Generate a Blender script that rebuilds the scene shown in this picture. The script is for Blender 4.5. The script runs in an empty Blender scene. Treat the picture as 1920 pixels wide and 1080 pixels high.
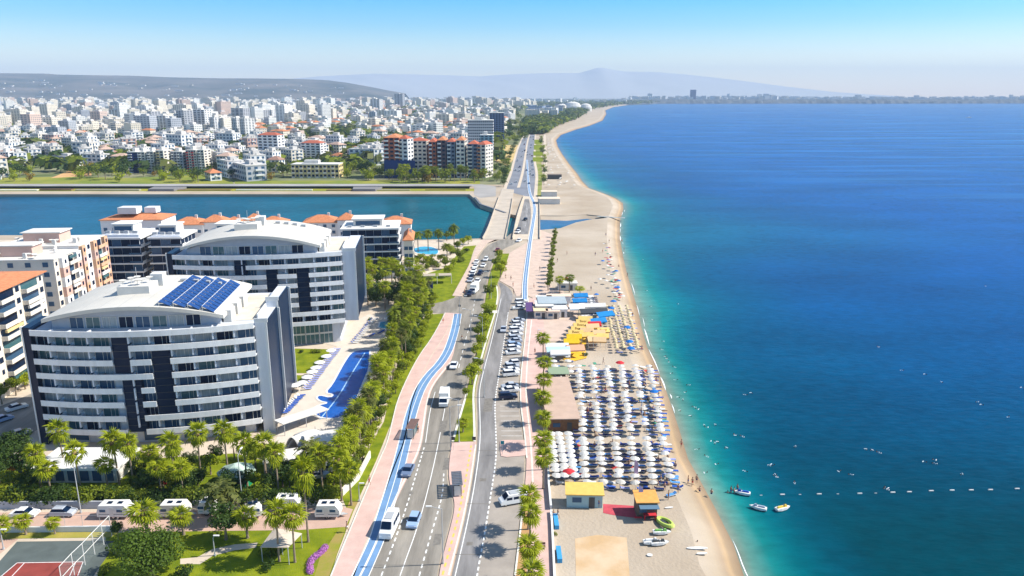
import bpy, bmesh, math, random
import numpy as np
from mathutils import Vector, Matrix
from math import sin, cos, tan, radians as R, pi
random.seed(11)
scene = bpy.context.scene
col = scene.collection

# ------------------------------------------------------------------ camera
F = 1400.0; TH = R(14.43); CH = 70.0
cam_d = bpy.data.cameras.new('camera'); cam = bpy.data.objects.new('camera', cam_d); col.objects.link(cam)
cam.location = (0, 0, CH); cam.rotation_euler = (pi/2 - TH, 0, 0)
cam_d.sensor_width = 36.0; cam_d.lens = 36.0*F/1920.0
cam_d.clip_start = 1.0; cam_d.clip_end = 90000.0
scene.camera = cam
# ------------------------------------------------------------------ light
SUN_EL = 44.0; SUN_AZ = 5.0          # azimuth measured from +X towards +Y
HAZE = 7.5e-5
SUN = 4.5; SKY = 0.104; EXPO = 0.76
scene.view_settings.view_transform = 'Standard'
scene.view_settings.look = 'None'
scene.view_settings.gamma = 1.0
scene.view_settings.exposure = EXPO
scene.view_settings.use_curve_mapping = False
world = bpy.data.worlds.new('World'); scene.world = world; world.use_nodes = True
nt = world.node_tree; nt.nodes.clear()
wo = nt.nodes.new('ShaderNodeOutputWorld'); bg = nt.nodes.new('ShaderNodeBackground')
sk = nt.nodes.new('ShaderNodeTexSky'); sk.sky_type = 'NISHITA'; sk.sun_disc = False
sk.sun_elevation = R(SUN_EL); sk.sun_rotation = R(90 - SUN_AZ)
sk.air_density = 1.0; sk.dust_density = 0.4; sk.ozone_density = 2.0
tc = nt.nodes.new('ShaderNodeTexCoord'); sx = nt.nodes.new('ShaderNodeSeparateXYZ')
rp = nt.nodes.new('ShaderNodeValToRGB')
cr = rp.color_ramp
K_ = 1.7      # the ramp is stored divided by K_
def k_(*c): return (c[0]/K_, c[1]/K_, c[2]/K_, 1)
cr.elements[0].position = 0.0; cr.elements[0].color = k_(1.62, 1.42, 1.28)
cr.elements[1].position = 0.045; cr.elements[1].color = k_(1.2, 1.18, 1.12)
for p_, c_ in ((0.085, k_(.48, .88, 1.08)), (0.125, k_(.09, .74, 1.15)), (0.3, k_(.4, .8, 1.1)), (0.6, k_(.9, 1, 1)), (1.0, k_(1.1, 1.0, .95))):
    e_ = cr.elements.new(p_); e_.color = c_
mx = nt.nodes.new('ShaderNodeMix'); mx.data_type = 'RGBA'; mx.blend_type = 'MULTIPLY'; mx.inputs['Factor'].default_value = 1.0
nt.links.new(tc.outputs['Generated'], sx.inputs[0]); nt.links.new(sx.outputs['Z'], rp.inputs['Fac'])
nt.links.new(sk.outputs['Color'], mx.inputs['A']); nt.links.new(rp.outputs['Color'], mx.inputs['B'])
nt.links.new(mx.outputs['Result'], bg.inputs['Color']); bg.inputs['Strength'].default_value = SKY*K_
nt.links.new(bg.outputs[0], wo.inputs['Surface'])
sun_d = bpy.data.lights.new('sun', 'SUN'); sun_d.energy = SUN; sun_d.angle = R(0.5); sun_d.color = (1.0, 0.945, 0.845)
sun = bpy.data.objects.new('sun', sun_d); col.objects.link(sun); sun.location = (200, 50, 300)
sv = Vector((cos(R(SUN_EL))*cos(R(SUN_AZ)), cos(R(SUN_EL))*sin(R(SUN_AZ)), sin(R(SUN_EL))))
sun.rotation_euler = sv.to_track_quat('Z', 'Y').to_euler()
scene.cycles.max_bounces = 6; scene.cycles.volume_bounces = 0; scene.cycles.transparent_max_bounces = 6
scene.cycles.diffuse_bounces = 2; scene.cycles.glossy_bounces = 2; scene.cycles.caustics_reflective = False

# ------------------------------------------------------------------ measuring: a picture position -> the place on the ground it shows
def P(u, v, h=0.0):
    p = (u - 960.0)/F; q = (v - 540.0)/F
    t = (CH - h)/(sin(TH) + q*cos(TH))
    return Vector((p*t, t*(cos(TH) - q*sin(TH)), h))
def PX(x, y, z):      # the reverse (used while laying out)
    dy = y; dz = z - CH
    zc = dy*cos(TH) - dz*sin(TH); yc = -dy*sin(TH) - dz*cos(TH)
    return 960 + F*x/zc, 540 + F*yc/zc
def AY(u, v, y):      # the place at depth y that the picture position shows
    p = (u - 960.0)/F; q = (v - 540.0)/F
    t = y/(cos(TH) - q*sin(TH))
    return Vector((p*t, y, CH - t*(sin(TH) + q*cos(TH))))

# ------------------------------------------------------------------ materials
MATS = {}
def mat(name, c, rough=0.8, spec=0.3, var=0.0, scale=1.0, bump=0.0, bscale=None, metal=0.0, c2=None, stretch=None, detail=4.0, trans=0.0, lo=0.35, hi=0.65):
    if name in MATS: return MATS[name]
    m = bpy.data.materials.new(name); m.use_nodes = True; MATS[name] = m
    t = m.node_tree; b = t.nodes['Principled BSDF']
    b.inputs['Base Color'].default_value = (*c, 1); b.inputs['Roughness'].default_value = rough
    b.inputs['Specular IOR Level'].default_value = spec; b.inputs['Metallic'].default_value = metal
    if var or c2 or bump:
        g = t.nodes.new('ShaderNodeNewGeometry'); mp = t.nodes.new('ShaderNodeMapping')
        t.links.new(g.outputs['Position'], mp.inputs['Vector'])
        if stretch: mp.inputs['Scale'].default_value = stretch
    if var or c2:
        n = t.nodes.new('ShaderNodeTexNoise'); n.inputs['Scale'].default_value = scale; n.inputs['Detail'].default_value = detail
        t.links.new(mp.outputs[0], n.inputs['Vector'])
        r = t.nodes.new('ShaderNodeValToRGB')
        a = c; bb = c2 if c2 else c
        if not c2:
            a = tuple(max(0, x*(1-var)) for x in c); bb = tuple(min(1, x*(1+var)) for x in c)
        r.color_ramp.elements[0].position = lo; r.color_ramp.elements[0].color = (*a, 1)
        r.color_ramp.elements[1].position = hi; r.color_ramp.elements[1].color = (*bb, 1)
        t.links.new(n.outputs['Fac'], r.inputs['Fac'])
        n2 = t.nodes.new('ShaderNodeTexNoise'); n2.inputs['Scale'].default_value = scale*9; n2.inputs['Detail'].default_value = 3
        t.links.new(mp.outputs[0], n2.inputs['Vector'])
        mm = t.nodes.new('ShaderNodeMapRange'); mm.inputs[3].default_value = 1 - 0.6*max(var, .12); mm.inputs[4].default_value = 1 + 0.6*max(var, .12)
        t.links.new(n2.outputs['Fac'], mm.inputs[0])
        ml = t.nodes.new('ShaderNodeMix'); ml.data_type = 'RGBA'; ml.blend_type = 'MULTIPLY'; ml.inputs['Factor'].default_value = 1
        t.links.new(r.outputs[0], ml.inputs['A']); t.links.new(mm.outputs[0], ml.inputs['B'])
        t.links.new(ml.outputs['Result'], b.inputs['Base Color'])
    if bump:
        nb = t.nodes.new('ShaderNodeTexNoise'); nb.inputs['Scale'].default_value = bscale or scale*5; nb.inputs['Detail'].default_value = 5
        t.links.new(mp.outputs[0], nb.inputs['Vector'])
        bp = t.nodes.new('ShaderNodeBump'); bp.inputs['Strength'].default_value = bump; bp.inputs['Distance'].default_value = 0.2
        t.links.new(nb.outputs['Fac'], bp.inputs['Height']); t.links.new(bp.outputs[0], b.inputs['Normal'])
    return m
def leafmat(name, c, var=0.4, trans=0.35):
    if name in MATS: return MATS[name]
    m = bpy.data.materials.new(name); m.use_nodes = True; MATS[name] = m
    t = m.node_tree; b = t.nodes['Principled BSDF']
    b.inputs['Roughness'].default_value = 0.6; b.inputs['Specular IOR Level'].default_value = 0.25
    g = t.nodes.new('ShaderNodeNewGeometry'); n = t.nodes.new('ShaderNodeTexNoise'); n.inputs['Scale'].default_value = 0.9
    t.links.new(g.outputs['Position'], n.inputs['Vector'])
    ad = t.nodes.new('ShaderNodeMath'); ad.operation = 'MULTIPLY_ADD'; ad.inputs[1].default_value = 0.5; 
    oi = t.nodes.new('ShaderNodeObjectInfo')
    t.links.new(g.outputs['Random Per Island'], ad.inputs[0]); t.links.new(n.outputs['Fac'], ad.inputs[2])
    ad2 = t.nodes.new('ShaderNodeMath'); ad2.operation = 'MULTIPLY_ADD'; ad2.inputs[1].default_value = 0.5
    t.links.new(oi.outputs['Random'], ad2.inputs[0]); t.links.new(ad.outputs[0], ad2.inputs[2])
    r = t.nodes.new('ShaderNodeValToRGB'); r.color_ramp.elements[0].position = 0.5; r.color_ramp.elements[1].position = 1.35
    r.color_ramp.elements[0].color = (c[0]*(1-var), c[1]*(1-var*.8), c[2]*(1-var), 1)
    r.color_ramp.elements[1].color = (min(1, c[0]*(1+var*1.3)), min(1, c[1]*(1+var)), c[2]*(1+var*.3), 1)
    t.links.new(ad2.outputs[0], r.inputs['Fac']); t.links.new(r.outputs[0], b.inputs['Base Color'])
    tr = t.nodes.new('ShaderNodeBsdfTranslucent'); mxs = t.nodes.new('ShaderNodeMixShader'); mxs.inputs[0].default_value = trans
    t.links.new(r.outputs[0], tr.inputs['Color'])
    t.links.new(b.outputs[0], mxs.inputs[1]); t.links.new(tr.outputs[0], mxs.inputs[2])
    t.links.new(mxs.outputs[0], t.nodes['Material Output'].inputs['Surface'])
    return m
white = mat('white_render', (.70, .69, .665), .7, var=.04, scale=.2)
offwhite = mat('offwhite_render', (.66, .63, .58), .75, var=.06, scale=.3)
bluegrey = mat('pale_blue_grey_render', (.62, .65, .71), .7, var=.04, scale=.2)
darkmetal = mat('dark_metal', (.05, .055, .06), .4, .5)
greymetal = mat('grey_metal', (.4, .41, .42), .4, .5)
darkglass = mat('dark_glass', (.004, .016, .045), .35, .15)
blueglass = mat('blue_glass', (.04, .095, .17), .25, .3)
tealglass = mat('teal_glass', (.05, .13, .15), .2, .6)
curtain = mat('curtained_glass', (.30, .34, .36), .35, .5, var=.2, scale=1.5, stretch=(3, 3, .2))
asphalt = mat('asphalt', (.245, .222, .19), .95, .15, var=.28, scale=.5, stretch=(1, .12, 1), lo=.3, hi=.7)
asphalt2 = mat('asphalt_grey', (.225, .215, .21), .95, .15, var=.28, scale=.5, stretch=(1, .12, 1), lo=.3, hi=.7)
parkmat = mat('asphalt_parking', (.33, .29, .25), .95, .12, var=.12, scale=.25)
pinkpave = mat('pink_paving', (.58, .40, .345), .9, .15, var=.08, scale=.35, bump=.1, bscale=6)
pinkpave2 = mat('pale_pink_paving', (.56, .43, .35), .9, .15, var=.08, scale=.35)
beigepave = mat('beige_paving', (.56, .47, .37), .9, .15, var=.08, scale=.2)
bluelane = mat('blue_lane_paint', (.15, .27, .45), .8, .2, var=.08, scale=.4)
paint = mat('road_paint', (.8, .8, .78), .8, .2, var=.08, scale=3)
yellowpaint = mat('yellow_paint', (.75, .50, .10), .8, .2)
kerbm = mat('kerb_stone', (.66, .63, .55), .9, .15, var=.1, scale=2)
grass = mat('grass', (.12, .165, .008), .95, .1, scale=.35, c2=(.22, .25, .012), bump=.5, bscale=5)
drygrass = mat('dry_grass', (.23, .25, .03), .95, .1, scale=.12, c2=(.40, .31, .08), bump=.4, bscale=5)
farland = mat('farland', (.10, .13, .06), .95, .1, scale=.004, c2=(.30, .27, .20), detail=8)
cityground = mat('city_ground', (.08, .12, .03), .95, .1, scale=.015, c2=(.26, .25, .15), detail=6)
orange_roof = mat('orange_tile', (.54, .21, .10), .85, .2, var=.15, scale=1.2)
redroof = mat('red_tile', (.42, .12, .07), .85, .2, var=.15, scale=1.2)
trunkm = mat('trunk_bark', (.22, .17, .12), .95, .1, var=.25, scale=3)
palmtrunk = mat('palm_bark', (.27, .21, .15), .95, .1, var=.25, scale=6)
leafA = leafmat('leaf_bright', (.22, .27, .006)); leafB = leafmat('leaf_mid', (.12, .16, .008))
leafE = leafmat('leaf_deep', (.055, .10, .010)); leafC = leafmat('leaf_dark', (.035, .070, .012)); leafP = leafmat('palm_leaf', (.20, .245, .006), .5)
leafD = leafmat('leaf_olive', (.10, .12, .03)); leafO = leafmat('leaf_autumn', (.22, .15, .02))

# ------------------------------------------------------------------ mesh building
class MB:
    def __init__(s): s.v = []; s.f = []; s.m = []
    def add(s, vs, fs, mi=0):
        o = len(s.v); s.v += [tuple(v) for v in vs]; s.f += [tuple(i+o for i in f) for f in fs]; s.m += [mi]*len(fs); return s
    def box(s, c, d, rz=0, mi=0, taper=1.0):
        x, y, z = d[0]/2, d[1]/2, d[2]/2; cs, sn = cos(rz), sin(rz); vs = []
        for k, zz in ((1, -z), (taper, z)):
            for a, b in ((-x, -y), (x, -y), (x, y), (-x, y)):
                a *= k; b *= k; vs.append((c[0]+a*cs-b*sn, c[1]+a*sn+b*cs, c[2]+zz))
        return s.add(vs, [(3, 2, 1, 0), (4, 5, 6, 7), (0, 1, 5, 4), (1, 2, 6, 5), (2, 3, 7, 6), (3, 0, 4, 7)], mi)
    def prism(s, poly, z0, z1, mi=0, caps=True, top=None):
        n = len(poly); A = sum(poly[i][0]*poly[(i+1) % n][1]-poly[(i+1) % n][0]*poly[i][1] for i in range(n))
        if A < 0: poly = poly[::-1]
        vs = [(p[0], p[1], z0) for p in poly]+[(p[0], p[1], z1) for p in poly]
        fs = [(i, (i+1) % n, n+(i+1) % n, n+i) for i in range(n)]
        s.add(vs, fs, mi)
        if caps:
            s.add(vs[n:], [tuple(range(n))], mi if top is None else top); s.add(vs[:n], [tuple(range(n))[::-1]], mi)
        return s
    def flat(s, poly, z, mi=0):
        n = len(poly); A = sum(poly[i][0]*poly[(i+1) % n][1]-poly[(i+1) % n][0]*poly[i][1] for i in range(n))
        if A < 0: poly = poly[::-1]
        return s.add([(p[0], p[1], z) for p in poly], [tuple(range(n))], mi)
    def tube(s, a, b, r0, r1=None, n=6, mi=0, caps=True):
        r1 = r0 if r1 is None else r1
        a = Vector(a); b = Vector(b); d = (b-a).normalized()
        x = d.orthogonal().normalized(); y = d.cross(x)
        vs = []
        for c, r in ((a, r0), (b, r1)):
            for k in range(n):
                t = 2*pi*k/n; vs.append(c+x*(cos(t)*r)+y*(sin(t)*r))
        fs = [(k, (k+1) % n, n+(k+1) % n, n+k) for k in range(n)]
        if caps: fs += [tuple(range(n))[::-1], tuple(range(n, 2*n))]
        return s.add(vs, fs, mi)
    def lathe(s, prof, n=10, c=(0, 0, 0), mi=0, sx=1, sy=1):
        vs = []; fs = []
        for (r, z) in prof:
            for k in range(n):
                t = 2*pi*k/n; vs.append((c[0]+r*cos(t)*sx, c[1]+r*sin(t)*sy, c[2]+z))
        for i in range(len(prof)-1):
            for k in range(n):
                fs.append((i*n+k, i*n+(k+1) % n, (i+1)*n+(k+1) % n, (i+1)*n+k))
        fs.append(tuple(range(n))[::-1]); fs.append(tuple(range((len(prof)-1)*n, len(prof)*n)))
        return s.add(vs, fs, mi)
    def hip(s, cx, cy, w, d, z, h, rz=0, mi=0, ov=.5):
        x, y = w/2+ov, d/2+ov; cs, sn = cos(rz), sin(rz)
        r = max(0.3, (x-y)) if x > y else .3; r2 = max(.3, (y-x)) if y > x else .3
        pts = [(-x, -y, z), (x, -y, z), (x, y, z), (-x, y, z), (-r, -r2, z+h), (r, -r2, z+h), (r, r2, z+h), (-r, r2, z+h), (-x, -y, z-.25), (x, -y, z-.25), (x, y, z-.25), (-x, y, z-.25)]
        vs = [(cx+a*cs-b*sn, cy+a*sn+b*cs, c) for a, b, c in pts]
        return s.add(vs, [(0, 1, 5, 4), (1, 2, 6, 5), (2, 3, 7, 6), (3, 0, 4, 7), (4, 5, 6, 7), (8, 9, 1, 0), (9, 10, 2, 1), (10, 11, 3, 2), (11, 8, 0, 3), (11, 10, 9, 8)], mi)
    def build(s, name, mats, parent=None, loc=None, smooth=False, rz=0.0):
        me = bpy.data.meshes.new(name); me.from_pydata(s.v, [], s.f); me.update()
        if not isinstance(mats, (list, tuple)): mats = [mats]
        for m in mats: me.materials.append(m)
        if len(mats) > 1: me.polygons.foreach_set('material_index', s.m)
        if smooth: me.polygons.foreach_set('use_smooth', [True]*len(me.polygons))
        o = bpy.data.objects.new(name, me); col.objects.link(o)
        if parent is not None: o.parent = parent
        if loc is not None: o.location = loc
        if rz: o.rotation_euler.z = rz
        return o
def inst(name, mesh, parent=None, loc=(0, 0, 0), rz=0.0, sc=None):
    o = bpy.data.objects.new(name, mesh); col.objects.link(o); o.parent = parent; o.location = loc
    if rz: o.rotation_euler.z = rz
    if sc is not None: o.scale = sc if hasattr(sc, '__len__') else (sc, sc, sc)
    return o
def tag(o, label=None, cat=None, group=None, kind=None):
    if label: 
        w = label.split()
        o['label'] = ' '.join(w[:16])
    if cat: o['category'] = cat
    if group: o['group'] = group
    if kind: o['kind'] = kind
    return o
def empty(name, loc=(0, 0, 0), rz=0.0):
    o = bpy.data.objects.new(name, None); col.objects.link(o); o.location = loc; o.rotation_euler.z = rz; o.empty_display_size = .2; return o
def copy_tree(o, parent=None, ch=None):
    c = o.copy(); col.objects.link(c); c.parent = parent
    for k in CH_CACHE(o): copy_tree(k, c)
    return c
_cc = {}
def CH_CACHE(o):
    k = o.name
    if k not in _cc: _cc[k] = list(o.children)
    return _cc[k]
def place(proto, loc, rz=0.0, sc=1.0, label=None, cat=None, group=None, used={}):
    if proto.name not in used: used[proto.name] = 1; CH_CACHE(proto); o = proto
    else: o = copy_tree(proto)
    o.location = loc; o.rotation_euler.z = rz; o.scale = sc if hasattr(sc, '__len__') else (sc, sc, sc)
    return tag(o, label, cat, group)
ORD = 'first second third fourth fifth sixth seventh eighth ninth tenth eleventh twelfth thirteenth fourteenth fifteenth sixteenth seventeenth eighteenth nineteenth twentieth'.split()
TENS = {2: 'twenty', 3: 'thirty', 4: 'forty', 5: 'fifty', 6: 'sixty', 7: 'seventy', 8: 'eighty', 9: 'ninety'}
def ordw(n):     # 1-based
    if n > 99: return 'hundred' if n == 100 else 'hundred-and-' + ordw(n-100)
    if n <= 20: return ORD[n-1]
    if n % 10 == 0: return TENS[n//10][:-1] + 'ieth'
    return TENS[n//10] + '-' + ORD[n % 10-1]
def struct(o): o['kind'] = 'structure'; return o
def px(pts, h=0.0): return [tuple(P(u, v, h)) for u, v in pts]
def sheet(name, pts, z, m, h=0.0, parent=None):
    return struct(MB().flat([(p[0], p[1]) for p in px(pts, h)], z).build(name, m, parent))
def dens(pts, step=6.0):
    out = []
    for a, b in zip(pts[:-1], pts[1:]):
        a = Vector(a); b = Vector(b); n = max(1, int((b-a).length/step))
        for i in range(n): out.append(a.lerp(b, i/n))
    out.append(Vector(pts[-1])); return out
def smoothline(pts, it=2):
    for _ in range(it):
        q = [pts[0]]
        for a, b in zip(pts[:-1], pts[1:]):
            a = Vector(a); b = Vector(b); q += [a.lerp(b, .25), a.lerp(b, .75)]
        q.append(Vector(pts[-1])); pts = q
    return [Vector(p) for p in pts]
def line(pts, h=0.0, it=2): return smoothline([P(u, v, h) for u, v in pts], it)
def offset(ln, d):
    out = []
    for i, p in enumerate(ln):
        a = ln[max(0, i-1)]; b = ln[min(len(ln)-1, i+1)]; t = (b-a); t.z = 0
        if t.length < 1e-6: t = Vector((0, 1, 0))
        t.normalize(); out.append(p+Vector((t.y, -t.x, 0))*d)
    return out
def ribbon(mb, ln, w, z, mi=0, side=0.0):
    a = offset(ln, side-w/2); b = offset(ln, side+w/2)
    vs = [(p.x, p.y, z) for p in a]+[(p.x, p.y, z) for p in b]; n = len(ln)
    return mb.add(vs, [(i, n+i, n+i+1, i+1) for i in range(n-1)], mi)
def dashes(mb, ln, w, z, dash, gap, mi=0, side=0.0):
    ln = offset(ln, side); s = 0.0; nxt = 0.0
    for a, b in zip(ln[:-1], ln[1:]):
        L = (b-a).length
        while nxt < s+L:
            t = (nxt-s)/L if L else 0; p = a.lerp(b, t); d = (b-a).normalized()
            rz = math.atan2(d.y, d.x); c = p+d*dash/2; x = Vector((-d.y, d.x, 0))*w/2; e = d*dash
            q = [p-x, p+e-x, p+e+x, p+x]
            mb.add([(k.x, k.y, z) for k in q], [(0, 1, 2, 3)], mi); nxt += dash+gap
        s += L
def strip2(name, L, Rr, z, m, z2=None, kerb=False, parent=None):
    """area between two polylines given in picture positions, bottom to top"""
    a = line(L); b = line(Rr)
    poly = [(p.x, p.y) for p in a]+[(p.x, p.y) for p in reversed(b)]
    mb = MB()
    if kerb: mb.prism(poly, -.05, z)
    else: mb.flat(poly, z)
    return struct(mb.build(name, m, parent))
# ================================================================== LAND AND WATER
WL = -2.0
SHORE = [(1500, 1250), (1440, 1150), (1395, 1080), (1375, 1020), (1345, 960), (1315, 905), (1290, 860), (1275, 810), (1262, 770), (1250, 735), (1232, 690),
         (1213, 650), (1203, 615), (1196, 580), (1185, 545), (1175, 510), (1168, 480), (1163, 450), (1162, 425), (1163, 411), (1166, 403), (1169, 392), (1168, 381),
         (1155, 372), (1130, 362), (1105, 353), (1092, 340), (1082, 325), (1068, 308), (1055, 290), (1046, 275), (1043, 263), (1052, 253), (1080, 243),
         (1105, 236), (1130, 226), (1137, 214), (1135, 207), (1150, 201), (1175, 197.2), (1200, 195.3)]
shore = [P(u, v, WL) for u, v in SHORE]
s0 = shore[0]; shore = [Vector((s0.x+60, -400, WL)), Vector((s0.x+18, -60, WL))] + shore
i_m = 2 + SHORE.index((1166, 403))
shore_s = []
for a, b in zip(shore[:-1], shore[1:]): shore_s += [a, a.lerp(b, .5)]
shore_s.append(shore[-1])
def inland(pt_list, k):
    o = offset(pt_list, -k) if not callable(k) else None
    return o
def crest_of(ln):
    out = []
    for i, p in enumerate(ln):
        a = ln[max(0, i-1)]; b = ln[min(len(ln)-1, i+1)]; t = (b-a); t.z = 0; t.normalize()
        d = 7.0 if p.y < 500 else (9 if p.y < 1500 else 14)
        out.append(Vector((p.x-t.y*d, p.y+t.x*d, 0)))
    return out
crest = crest_of(shore)
BANK_N = px([(1139, 408.5), (1105, 412), (1080, 417), (1050, 428), (1015, 431), (1000, 449), (905, 447), (765, 450), (500, 442), (0, 441), (-500, 441)])   # near bank
BANK_F = px([(1139, 408.5), (1125, 404.5), (1100, 402), (1060, 404.5), (1013, 404), (965, 403), (932, 396), (900, 385), (889, 372)]) + \
         [tuple(P(u, 364, 0)) for u in (880, 400, 0, -600)]
sandm = mat('beach_sand', (.38, .305, .225), .95, .1, scale=.03, c2=(.48, .405, .32), bump=.6, bscale=1.6, detail=9)
landA = [(p.x, p.y) for p in crest[:i_m+1]] + [(p[0], p[1]) for p in BANK_N] + [(-2500, 394), (-2500, -400)]
struct(MB().prism(landA, -4.5, 0).build('beach_ground', sandm))
farpts = [(p.x, p.y) for p in crest[i_m:]]
landB = [(-19500, 585), (-19500, 19000), (9000, 19000), (1650, 8200)] + farpts[::-1] + [(p[0], p[1]) for p in BANK_F]
struct(MB().prism(landB, -4.5, -.02).build('north_bank_ground', sandm))
# the slope of the beach down into the water
wetm = mat('beach_slope_sand', (.40, .325, .24), .8, .2, scale=.05, c2=(.50, .42, .335), bump=.2, bscale=2.5)
t = wetm.node_tree; b_ = t.nodes['Principled BSDF']; lnk = b_.inputs['Base Color'].links[0].from_socket
g_ = t.nodes.new('ShaderNodeNewGeometry'); sz = t.nodes.new('ShaderNodeSeparateXYZ'); t.links.new(g_.outputs['Position'], sz.inputs[0])
rr = t.nodes.new('ShaderNodeValToRGB'); mpr = t.nodes.new('ShaderNodeMapRange'); mpr.inputs[1].default_value = -2.6; mpr.inputs[2].default_value = 0
t.links.new(sz.outputs['Z'], mpr.inputs[0]); t.links.new(mpr.outputs[0], rr.inputs['Fac'])
rr.color_ramp.elements[0].position = .2; rr.color_ramp.elements[0].color = (.50, .42, .34, 1)
rr.color_ramp.elements[1].position = .95; rr.color_ramp.elements[1].color = (1, 1, 1, 1)
for q_, c_ in ((.42, (.72, .62, .50, 1)), (.5, (.98, .82, .62, 1)), (.62, (.82, .74, .66, 1)), (.8, (.96, .93, .88, 1))):
    e_ = rr.color_ramp.elements.new(q_); e_.color = c_
ml = t.nodes.new('ShaderNodeMix'); ml.data_type = 'RGBA'; ml.blend_type = 'MULTIPLY'; ml.inputs['Factor'].default_value = 1
t.links.new(lnk, ml.inputs['A']); t.links.new(rr.outputs[0], ml.inputs['B']); t.links.new(ml.outputs['Result'], b_.inputs['Base Color'])
def slope(name, sh):
    cr_ = crest_of(sh); n = len(sh); vs = []; fs = []
    rows = []
    for k, (f, z) in enumerate(((0, 0.0), (.35, -.45), (.62, -1.1), (1.0, -2.0), (1.9, -3.6))):
        rows.append([(c.x+(s.x-c.x)*f, c.y+(s.y-c.y)*f, z) for c, s in zip(cr_, sh)])
    for r_ in rows: vs += r_
    for k in range(4):
        for i in range(n-1): fs.append((k*n+i, (k+1)*n+i, (k+1)*n+i+1, k*n+i+1))
    struct(MB().add(vs, fs).build(name, wetm, smooth=True))
slope('beach_slope', shore)
lg = [P(u, v) for u, v in [(1139, 408.3), (1125, 404.4), (1100, 401.9), (1060, 404.4), (1013, 403.9)]]
n_ = len(lg); struct(MB().add([(p.x, p.y+.5, -.015) for p in lg]+[(p.x-(4 if i == 0 else 0), p.y-2-1.5*(i % 2), -1.2) for i, p in enumerate(lg)]+[(p.x-(8 if i == 0 else 0), p.y-5-3*(i % 2), -2.4) for i, p in enumerate(lg)], [(k*n_+i, k*n_+i+1, (k+1)*n_+i+1, (k+1)*n_+i) for k in range(2) for i in range(n_-1)]).build('lagoon_shore', sandm, smooth=True))

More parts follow.
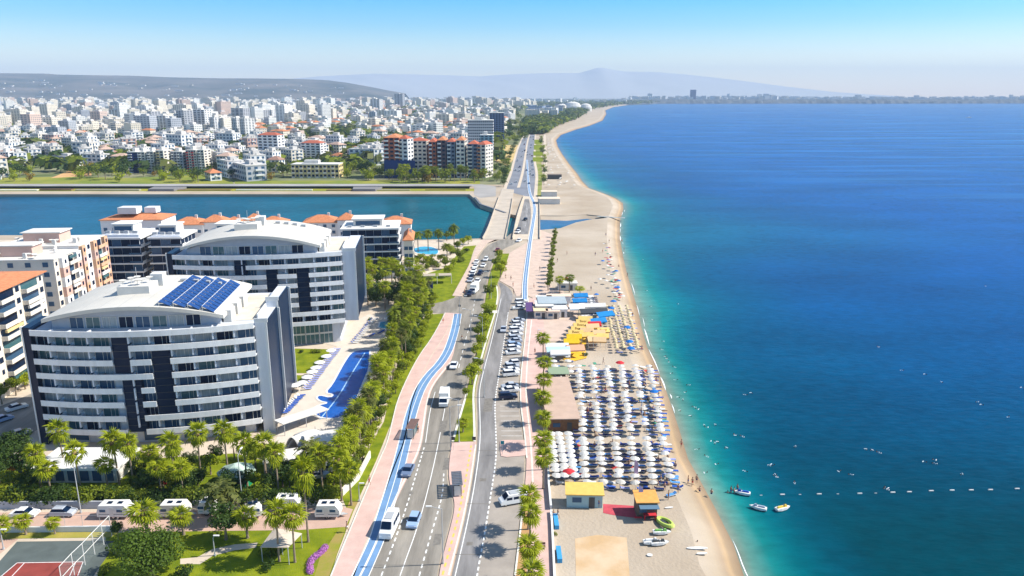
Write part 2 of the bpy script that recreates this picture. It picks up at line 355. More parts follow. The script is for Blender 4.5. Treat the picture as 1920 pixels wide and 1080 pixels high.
# ------------------------------------------------------------------ the sea and the river, one sheet of water
def sea():
    ang = list(np.radians(np.concatenate([np.linspace(-72, 72, 560), np.linspace(80, 280, 16)])))
    rr = 55*np.power(19300/55, np.linspace(0, 1, 270))
    rr = np.concatenate([[8.0], rr])
    A, Rr_ = np.meshgrid(np.array(ang), rr)
    X = Rr_*np.sin(A); Y = Rr_*np.cos(A)
    p = np.stack([X.ravel(), Y.ravel()], 1)
    seg = np.array([(s.x, s.y) for s in shore]); a = seg[:-1]; b = seg[1:]
    extra = np.array([(shore[-1].x, shore[-1].y), (1400, 7300), (5000, 7500), (19000, 7600)])
    a = np.concatenate([a, extra[:-1]]); b = np.concatenate([b, extra[1:]])
    d = np.full(len(p), 1e9)
    for i in range(len(a)):
        ab = b[i]-a[i]; tt = np.clip(((p-a[i])@ab)/max(1e-6, ab@ab), 0, 1); q = a[i]+tt[:, None]*ab
        d = np.minimum(d, np.hypot(*(p-q).T))
    x, y = p[:, 0], p[:, 1]
    ns = np.sin(x*.021+1.3)*np.sin(y*.017+.4)+.6*np.sin(x*.047+y*.031)+.5*np.sin(y*.083-x*.06)
    near = np.clip((700-y)/700, 0, 1)
    w = 1.0+.0013*y                    # the shelf widens away from the camera
    dd = d*(1+.16*ns)/w
    stops = [(0, (.20, .24, .19)), (1.8, (.09, .235, .20)), (4.5, (.008, .19, .185)), (8, (.0, .135, .17)), (13, (.0, .092, .15)), (24, (.0, .070, .16)), (50, (.0, .062, .205)), (120, (.0, .063, .25))]
    xs = [s[0] for s in stops]
    c = np.stack([np.interp(dd, xs, [s[1][k] for s in stops]) for k in range(3)], 1)
    # deeper and greyer towards the lower right of the bay
    k = np.clip((330-y)/230, 0, 1)*np.clip((dd-3)/16, 0, 1)
    kn = np.clip((y-115)/80, 0, 1)[:, None]; c = c*(1-k[:, None]) + (np.array([.0, .042, .060])*(1-kn)+np.array([.0, .054, .13])*kn)*k[:, None]
    # cloud of fresh water off the river mouth
    mo = P(1270, 425, 0); pl = np.exp(-(((x-mo.x)/95)**2+((y-mo.y+5)/62)**2))*(.8+.25*ns); pl = np.clip(pl, 0, 1)*np.clip(dd/3, 0, 1)
    c = c*(1-.75*pl[:, None]) + np.array([.004, .115, .19])*.75*pl[:, None]
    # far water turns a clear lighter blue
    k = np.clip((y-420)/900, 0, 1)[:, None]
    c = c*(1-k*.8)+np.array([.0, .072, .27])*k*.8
    # river
    rv = ((x < 22) & (y > 300) & (y < 720)) | ((x < 52) & (y > 420) & (y < 480))
    kr = np.clip((x+300)/330, 0, 1)
    cr_ = np.array([.006, .07, .14])*(1-kr)[:, None]+np.array([.004, .105, .13])*kr[:, None]
    cr_ = cr_*(1+.15*ns[:, None]); cr_[x > 14] = (.03, .12, .24)
    c[rv] = cr_[rv]
    c = np.clip(c, 0, 1)
    slick = np.clip((d-80)/250, 0, 1)*np.clip((y-260)/500, 0, 1)*(~rv)
    nr, na = A.shape
    idx = np.arange(nr*na).reshape(nr, na)
    i0 = idx[:-1, :]; j1 = np.roll(idx, -1, axis=1)
    f = np.stack([idx[:-1, :].ravel(), j1[:-1, :].ravel(), j1[1:, :].ravel(), idx[1:, :].ravel()], 1)[:, ::-1]
    me = bpy.data.meshes.new('sea_water')
    co = np.stack([x, y, np.full(len(x), WL)], 1).astype(np.float32)
    me.vertices.add(len(co)); me.vertices.foreach_set('co', co.ravel())
    me.loops.add(f.size); me.loops.foreach_set('vertex_index', f.ravel().astype(np.int32))
    me.polygons.add(len(f)); me.polygons.foreach_set('loop_start', np.arange(0, f.size, 4, dtype=np.int32))
    me.update(calc_edges=True)
    at = me.color_attributes.new('depth_tint', 'FLOAT_COLOR', 'POINT')
    at.data.foreach_set('color', np.concatenate([c, slick[:, None]], 1).astype(np.float32).ravel())
    m = bpy.data.materials.new('sea_water'); m.use_nodes = True; t = m.node_tree; b = t.nodes['Principled BSDF']
    b.inputs['Roughness'].default_value = .26; b.inputs['IOR'].default_value = 1.33; b.inputs['Specular IOR Level'].default_value = .035; b.inputs['Specular Tint'].default_value = (.1, .65, 1, 1)
    ca = t.nodes.new('ShaderNodeVertexColor'); ca.layer_name = 'depth_tint'
    g = t.nodes.new('ShaderNodeNewGeometry')
    def noise(sc, st, det=4):
        mp = t.nodes.new('ShaderNodeMapping'); mp.inputs['Scale'].default_value = st; t.links.new(g.outputs['Position'], mp.inputs['Vector'])
        n = t.nodes.new('ShaderNodeTexNoise'); n.inputs['Scale'].default_value = sc; n.inputs['Detail'].default_value = det
        t.links.new(mp.outputs[0], n.inputs['Vector']); return n
    n1 = noise(.01, (1, 2.2, 1), 8); n3 = noise(.35, (.8, 1.3, 1), 6)
    mr = t.nodes.new('ShaderNodeMapRange'); mr.inputs[1].default_value = .3; mr.inputs[2].default_value = .7; mr.inputs[3].default_value = .80; mr.inputs[4].default_value = 1.2
    t.links.new(n1.outputs['Fac'], mr.inputs[0])
    mr3 = t.nodes.new('ShaderNodeMapRange'); mr3.inputs[1].default_value = .3; mr3.inputs[2].default_value = .7; mr3.inputs[3].default_value = .86; mr3.inputs[4].default_value = 1.14
    t.links.new(n3.outputs['Fac'], mr3.inputs[0])
    mu = t.nodes.new('ShaderNodeMath'); mu.operation = 'MULTIPLY'; t.links.new(mr.outputs[0], mu.inputs[0]); t.links.new(mr3.outputs[0], mu.inputs[1])
    ml = t.nodes.new('ShaderNodeMix'); ml.data_type = 'RGBA'; ml.blend_type = 'MULTIPLY'; ml.inputs['Factor'].default_value = 1
    t.links.new(ca.outputs['Color'], ml.inputs['A']); t.links.new(mu.outputs[0], ml.inputs['B'])
    # slicks: long smooth streaks where the surface is calm and pale
    n2 = noise(.007, (.35, 3.0, 1), 9); rs = t.nodes.new('ShaderNodeValToRGB'); rs.color_ramp.elements[0].position = .52; rs.color_ramp.elements[1].position = .70
    rs.color_ramp.elements[0].color = (0, 0, 0, 1); rs.color_ramp.elements[1].color = (.8, .8, .8, 1)
    t.links.new(n2.outputs['Fac'], rs.inputs['Fac'])
    sl = t.nodes.new('ShaderNodeMix'); sl.data_type = 'RGBA'; sl.inputs['B'].default_value = (.03, .17, .42, 1)
    mk = t.nodes.new('ShaderNodeMath'); mk.operation = 'MULTIPLY'; t.links.new(rs.outputs[0], mk.inputs[0]); t.links.new(ca.outputs['Alpha'], mk.inputs[1]); t.links.new(mk.outputs[0], sl.inputs['Factor']); t.links.new(ml.outputs['Result'], sl.inputs['A'])
    t.links.new(sl.outputs['Result'], b.inputs['Base Color'])
    nb = noise(.55, (.7, 1.6, 1), 5); bp = t.nodes.new('ShaderNodeBump'); bp.inputs['Strength'].default_value = .5; bp.inputs['Distance'].default_value = .35
    t.links.new(nb.outputs['Fac'], bp.inputs['Height']); t.links.new(bp.outputs[0], b.inputs['Normal'])
    me.materials.append(m)
    o = bpy.data.objects.new('sea_water', me); col.objects.link(o); struct(o)
sea()
# foam where the small waves break
foamm = mat('sea_foam', (.85, .88, .88), .7, .2)
mb = MB(); rnd = random.Random(5)
ss = smoothline(shore[1:26], 2)
ss = dens(ss, 1.6)
i = 0
while i < len(ss)-12:
    n = rnd.randint(3, 11)
    if rnd.random() < .55:
        o_ = rnd.uniform(-.5, 1.1); w = rnd.uniform(.12, .42)
        seg = offset(ss[i:i+n], o_)
        for k, (a, b) in enumerate(zip(seg[:-1], seg[1:])):
            d = (b-a); nn = Vector((d.y, -d.x, 0)).normalized(); w1 = w*sin(pi*(k+.2)/n); w2 = w*sin(pi*(k+1.2)/n) if k < n-2 else .02
            mb.add([(a.x, a.y, WL+.03), (a.x+nn.x*w1, a.y+nn.y*w1, WL+.03), (b.x+nn.x*w2, b.y+nn.y*w2, WL+.03), (b.x, b.y, WL+.03)], [(0, 1, 2, 3)])
    i += n
o = mb.build('wave_foam', foamm); tag(o, 'thin broken line of white foam along the water edge', 'foam', kind='stuff')
# stream across the sand bar
st = line([(1120, 405.6), (1140, 406.6), (1155, 408), (1172, 408.5)], 0)
wetp = mat('stream_water', (.30, .30, .26), .4, .4, var=.15, scale=.2)
mb = MB(); ribbon(mb, st, 3.0, .015); struct(mb.build('stream_water', wetp))

# ================================================================== GROUND SHEETS, SOUTH BANK
sheet('hotel_ground', [(-400, 1200), (560, 1200), (640, 1080), (700, 900), (770, 740), (840, 600), (850, 540), (905, 449.5), (765, 452), (400, 450), (-400, 450)], .004, beigepave)
lawn = lambda n, pts, z=.02, m=grass: sheet(n, pts, z, m)
lawn('lawn', [(616, 1095), (632, 1040), (668, 945), (705, 865), (735, 790), (770, 720), (812, 640), (832, 588), (800, 590), (760, 640), (740, 700), (720, 790), (670, 880), (640, 930), (655, 965), (560, 990), (200, 1000), (180, 1095)])
lawn('lawn', [(848, 565), (872, 520), (888, 470), (893, 460), (870, 462), (855, 480), (840, 500), (780, 520), (770, 560), (815, 575)])
lawn('lawn', [(540, 700), (590, 700), (622, 655), (536, 653), (538, 700)], .022); lawn('lawn', [(541, 741), (572, 704), (540, 703)], .022)
lawn('lawn', [(-50, 935), (640, 935), (650, 880), (560, 880), (440, 850), (120, 870), (-50, 880)], .022)
dryp = mat('worn_grass', (.33, .24, .08), .95, .1, scale=.4, c2=(.24, .25, .03))
lawn('worn_grass', [(612, 1095), (650, 985), (672, 940), (655, 940), (640, 985), (600, 1045), (585, 1095)], .026, dryp)
# camp street on the lower left
campm = mat('camp_paving', (.50, .34, .27), .92, .15, var=.08, scale=.3)
sheet('camp_street', [(-120, 1002), (560, 994), (648, 988), (662, 955), (640, 950), (560, 955), (200, 960), (-120, 962)], .03, campm)
sheet('camp_street', [(-150, 1100), (-60, 1004), (38, 1008), (-20, 1055), (-80, 1100)], .034, campm)
sheet('garden_path', [(338, 1058), (375, 1058), (400, 1042), (440, 1032), (480, 1027), (483, 1018), (440, 1021), (398, 1030), (370, 1045), (338, 1048)], .034, beigepave)
lawn('lawn', [(-60, 1015), (40, 1010), (200, 1008), (230, 1000), (200, 996), (-60, 1000)], .036, drygrass)
sheet('side_street', [(-160, 880), (20, 835), (80, 800), (90, 740), (60, 738), (-20, 770), (-200, 850)], .03, asphalt)
sheet('side_street', [(-40, 765), (70, 735), (80, 725), (60, 720), (-60, 740)], .034, beigepave)

# ------------------------------------------------------------------ roads
R1L = [(672, 1095), (700, 1040), (742, 940), (772, 880), (790, 840), (796, 800), (802, 755), (812, 722), (847, 680), (856, 635), (865, 592), (868, 560), (881, 520), (898, 480), (915, 459), (940, 449), (960, 438), (972, 420), (978, 400), (982, 385)]
R1R = [(818, 1095), (822, 1062), (838, 1000), (851, 952), (845, 925), (837, 897), (840, 860), (845, 830), (856, 790), (872, 735), (884, 690), (895, 640), (903, 590), (908, 560), (912, 530), (920, 500), (930, 478), (945, 466), (970, 456), (988, 438), (993, 415), (992, 385)]
strip2('road', R1L, R1R, .045, asphalt)
R2L = [(843, 1100), (847, 1080), (870, 985), (885, 910), (896, 835), (896, 780), (894, 735), (902, 700), (920, 635), (937, 560), (940, 545), (934, 530)]
R2R = [(893, 1095), (895, 1075), (910, 995), (920, 930), (931, 860), (930, 810), (927, 755), (937, 695), (945, 642), (953, 585), (963, 555), (958, 543), (946, 534), (937, 529)]
strip2('road', R2L, R2R, .045, asphalt2)
PKR = [(960, 1095), (962, 1080), (970, 1010), (980, 920), (984, 860), (980, 816), (971, 750), (973, 700), (980, 642), (983, 605), (987, 560), (975, 556), (964, 552)]
strip2('parking', R2R[:10]+[(963, 552)], PKR[:11]+[(984, 552)], .041, parkmat)
sheet('side_street', [(868, 592), (872, 560), (862, 555), (830, 566), (800, 572), (790, 585), (822, 588), (850, 588)], .049, asphalt)
# pavements: real steps
def kerbed(name, pts, m, z=.14):
    p = [(a[0], a[1]) for a in px(pts)]; return struct(MB().prism(p, -.05, z).build(name, m))
BLL = [(655, 1095), (662, 1080), (695, 1010), (702, 985), (732, 892), (750, 825), (762, 772), (785, 715), (828, 672), (845, 625), (852, 589)]
WPL = [(615, 1095), (621, 1080), (677, 945), (712, 862), (727, 830), (736, 790), (747, 745), (782, 672), (812, 632), (835, 587)]
strip2('promenade', WPL, R1L[:11]+[(863, 588)], .14, pinkpave, kerb=True)
bl = line(BLL)
w_of = 2.9
mb = MB(); ribbon(mb, bl, 2.3, .150, side=1.15); struct(mb.build('bicycle_lane', bluelane))
mb = MB(); ribbon(mb, bl, .2, .154, side=-.1); ribbon(mb, bl, .15, .154, side=2.42); ribbon(mb, bl, .12, .158, side=1.15)
struct(mb.build('lane_marking', paint))
mb = MB(); ribbon(mb, offset(line(WPL), 3.4), .25, .150); struct(mb.build('paving_edge', beigepave))
mb = MB(); ribbon(mb, line(R1L[:9]), .35, .155, side=-.3); ribbon(mb, line(WPL), .25, .16, side=0); struct(mb.build('kerb_stones', kerbm))
# side pavement by the queue of cars, going up to the bridge
kerbed('promenade', [(848, 555), (866, 556), (879, 520), (896, 478), (913, 457), (930, 450), (947, 441), (944, 447), (907, 447), (893, 463), (878, 500)], pinkpave2)
# central strips
strip2('central_pavement', [(822, 1095), (826, 1062), (842, 1000), (854, 952), (848, 925), (841, 897), (843, 860), (848, 830)], [(840, 1095), (844, 1080), (867, 985), (882, 910), (893, 835), (893, 829)], .15, pinkpave, kerb=True)
strip2('green_median', [(848, 829), (859, 790), (875, 735), (887, 690), (898, 640), (907, 588)], [(892, 829), (892, 780), (890, 735), (898, 700), (916, 635), (930, 588)], .16, grass, kerb=True)
strip2('green_median', [(907, 583), (911, 560), (915, 530), (923, 500), (934, 476)], [(930, 583), (934, 560), (936, 548), (930, 534), (946, 505), (955, 476)], .16, grass, kerb=True)
mb = MB()
for pts in ([(890, 829), (889, 780), (887, 735), (895, 700), (913, 635), (928, 588)], [(931, 572), (934, 552), (931, 536)], [(849, 829), (860, 790), (876, 735)]):
    ribbon(mb, line(pts), .5, .175)
mb.add([(p[0], p[1], .18) for p in px([(903, 588), (932, 588), (933, 583), (905, 583)])], [(0, 1, 2, 3)])
struct(mb.build('kerb_stones', kerbm))
mb = MB(); cen = line([(841, 1080), (866, 985), (881, 910), (892, 835)])
ribbon(mb, cen, .3, .162, 0); dashes(mb, cen, .32, .166, 1.0, 1.0, 1, side=-.9)
struct(mb.build('kerb_stones', [kerbm, yellowpaint]))
# promenade by the beach
strip2('beach_promenade', [(964, 1095), (966, 1080), (974, 1010), (984, 920), (988, 860), (984, 816), (975, 750), (977, 700), (984, 642), (987, 605), (991, 560)],
       [(1037, 1095), (1036, 1080), (1034, 1010), (1031, 960), (1029, 915), (1030, 860), (1030, 830), (1028, 750), (1026, 685), (1023, 640), (1019, 600), (1013, 560)], .14, pinkpave, kerb=True)
kerbed('beach_promenade', [(939, 856), (937, 828), (943, 826), (984, 826), (988, 830), (988, 852), (984, 855), (950, 858)], pinkpave, .145)
strip2('planting_strip', [(966, 1095), (968, 1070), (976, 1010), (984, 950), (986, 916)], [(985, 1095), (988, 1070), (992, 1010), (996, 950), (996, 916)], .15, mat('planting_soil', (.46, .27, .12), .95, .1, var=.12, scale=.5), kerb=True)
mb = MB()
for pts, w in (([(988, 860), (984, 816), (975, 750), (977, 700), (984, 642), (987, 605), (991, 560)], .3), ([(966, 1080), (974, 1010), (984, 920)], .3), ([(999, 905), (997, 860), (994, 816), (986, 750), (987, 700), (992, 642), (997, 600)], .35)):
    ribbon(mb, line(pts), w, .163)
struct(mb.build('kerb_stones', kerbm))
# open paved square north of the promenade, up to the bridges
kerbed('square', [(937, 527), (962, 541), (968, 556), (986, 553), (1000, 560), (1060, 560), (1055, 540), (1035, 540), (1026, 520), (1030, 470), (1036, 440), (1012, 431), (1008, 420), (1000, 430), (996, 450), (975, 463), (955, 475), (945, 505)], pinkpave2, .13)
kerbed('square', [(1000, 562), (1015, 640), (1050, 640), (1062, 620), (1080, 600), (1085, 575), (1060, 562)], pinkpave2, .12)
# right-hand blue lane from the car park over the bridge and on to the north
BR = [(984, 565), (984, 532), (989, 490), (995, 445), (1000, 415), (1003, 395), (1001, 380), (994, 366), (991, 350), (990, 330), (988, 300)]
blr = line(BR)
mb = MB(); ribbon(mb, blr, 1.3, .32); o = struct(mb.build('bicycle_lane', bluelane))
mb = MB(); ribbon(mb, blr, .3, .325, side=-.9); ribbon(mb, blr, .3, .325, side=.9); ribbon(mb, blr, .12, .33); struct(mb.build('lane_marking', paint))
# markings
mb = MB()
A = line([(735, 1080), (770, 975), (798, 880), (812, 810), (826, 750), (858, 690), (874, 640), (883, 600), (888, 565)])
B = line([(780, 1080), (795, 1030), (818, 960), (820, 900), (830, 820), (850, 740)])
C_ = line([(706, 1080), (730, 1010), (765, 905), (792, 850)])
dashes(mb, line([(715, 1080), (755, 975), (783, 880), (795, 840)]), .22, .05, 1.0, .8)
dashes(mb, line([(786, 1080), (806, 1010), (830, 930), (832, 890)]), .22, .05, 1.0, .9)
ribbon(mb, line([(750, 1080), (788, 975), (812, 880), (826, 810), (838, 745)]), .14, .05)
dashes(mb, line([(860, 690), (872, 640), (884, 600), (890, 565)]), .14, .05, 3, 3)
pass
ribbon(mb, line([(798, 830), (806, 770), (816, 735)]), .14, .05)
dashes(mb, line(R2R[:10]), .25, .05, .9, .7)
ribbon(mb, line(R2L[:10]), .15, .05, side=.5)
dashes(mb, line([(985, 425), (989, 400), (987, 385)]), .15, .335, 3, 3)
for k in range(26):   # bay lines of the car park
    v = 585 + k*9.3
    if 820 < v < 862: continue
    a = None
    vv = v
    def xin(L, v):
        for (u1, v1), (u2, v2) in zip(L[:-1], L[1:]):
            if v2 <= v <= v1: return u1+(u2-u1)*(v-v1)/(v2-v1+1e-9)
        return L[0][0]
    a = P(xin(R2R, v)+10, v); b = P(xin(PKR, v)-1, v)
    mb.add([(a.x, a.y-.05, .046), (b.x, b.y-.05, .046), (b.x, b.y+.05, .046), (a.x, a.y+.05, .046)], [(0, 1, 2, 3)])
for (u, v) in ((780, 846), (905, 845), (1, 1)):
    pass
struct(mb.build('lane_marking', paint))
mb = MB(); rnp = random.Random(4); darkp = mat('asphalt_patch', (.195, .18, .16), .95, .1, var=.15, scale=1.5)
for (u0, u1, v) in ((784, 846, 847), (692, 822, 1060), (895, 930, 845), (868, 920, 945), (850, 905, 1040)):
    a = P(u0, v); b = P(u1, v); mb.add([(a.x, a.y-.1, .054), (b.x, b.y-.1, .054), (b.x, b.y+.1, .054), (a.x, a.y+.1, .054)], [(0, 1, 2, 3)])
for (u, v, w, l) in ((820, 1012, .6, 1.6), (770, 925, .5, .5), (838, 870, .7, 2.5), (830, 800, .8, 3), (905, 900, .6, .6), (880, 1020, .5, .5), (915, 760, 1, 4), (860, 720, .7, 3)):
    a = P(u, v); mb.add([(a.x-w, a.y-l, .0545), (a.x+w, a.y-l*.9, .0545), (a.x+w*1.1, a.y+l, .0545), (a.x-w*.9, a.y+l, .0545)], [(0, 1, 2, 3)])
struct(mb.build('asphalt_repair', darkp))
# low white wall between promenade and beach with blue panels
def wall(name, pts, h, w, m, label, cat='wall', z0=0.0):
    ln = [P(u, v) for u, v in pts]; a = offset(ln, -w/2); b = offset(ln, w/2)
    poly = [(p.x, p.y) for p in a]+[(p.x, p.y) for p in reversed(b)]
    return tag(MB().prism(poly, z0, h).build(name, m), label, cat)
wall('beach_wall', [(1033, 957), (1029, 915), (1028, 880)], 1.0, .35, white, 'low white wall between the pink promenade and the sand')
wall('beach_wall', [(1040, 1095), (1038, 1050), (1035, 985), (1033, 962)], .7, .35, white, 'long low white wall at the near end of the promenade')
bluep = mat('sky_blue_paint', (.05, .30, .58), .7, .3, var=.05, scale=1)
for q in (([(1041, 1056), (1038, 1031)], 'nearest to the camera, below the palm bench'), ([(1036, 993), (1033, 970)], 'beside the shrub on the sand')):
    ln = [P(u, v) for u, v in q[0]]; a = offset(ln, .35); b = offset(ln, 1.1)
    tag(MB().prism([(p.x, p.y) for p in a]+[(p.x, p.y) for p in reversed(b)], 0, .75).build('blue_panel', [bluep]), 'blue panel on the white beach wall '+q[1], 'panel')

# ------------------------------------------------------------------ bridges
def deck(name, L, Rr, z, m):
    a = line(L); b = line(Rr); return MB().prism([(p.x, p.y) for p in a]+[(p.x, p.y) for p in reversed(b)], -.9, z).build(name, m)
concm = mat('bridge_concrete', (.48, .41, .33), .85, .2, var=.08, scale=.15)
b1 = empty('footbridge', P(930, 405)); tag(b1, 'wide beige footbridge over the river beside the road bridge', 'bridge')
def under(o, p):
    o.parent = p; o.matrix_parent_inverse = Matrix.Translation(-p.location); return o
under(deck('deck', [(905, 450), (915, 430), (927, 395), (936, 370), (941, 354)], [(947, 450), (951, 430), (957, 400), (961, 372), (964, 356)], .25, concm), b1)
b2 = empty('road_bridge', P(990, 405)); tag(b2, 'road bridge with grey lanes, blue bicycle strip and white edges', 'bridge')
under(deck('deck', [(960, 450), (967, 412), (975, 385), (981, 368)], [(1012, 450), (1012, 428), (1012, 400), (1011, 370)], .22, beigepave), b2)
mb = MB(); a = line([(966, 440), (974, 415), (979, 395), (984, 374)]); b = line([(990, 440), (995, 415), (996, 395), (992, 374)])
mb.flat([(p.x, p.y) for p in a]+[(p.x, p.y) for p in reversed(b)], .30); under(mb.build('carriageway', asphalt2), b2)
for nm, L, pr in (('parapet', [(905, 449), (915, 430), (927, 395), (936, 370)], b1), ('parapet', [(947, 449), (951, 430), (957, 400), (961, 373)], b1), ('parapet', [(961, 449), (968, 412), (976, 385), (982, 369)], b2), ('parapet', [(1012, 449), (1012, 428), (1012, 400), (1011, 371)], b2)):
    ln = line(L); a = offset(ln, -.2); b = offset(ln, .2)
    under(MB().prism([(p.x, p.y) for p in a]+[(p.x, p.y) for p in reversed(b)], -.3, 1.0).build(nm, concm), pr)
for k in range(4):
    f = .2+.2*k; v = 447-(447-372)*f
    for (ul, ur, pr) in ((905+32*f+3, 947+14*f-2, b1), (961+19*f+2, 1010, b2)):
        a = P(ul, v); b = P(ur, v); under(MB().box(((a.x+b.x)/2, a.y, -2.9), (b.x-a.x, 3.0, 4.0)).build('pier', concm), pr)
# grey quay wall of the far bank beside the bridge
wm = mat('quay_wall', (.16, .17, .19), .85, .2, var=.12, scale=.6)
ln = [P(u, v, 0) for u, v in [(889, 371), (900, 384), (932, 395), (946, 400)]]; a = offset(ln, .3); b = offset(ln, -1.2)
tag(MB().prism([(p.x, p.y) for p in a]+[(p.x, p.y) for p in reversed(b)], -4, .6).build('quay_wall', wm), 'dark grey quay wall curving into the river under the footbridge', 'wall')
# ================================================================== THE TWO CURVED HOTELS
roofm = mat('pale_roof', (.58, .55, .49), .7, .3, var=.05, scale=.15)
terr = mat('roof_terrace', (.62, .56, .46), .85, .2, var=.08, scale=.5)
panelm = mat('solar_cell', (.012, .05, .19), .25, .6, var=.15, scale=2)
slabm = mat('balcony_render', (.78, .775, .77), .6, .3, var=.06, scale=.8, stretch=(1, 1, .2))
wallm = mat('hotel_wall', (.60, .62, .66), .7, .3, var=.08, scale=.5, stretch=(1, 1, .12))
def hotel(name, O, W, base, fl, gaps, phi, label, arch_h, solar, sag=3.2, D=27, ends=None):
    """O: world position of the left front corner; local x along the front, y into the building"""
    r = empty(name, (O[0], O[1], 0), phi); tag(r, label, 'hotel')
    nb = 8; top = base + fl*(nb-1)
    yf = lambda x: -sag*(1-(2*x/W-1)**2)
    NS = 24
    def arcstrip(x0, x1, off0, off1):
        n = max(2, int(NS*(x1-x0)/W)+1); xs = [x0+(x1-x0)*i/n for i in range(n+1)]
        return [(x, yf(x)+off0) for x in xs]+[(x, yf(x)+off1) for x in reversed(xs)]
    # inner body
    xs = [W*i/NS for i in range(NS+1)]
    body = [(x, yf(x)+1.9) for x in xs]+[(W, D), (0, D)]
    MB().prism(body, base-.3 if base > 5 else 3.3, top+.25).build('wall', [wallm], r)
    lob = [(x, yf(x)+2.6) for x in xs[1:-1]]+[(W-2, D-1), (2, D-1)]
    MB().prism(lob, 0, base-.3 if base > 5 else 3.3).build('ground_floor', [bluegrey], r)
    # balcony bands with their floor slabs
    def cut(k):      # free spans of band k (0 = lowest)
        sp = [(0, W)]
        for (g0, g1, a, b) in gaps:
            if a <= k <= b:
                ns = []
                for s0, s1 in sp:
                    if g1 <= s0 or g0 >= s1: ns.append((s0, s1)); continue
                    if g0 > s0: ns.append((s0, g0))
                    if g1 < s1: ns.append((g1, s1))
                sp = ns
        return sp
    for k in range(nb):
        z = base+fl*k
        for (s0, s1) in cut(k):
            p = arcstrip(s0, s1, 0, .18)
            MB().prism(p, z-.35, z+.85).build('balcony_parapet', [slabm], r)
            MB().prism(arcstrip(s0+.02, s1-.02, .182, 1.88), z-.3, z-.08).build('floor_slab', [slabm], r)
    # glass of the recessed strips
    for gi, (g0, g1, a, b) in enumerate(gaps):
        z0 = base+fl*(a-1)+.9 if a > 0 else 3.2; z1 = base+fl*(b+1)-.36
        g = MB().prism(arcstrip(g0+.05, g1-.05, .6, 1.86), z0, z1).build('stair_glazing', [darkglass], r)
        n = int((z1-z0)/1.4)
        m_ = MB()
        for j in range(1, n): m_.prism(arcstrip(g0+.05, g1-.05, .55, .62), z0+j*(z1-z0)/n-.04, z0+j*(z1-z0)/n+.04)
        m_.build('mullion', [darkmetal], g)
    # rooms
    nbays = int(round(W/3.95)); bw = W/nbays
    win = {}
    def winmesh(mi):
        if mi in win: return win[mi]
        w = bw-.75; h = fl-.75; m = MB()
        for (cx, cz, a, c) in ((-w/2+.04, h/2, .08, h), (w/2-.04, h/2, .08, h), (0, h/2, .08, h), (0, .04, w, .08), (0, h-.04, w, .08), (w*.26, h/2, .06, h)): m.box((cx, 0, cz), (a, .12, c))
        o = m.build('window', [offwhite]); me = o.data; bpy.data.objects.remove(o)
        g = MB().box((0, .03, h/2), (w-.06, .05, h-.06)); o2 = g.build('pane', [[blueglass, darkglass, curtain, tealglass, blueglass][mi]]); me2 = o2.data; bpy.data.objects.remove(o2)
        win[mi] = (me, me2); return win[mi]
    prt = MB().box((0, 0, (fl-.5)/2), (.28, 1.66, fl-.5)).build('partition', [bluegrey]); pm = prt.data; bpy.data.objects.remove(prt)
    rn = random.Random(name)
    cm = MB().box((0, 0, .22), (.5, .5, .44)).box((0, .22, .5), (.5, .06, .6)).build('balcony_chair', [mat('chair_brown', (.12, .10, .09), .8)]); cmesh = cm.data; bpy.data.objects.remove(cm)
    for k in range(nb-1):
        z = base+fl*k-.07
        for i in range(nbays):
            xc = (i+.5)*bw
            if any(g0-.5 < xc < g1+.5 and a-.5 <= k+.6 <= b+.6 for (g0, g1, a, b) in gaps): continue
            mi = rn.choice([0, 0, 1, 2, 2, 3]); sl = math.atan2(yf(xc+.5)-yf(xc-.5), 1.0)
            wo_ = inst('window', winmesh(mi)[0], r, (xc, yf(xc)+1.82, z+.06), sl)
            inst('pane', winmesh(mi)[1], wo_)
            if i: inst('partition', pm, r, (i*bw, yf(i*bw)+1.03, z+(fl-.5)/2+.02), math.atan2(yf(i*bw+.5)-yf(i*bw-.5), 1.0))
            if rn.random() < .5: inst('balcony_chair', cmesh, r, (xc+rn.uniform(-1, 1), yf(xc)+.9, z), rn.uniform(0, 3))
    # the lobby glazing
    if base > 5:
        for i in range(1, nbays-1):
            xc = (i+.5)*bw; sl = math.atan2(yf(xc+.5)-yf(xc-.5), 1.0)
            m_ = MB()
            for q in range(4): m_.box((-bw/2+.1+q*(bw-.2)/3, 0, (base-.8)/2), (.1, .14, base-.9))
            m_.box((0, 0, 3.1), (bw-.1, .3, .5)); f_ = m_.build('lobby_frame', [offwhite], r, (xc, yf(xc)+2.5, .1), rz=sl)
            MB().box((0, .03, (base-.8)/2), (bw-.2, .05, base-1)).build('lobby_pane', [tealglass], f_)
    else:
        for i in range(1, nbays-1, 2):
            xc = (i+.5)*bw; sl = math.atan2(yf(xc+.5)-yf(xc-.5), 1.0)
            f_ = MB().box((0, 0, 1.4), (bw+.6, .14, 2.6)).build('ground_window', [offwhite], r, (xc, yf(xc)+2.58, .2), rz=sl)
            MB().box((0, -.06, 1.4), (bw+.3, .06, 2.4)).build('pane', [blueglass], f_)
    # penthouse under the barrel roof
    xa, xb = 3.2, W-7.0; zc = top+.25; yr = 1.2
    def zarc(x): return zc+1.65+(arch_h)*(1-((x-(xa+xb)/2)/((xb-xa)/2))**2)
    n = 22; ax = [xa+(xb-xa)*i/n for i in range(n+1)]
    vs = [(x, yr+yf(x)*.6+2.0, zc) for x in ax]+[(x, yr+yf(x)*.6+2.0, zarc(x)-.1) for x in ax]+[(x, D-2, zc) for x in ax]+[(x, D-2, zarc(x)-.1) for x in ax]
    N = n+1; fs = [(i, i+1, N+i+1, N+i) for i in range(n)]+[(2*N+i+1, 2*N+i, 3*N+i, 3*N+i+1) for i in range(n)]
    fs += [(0, N, 3*N, 2*N), (N-1, 3*N-1, 4*N-1, 2*N-1)]
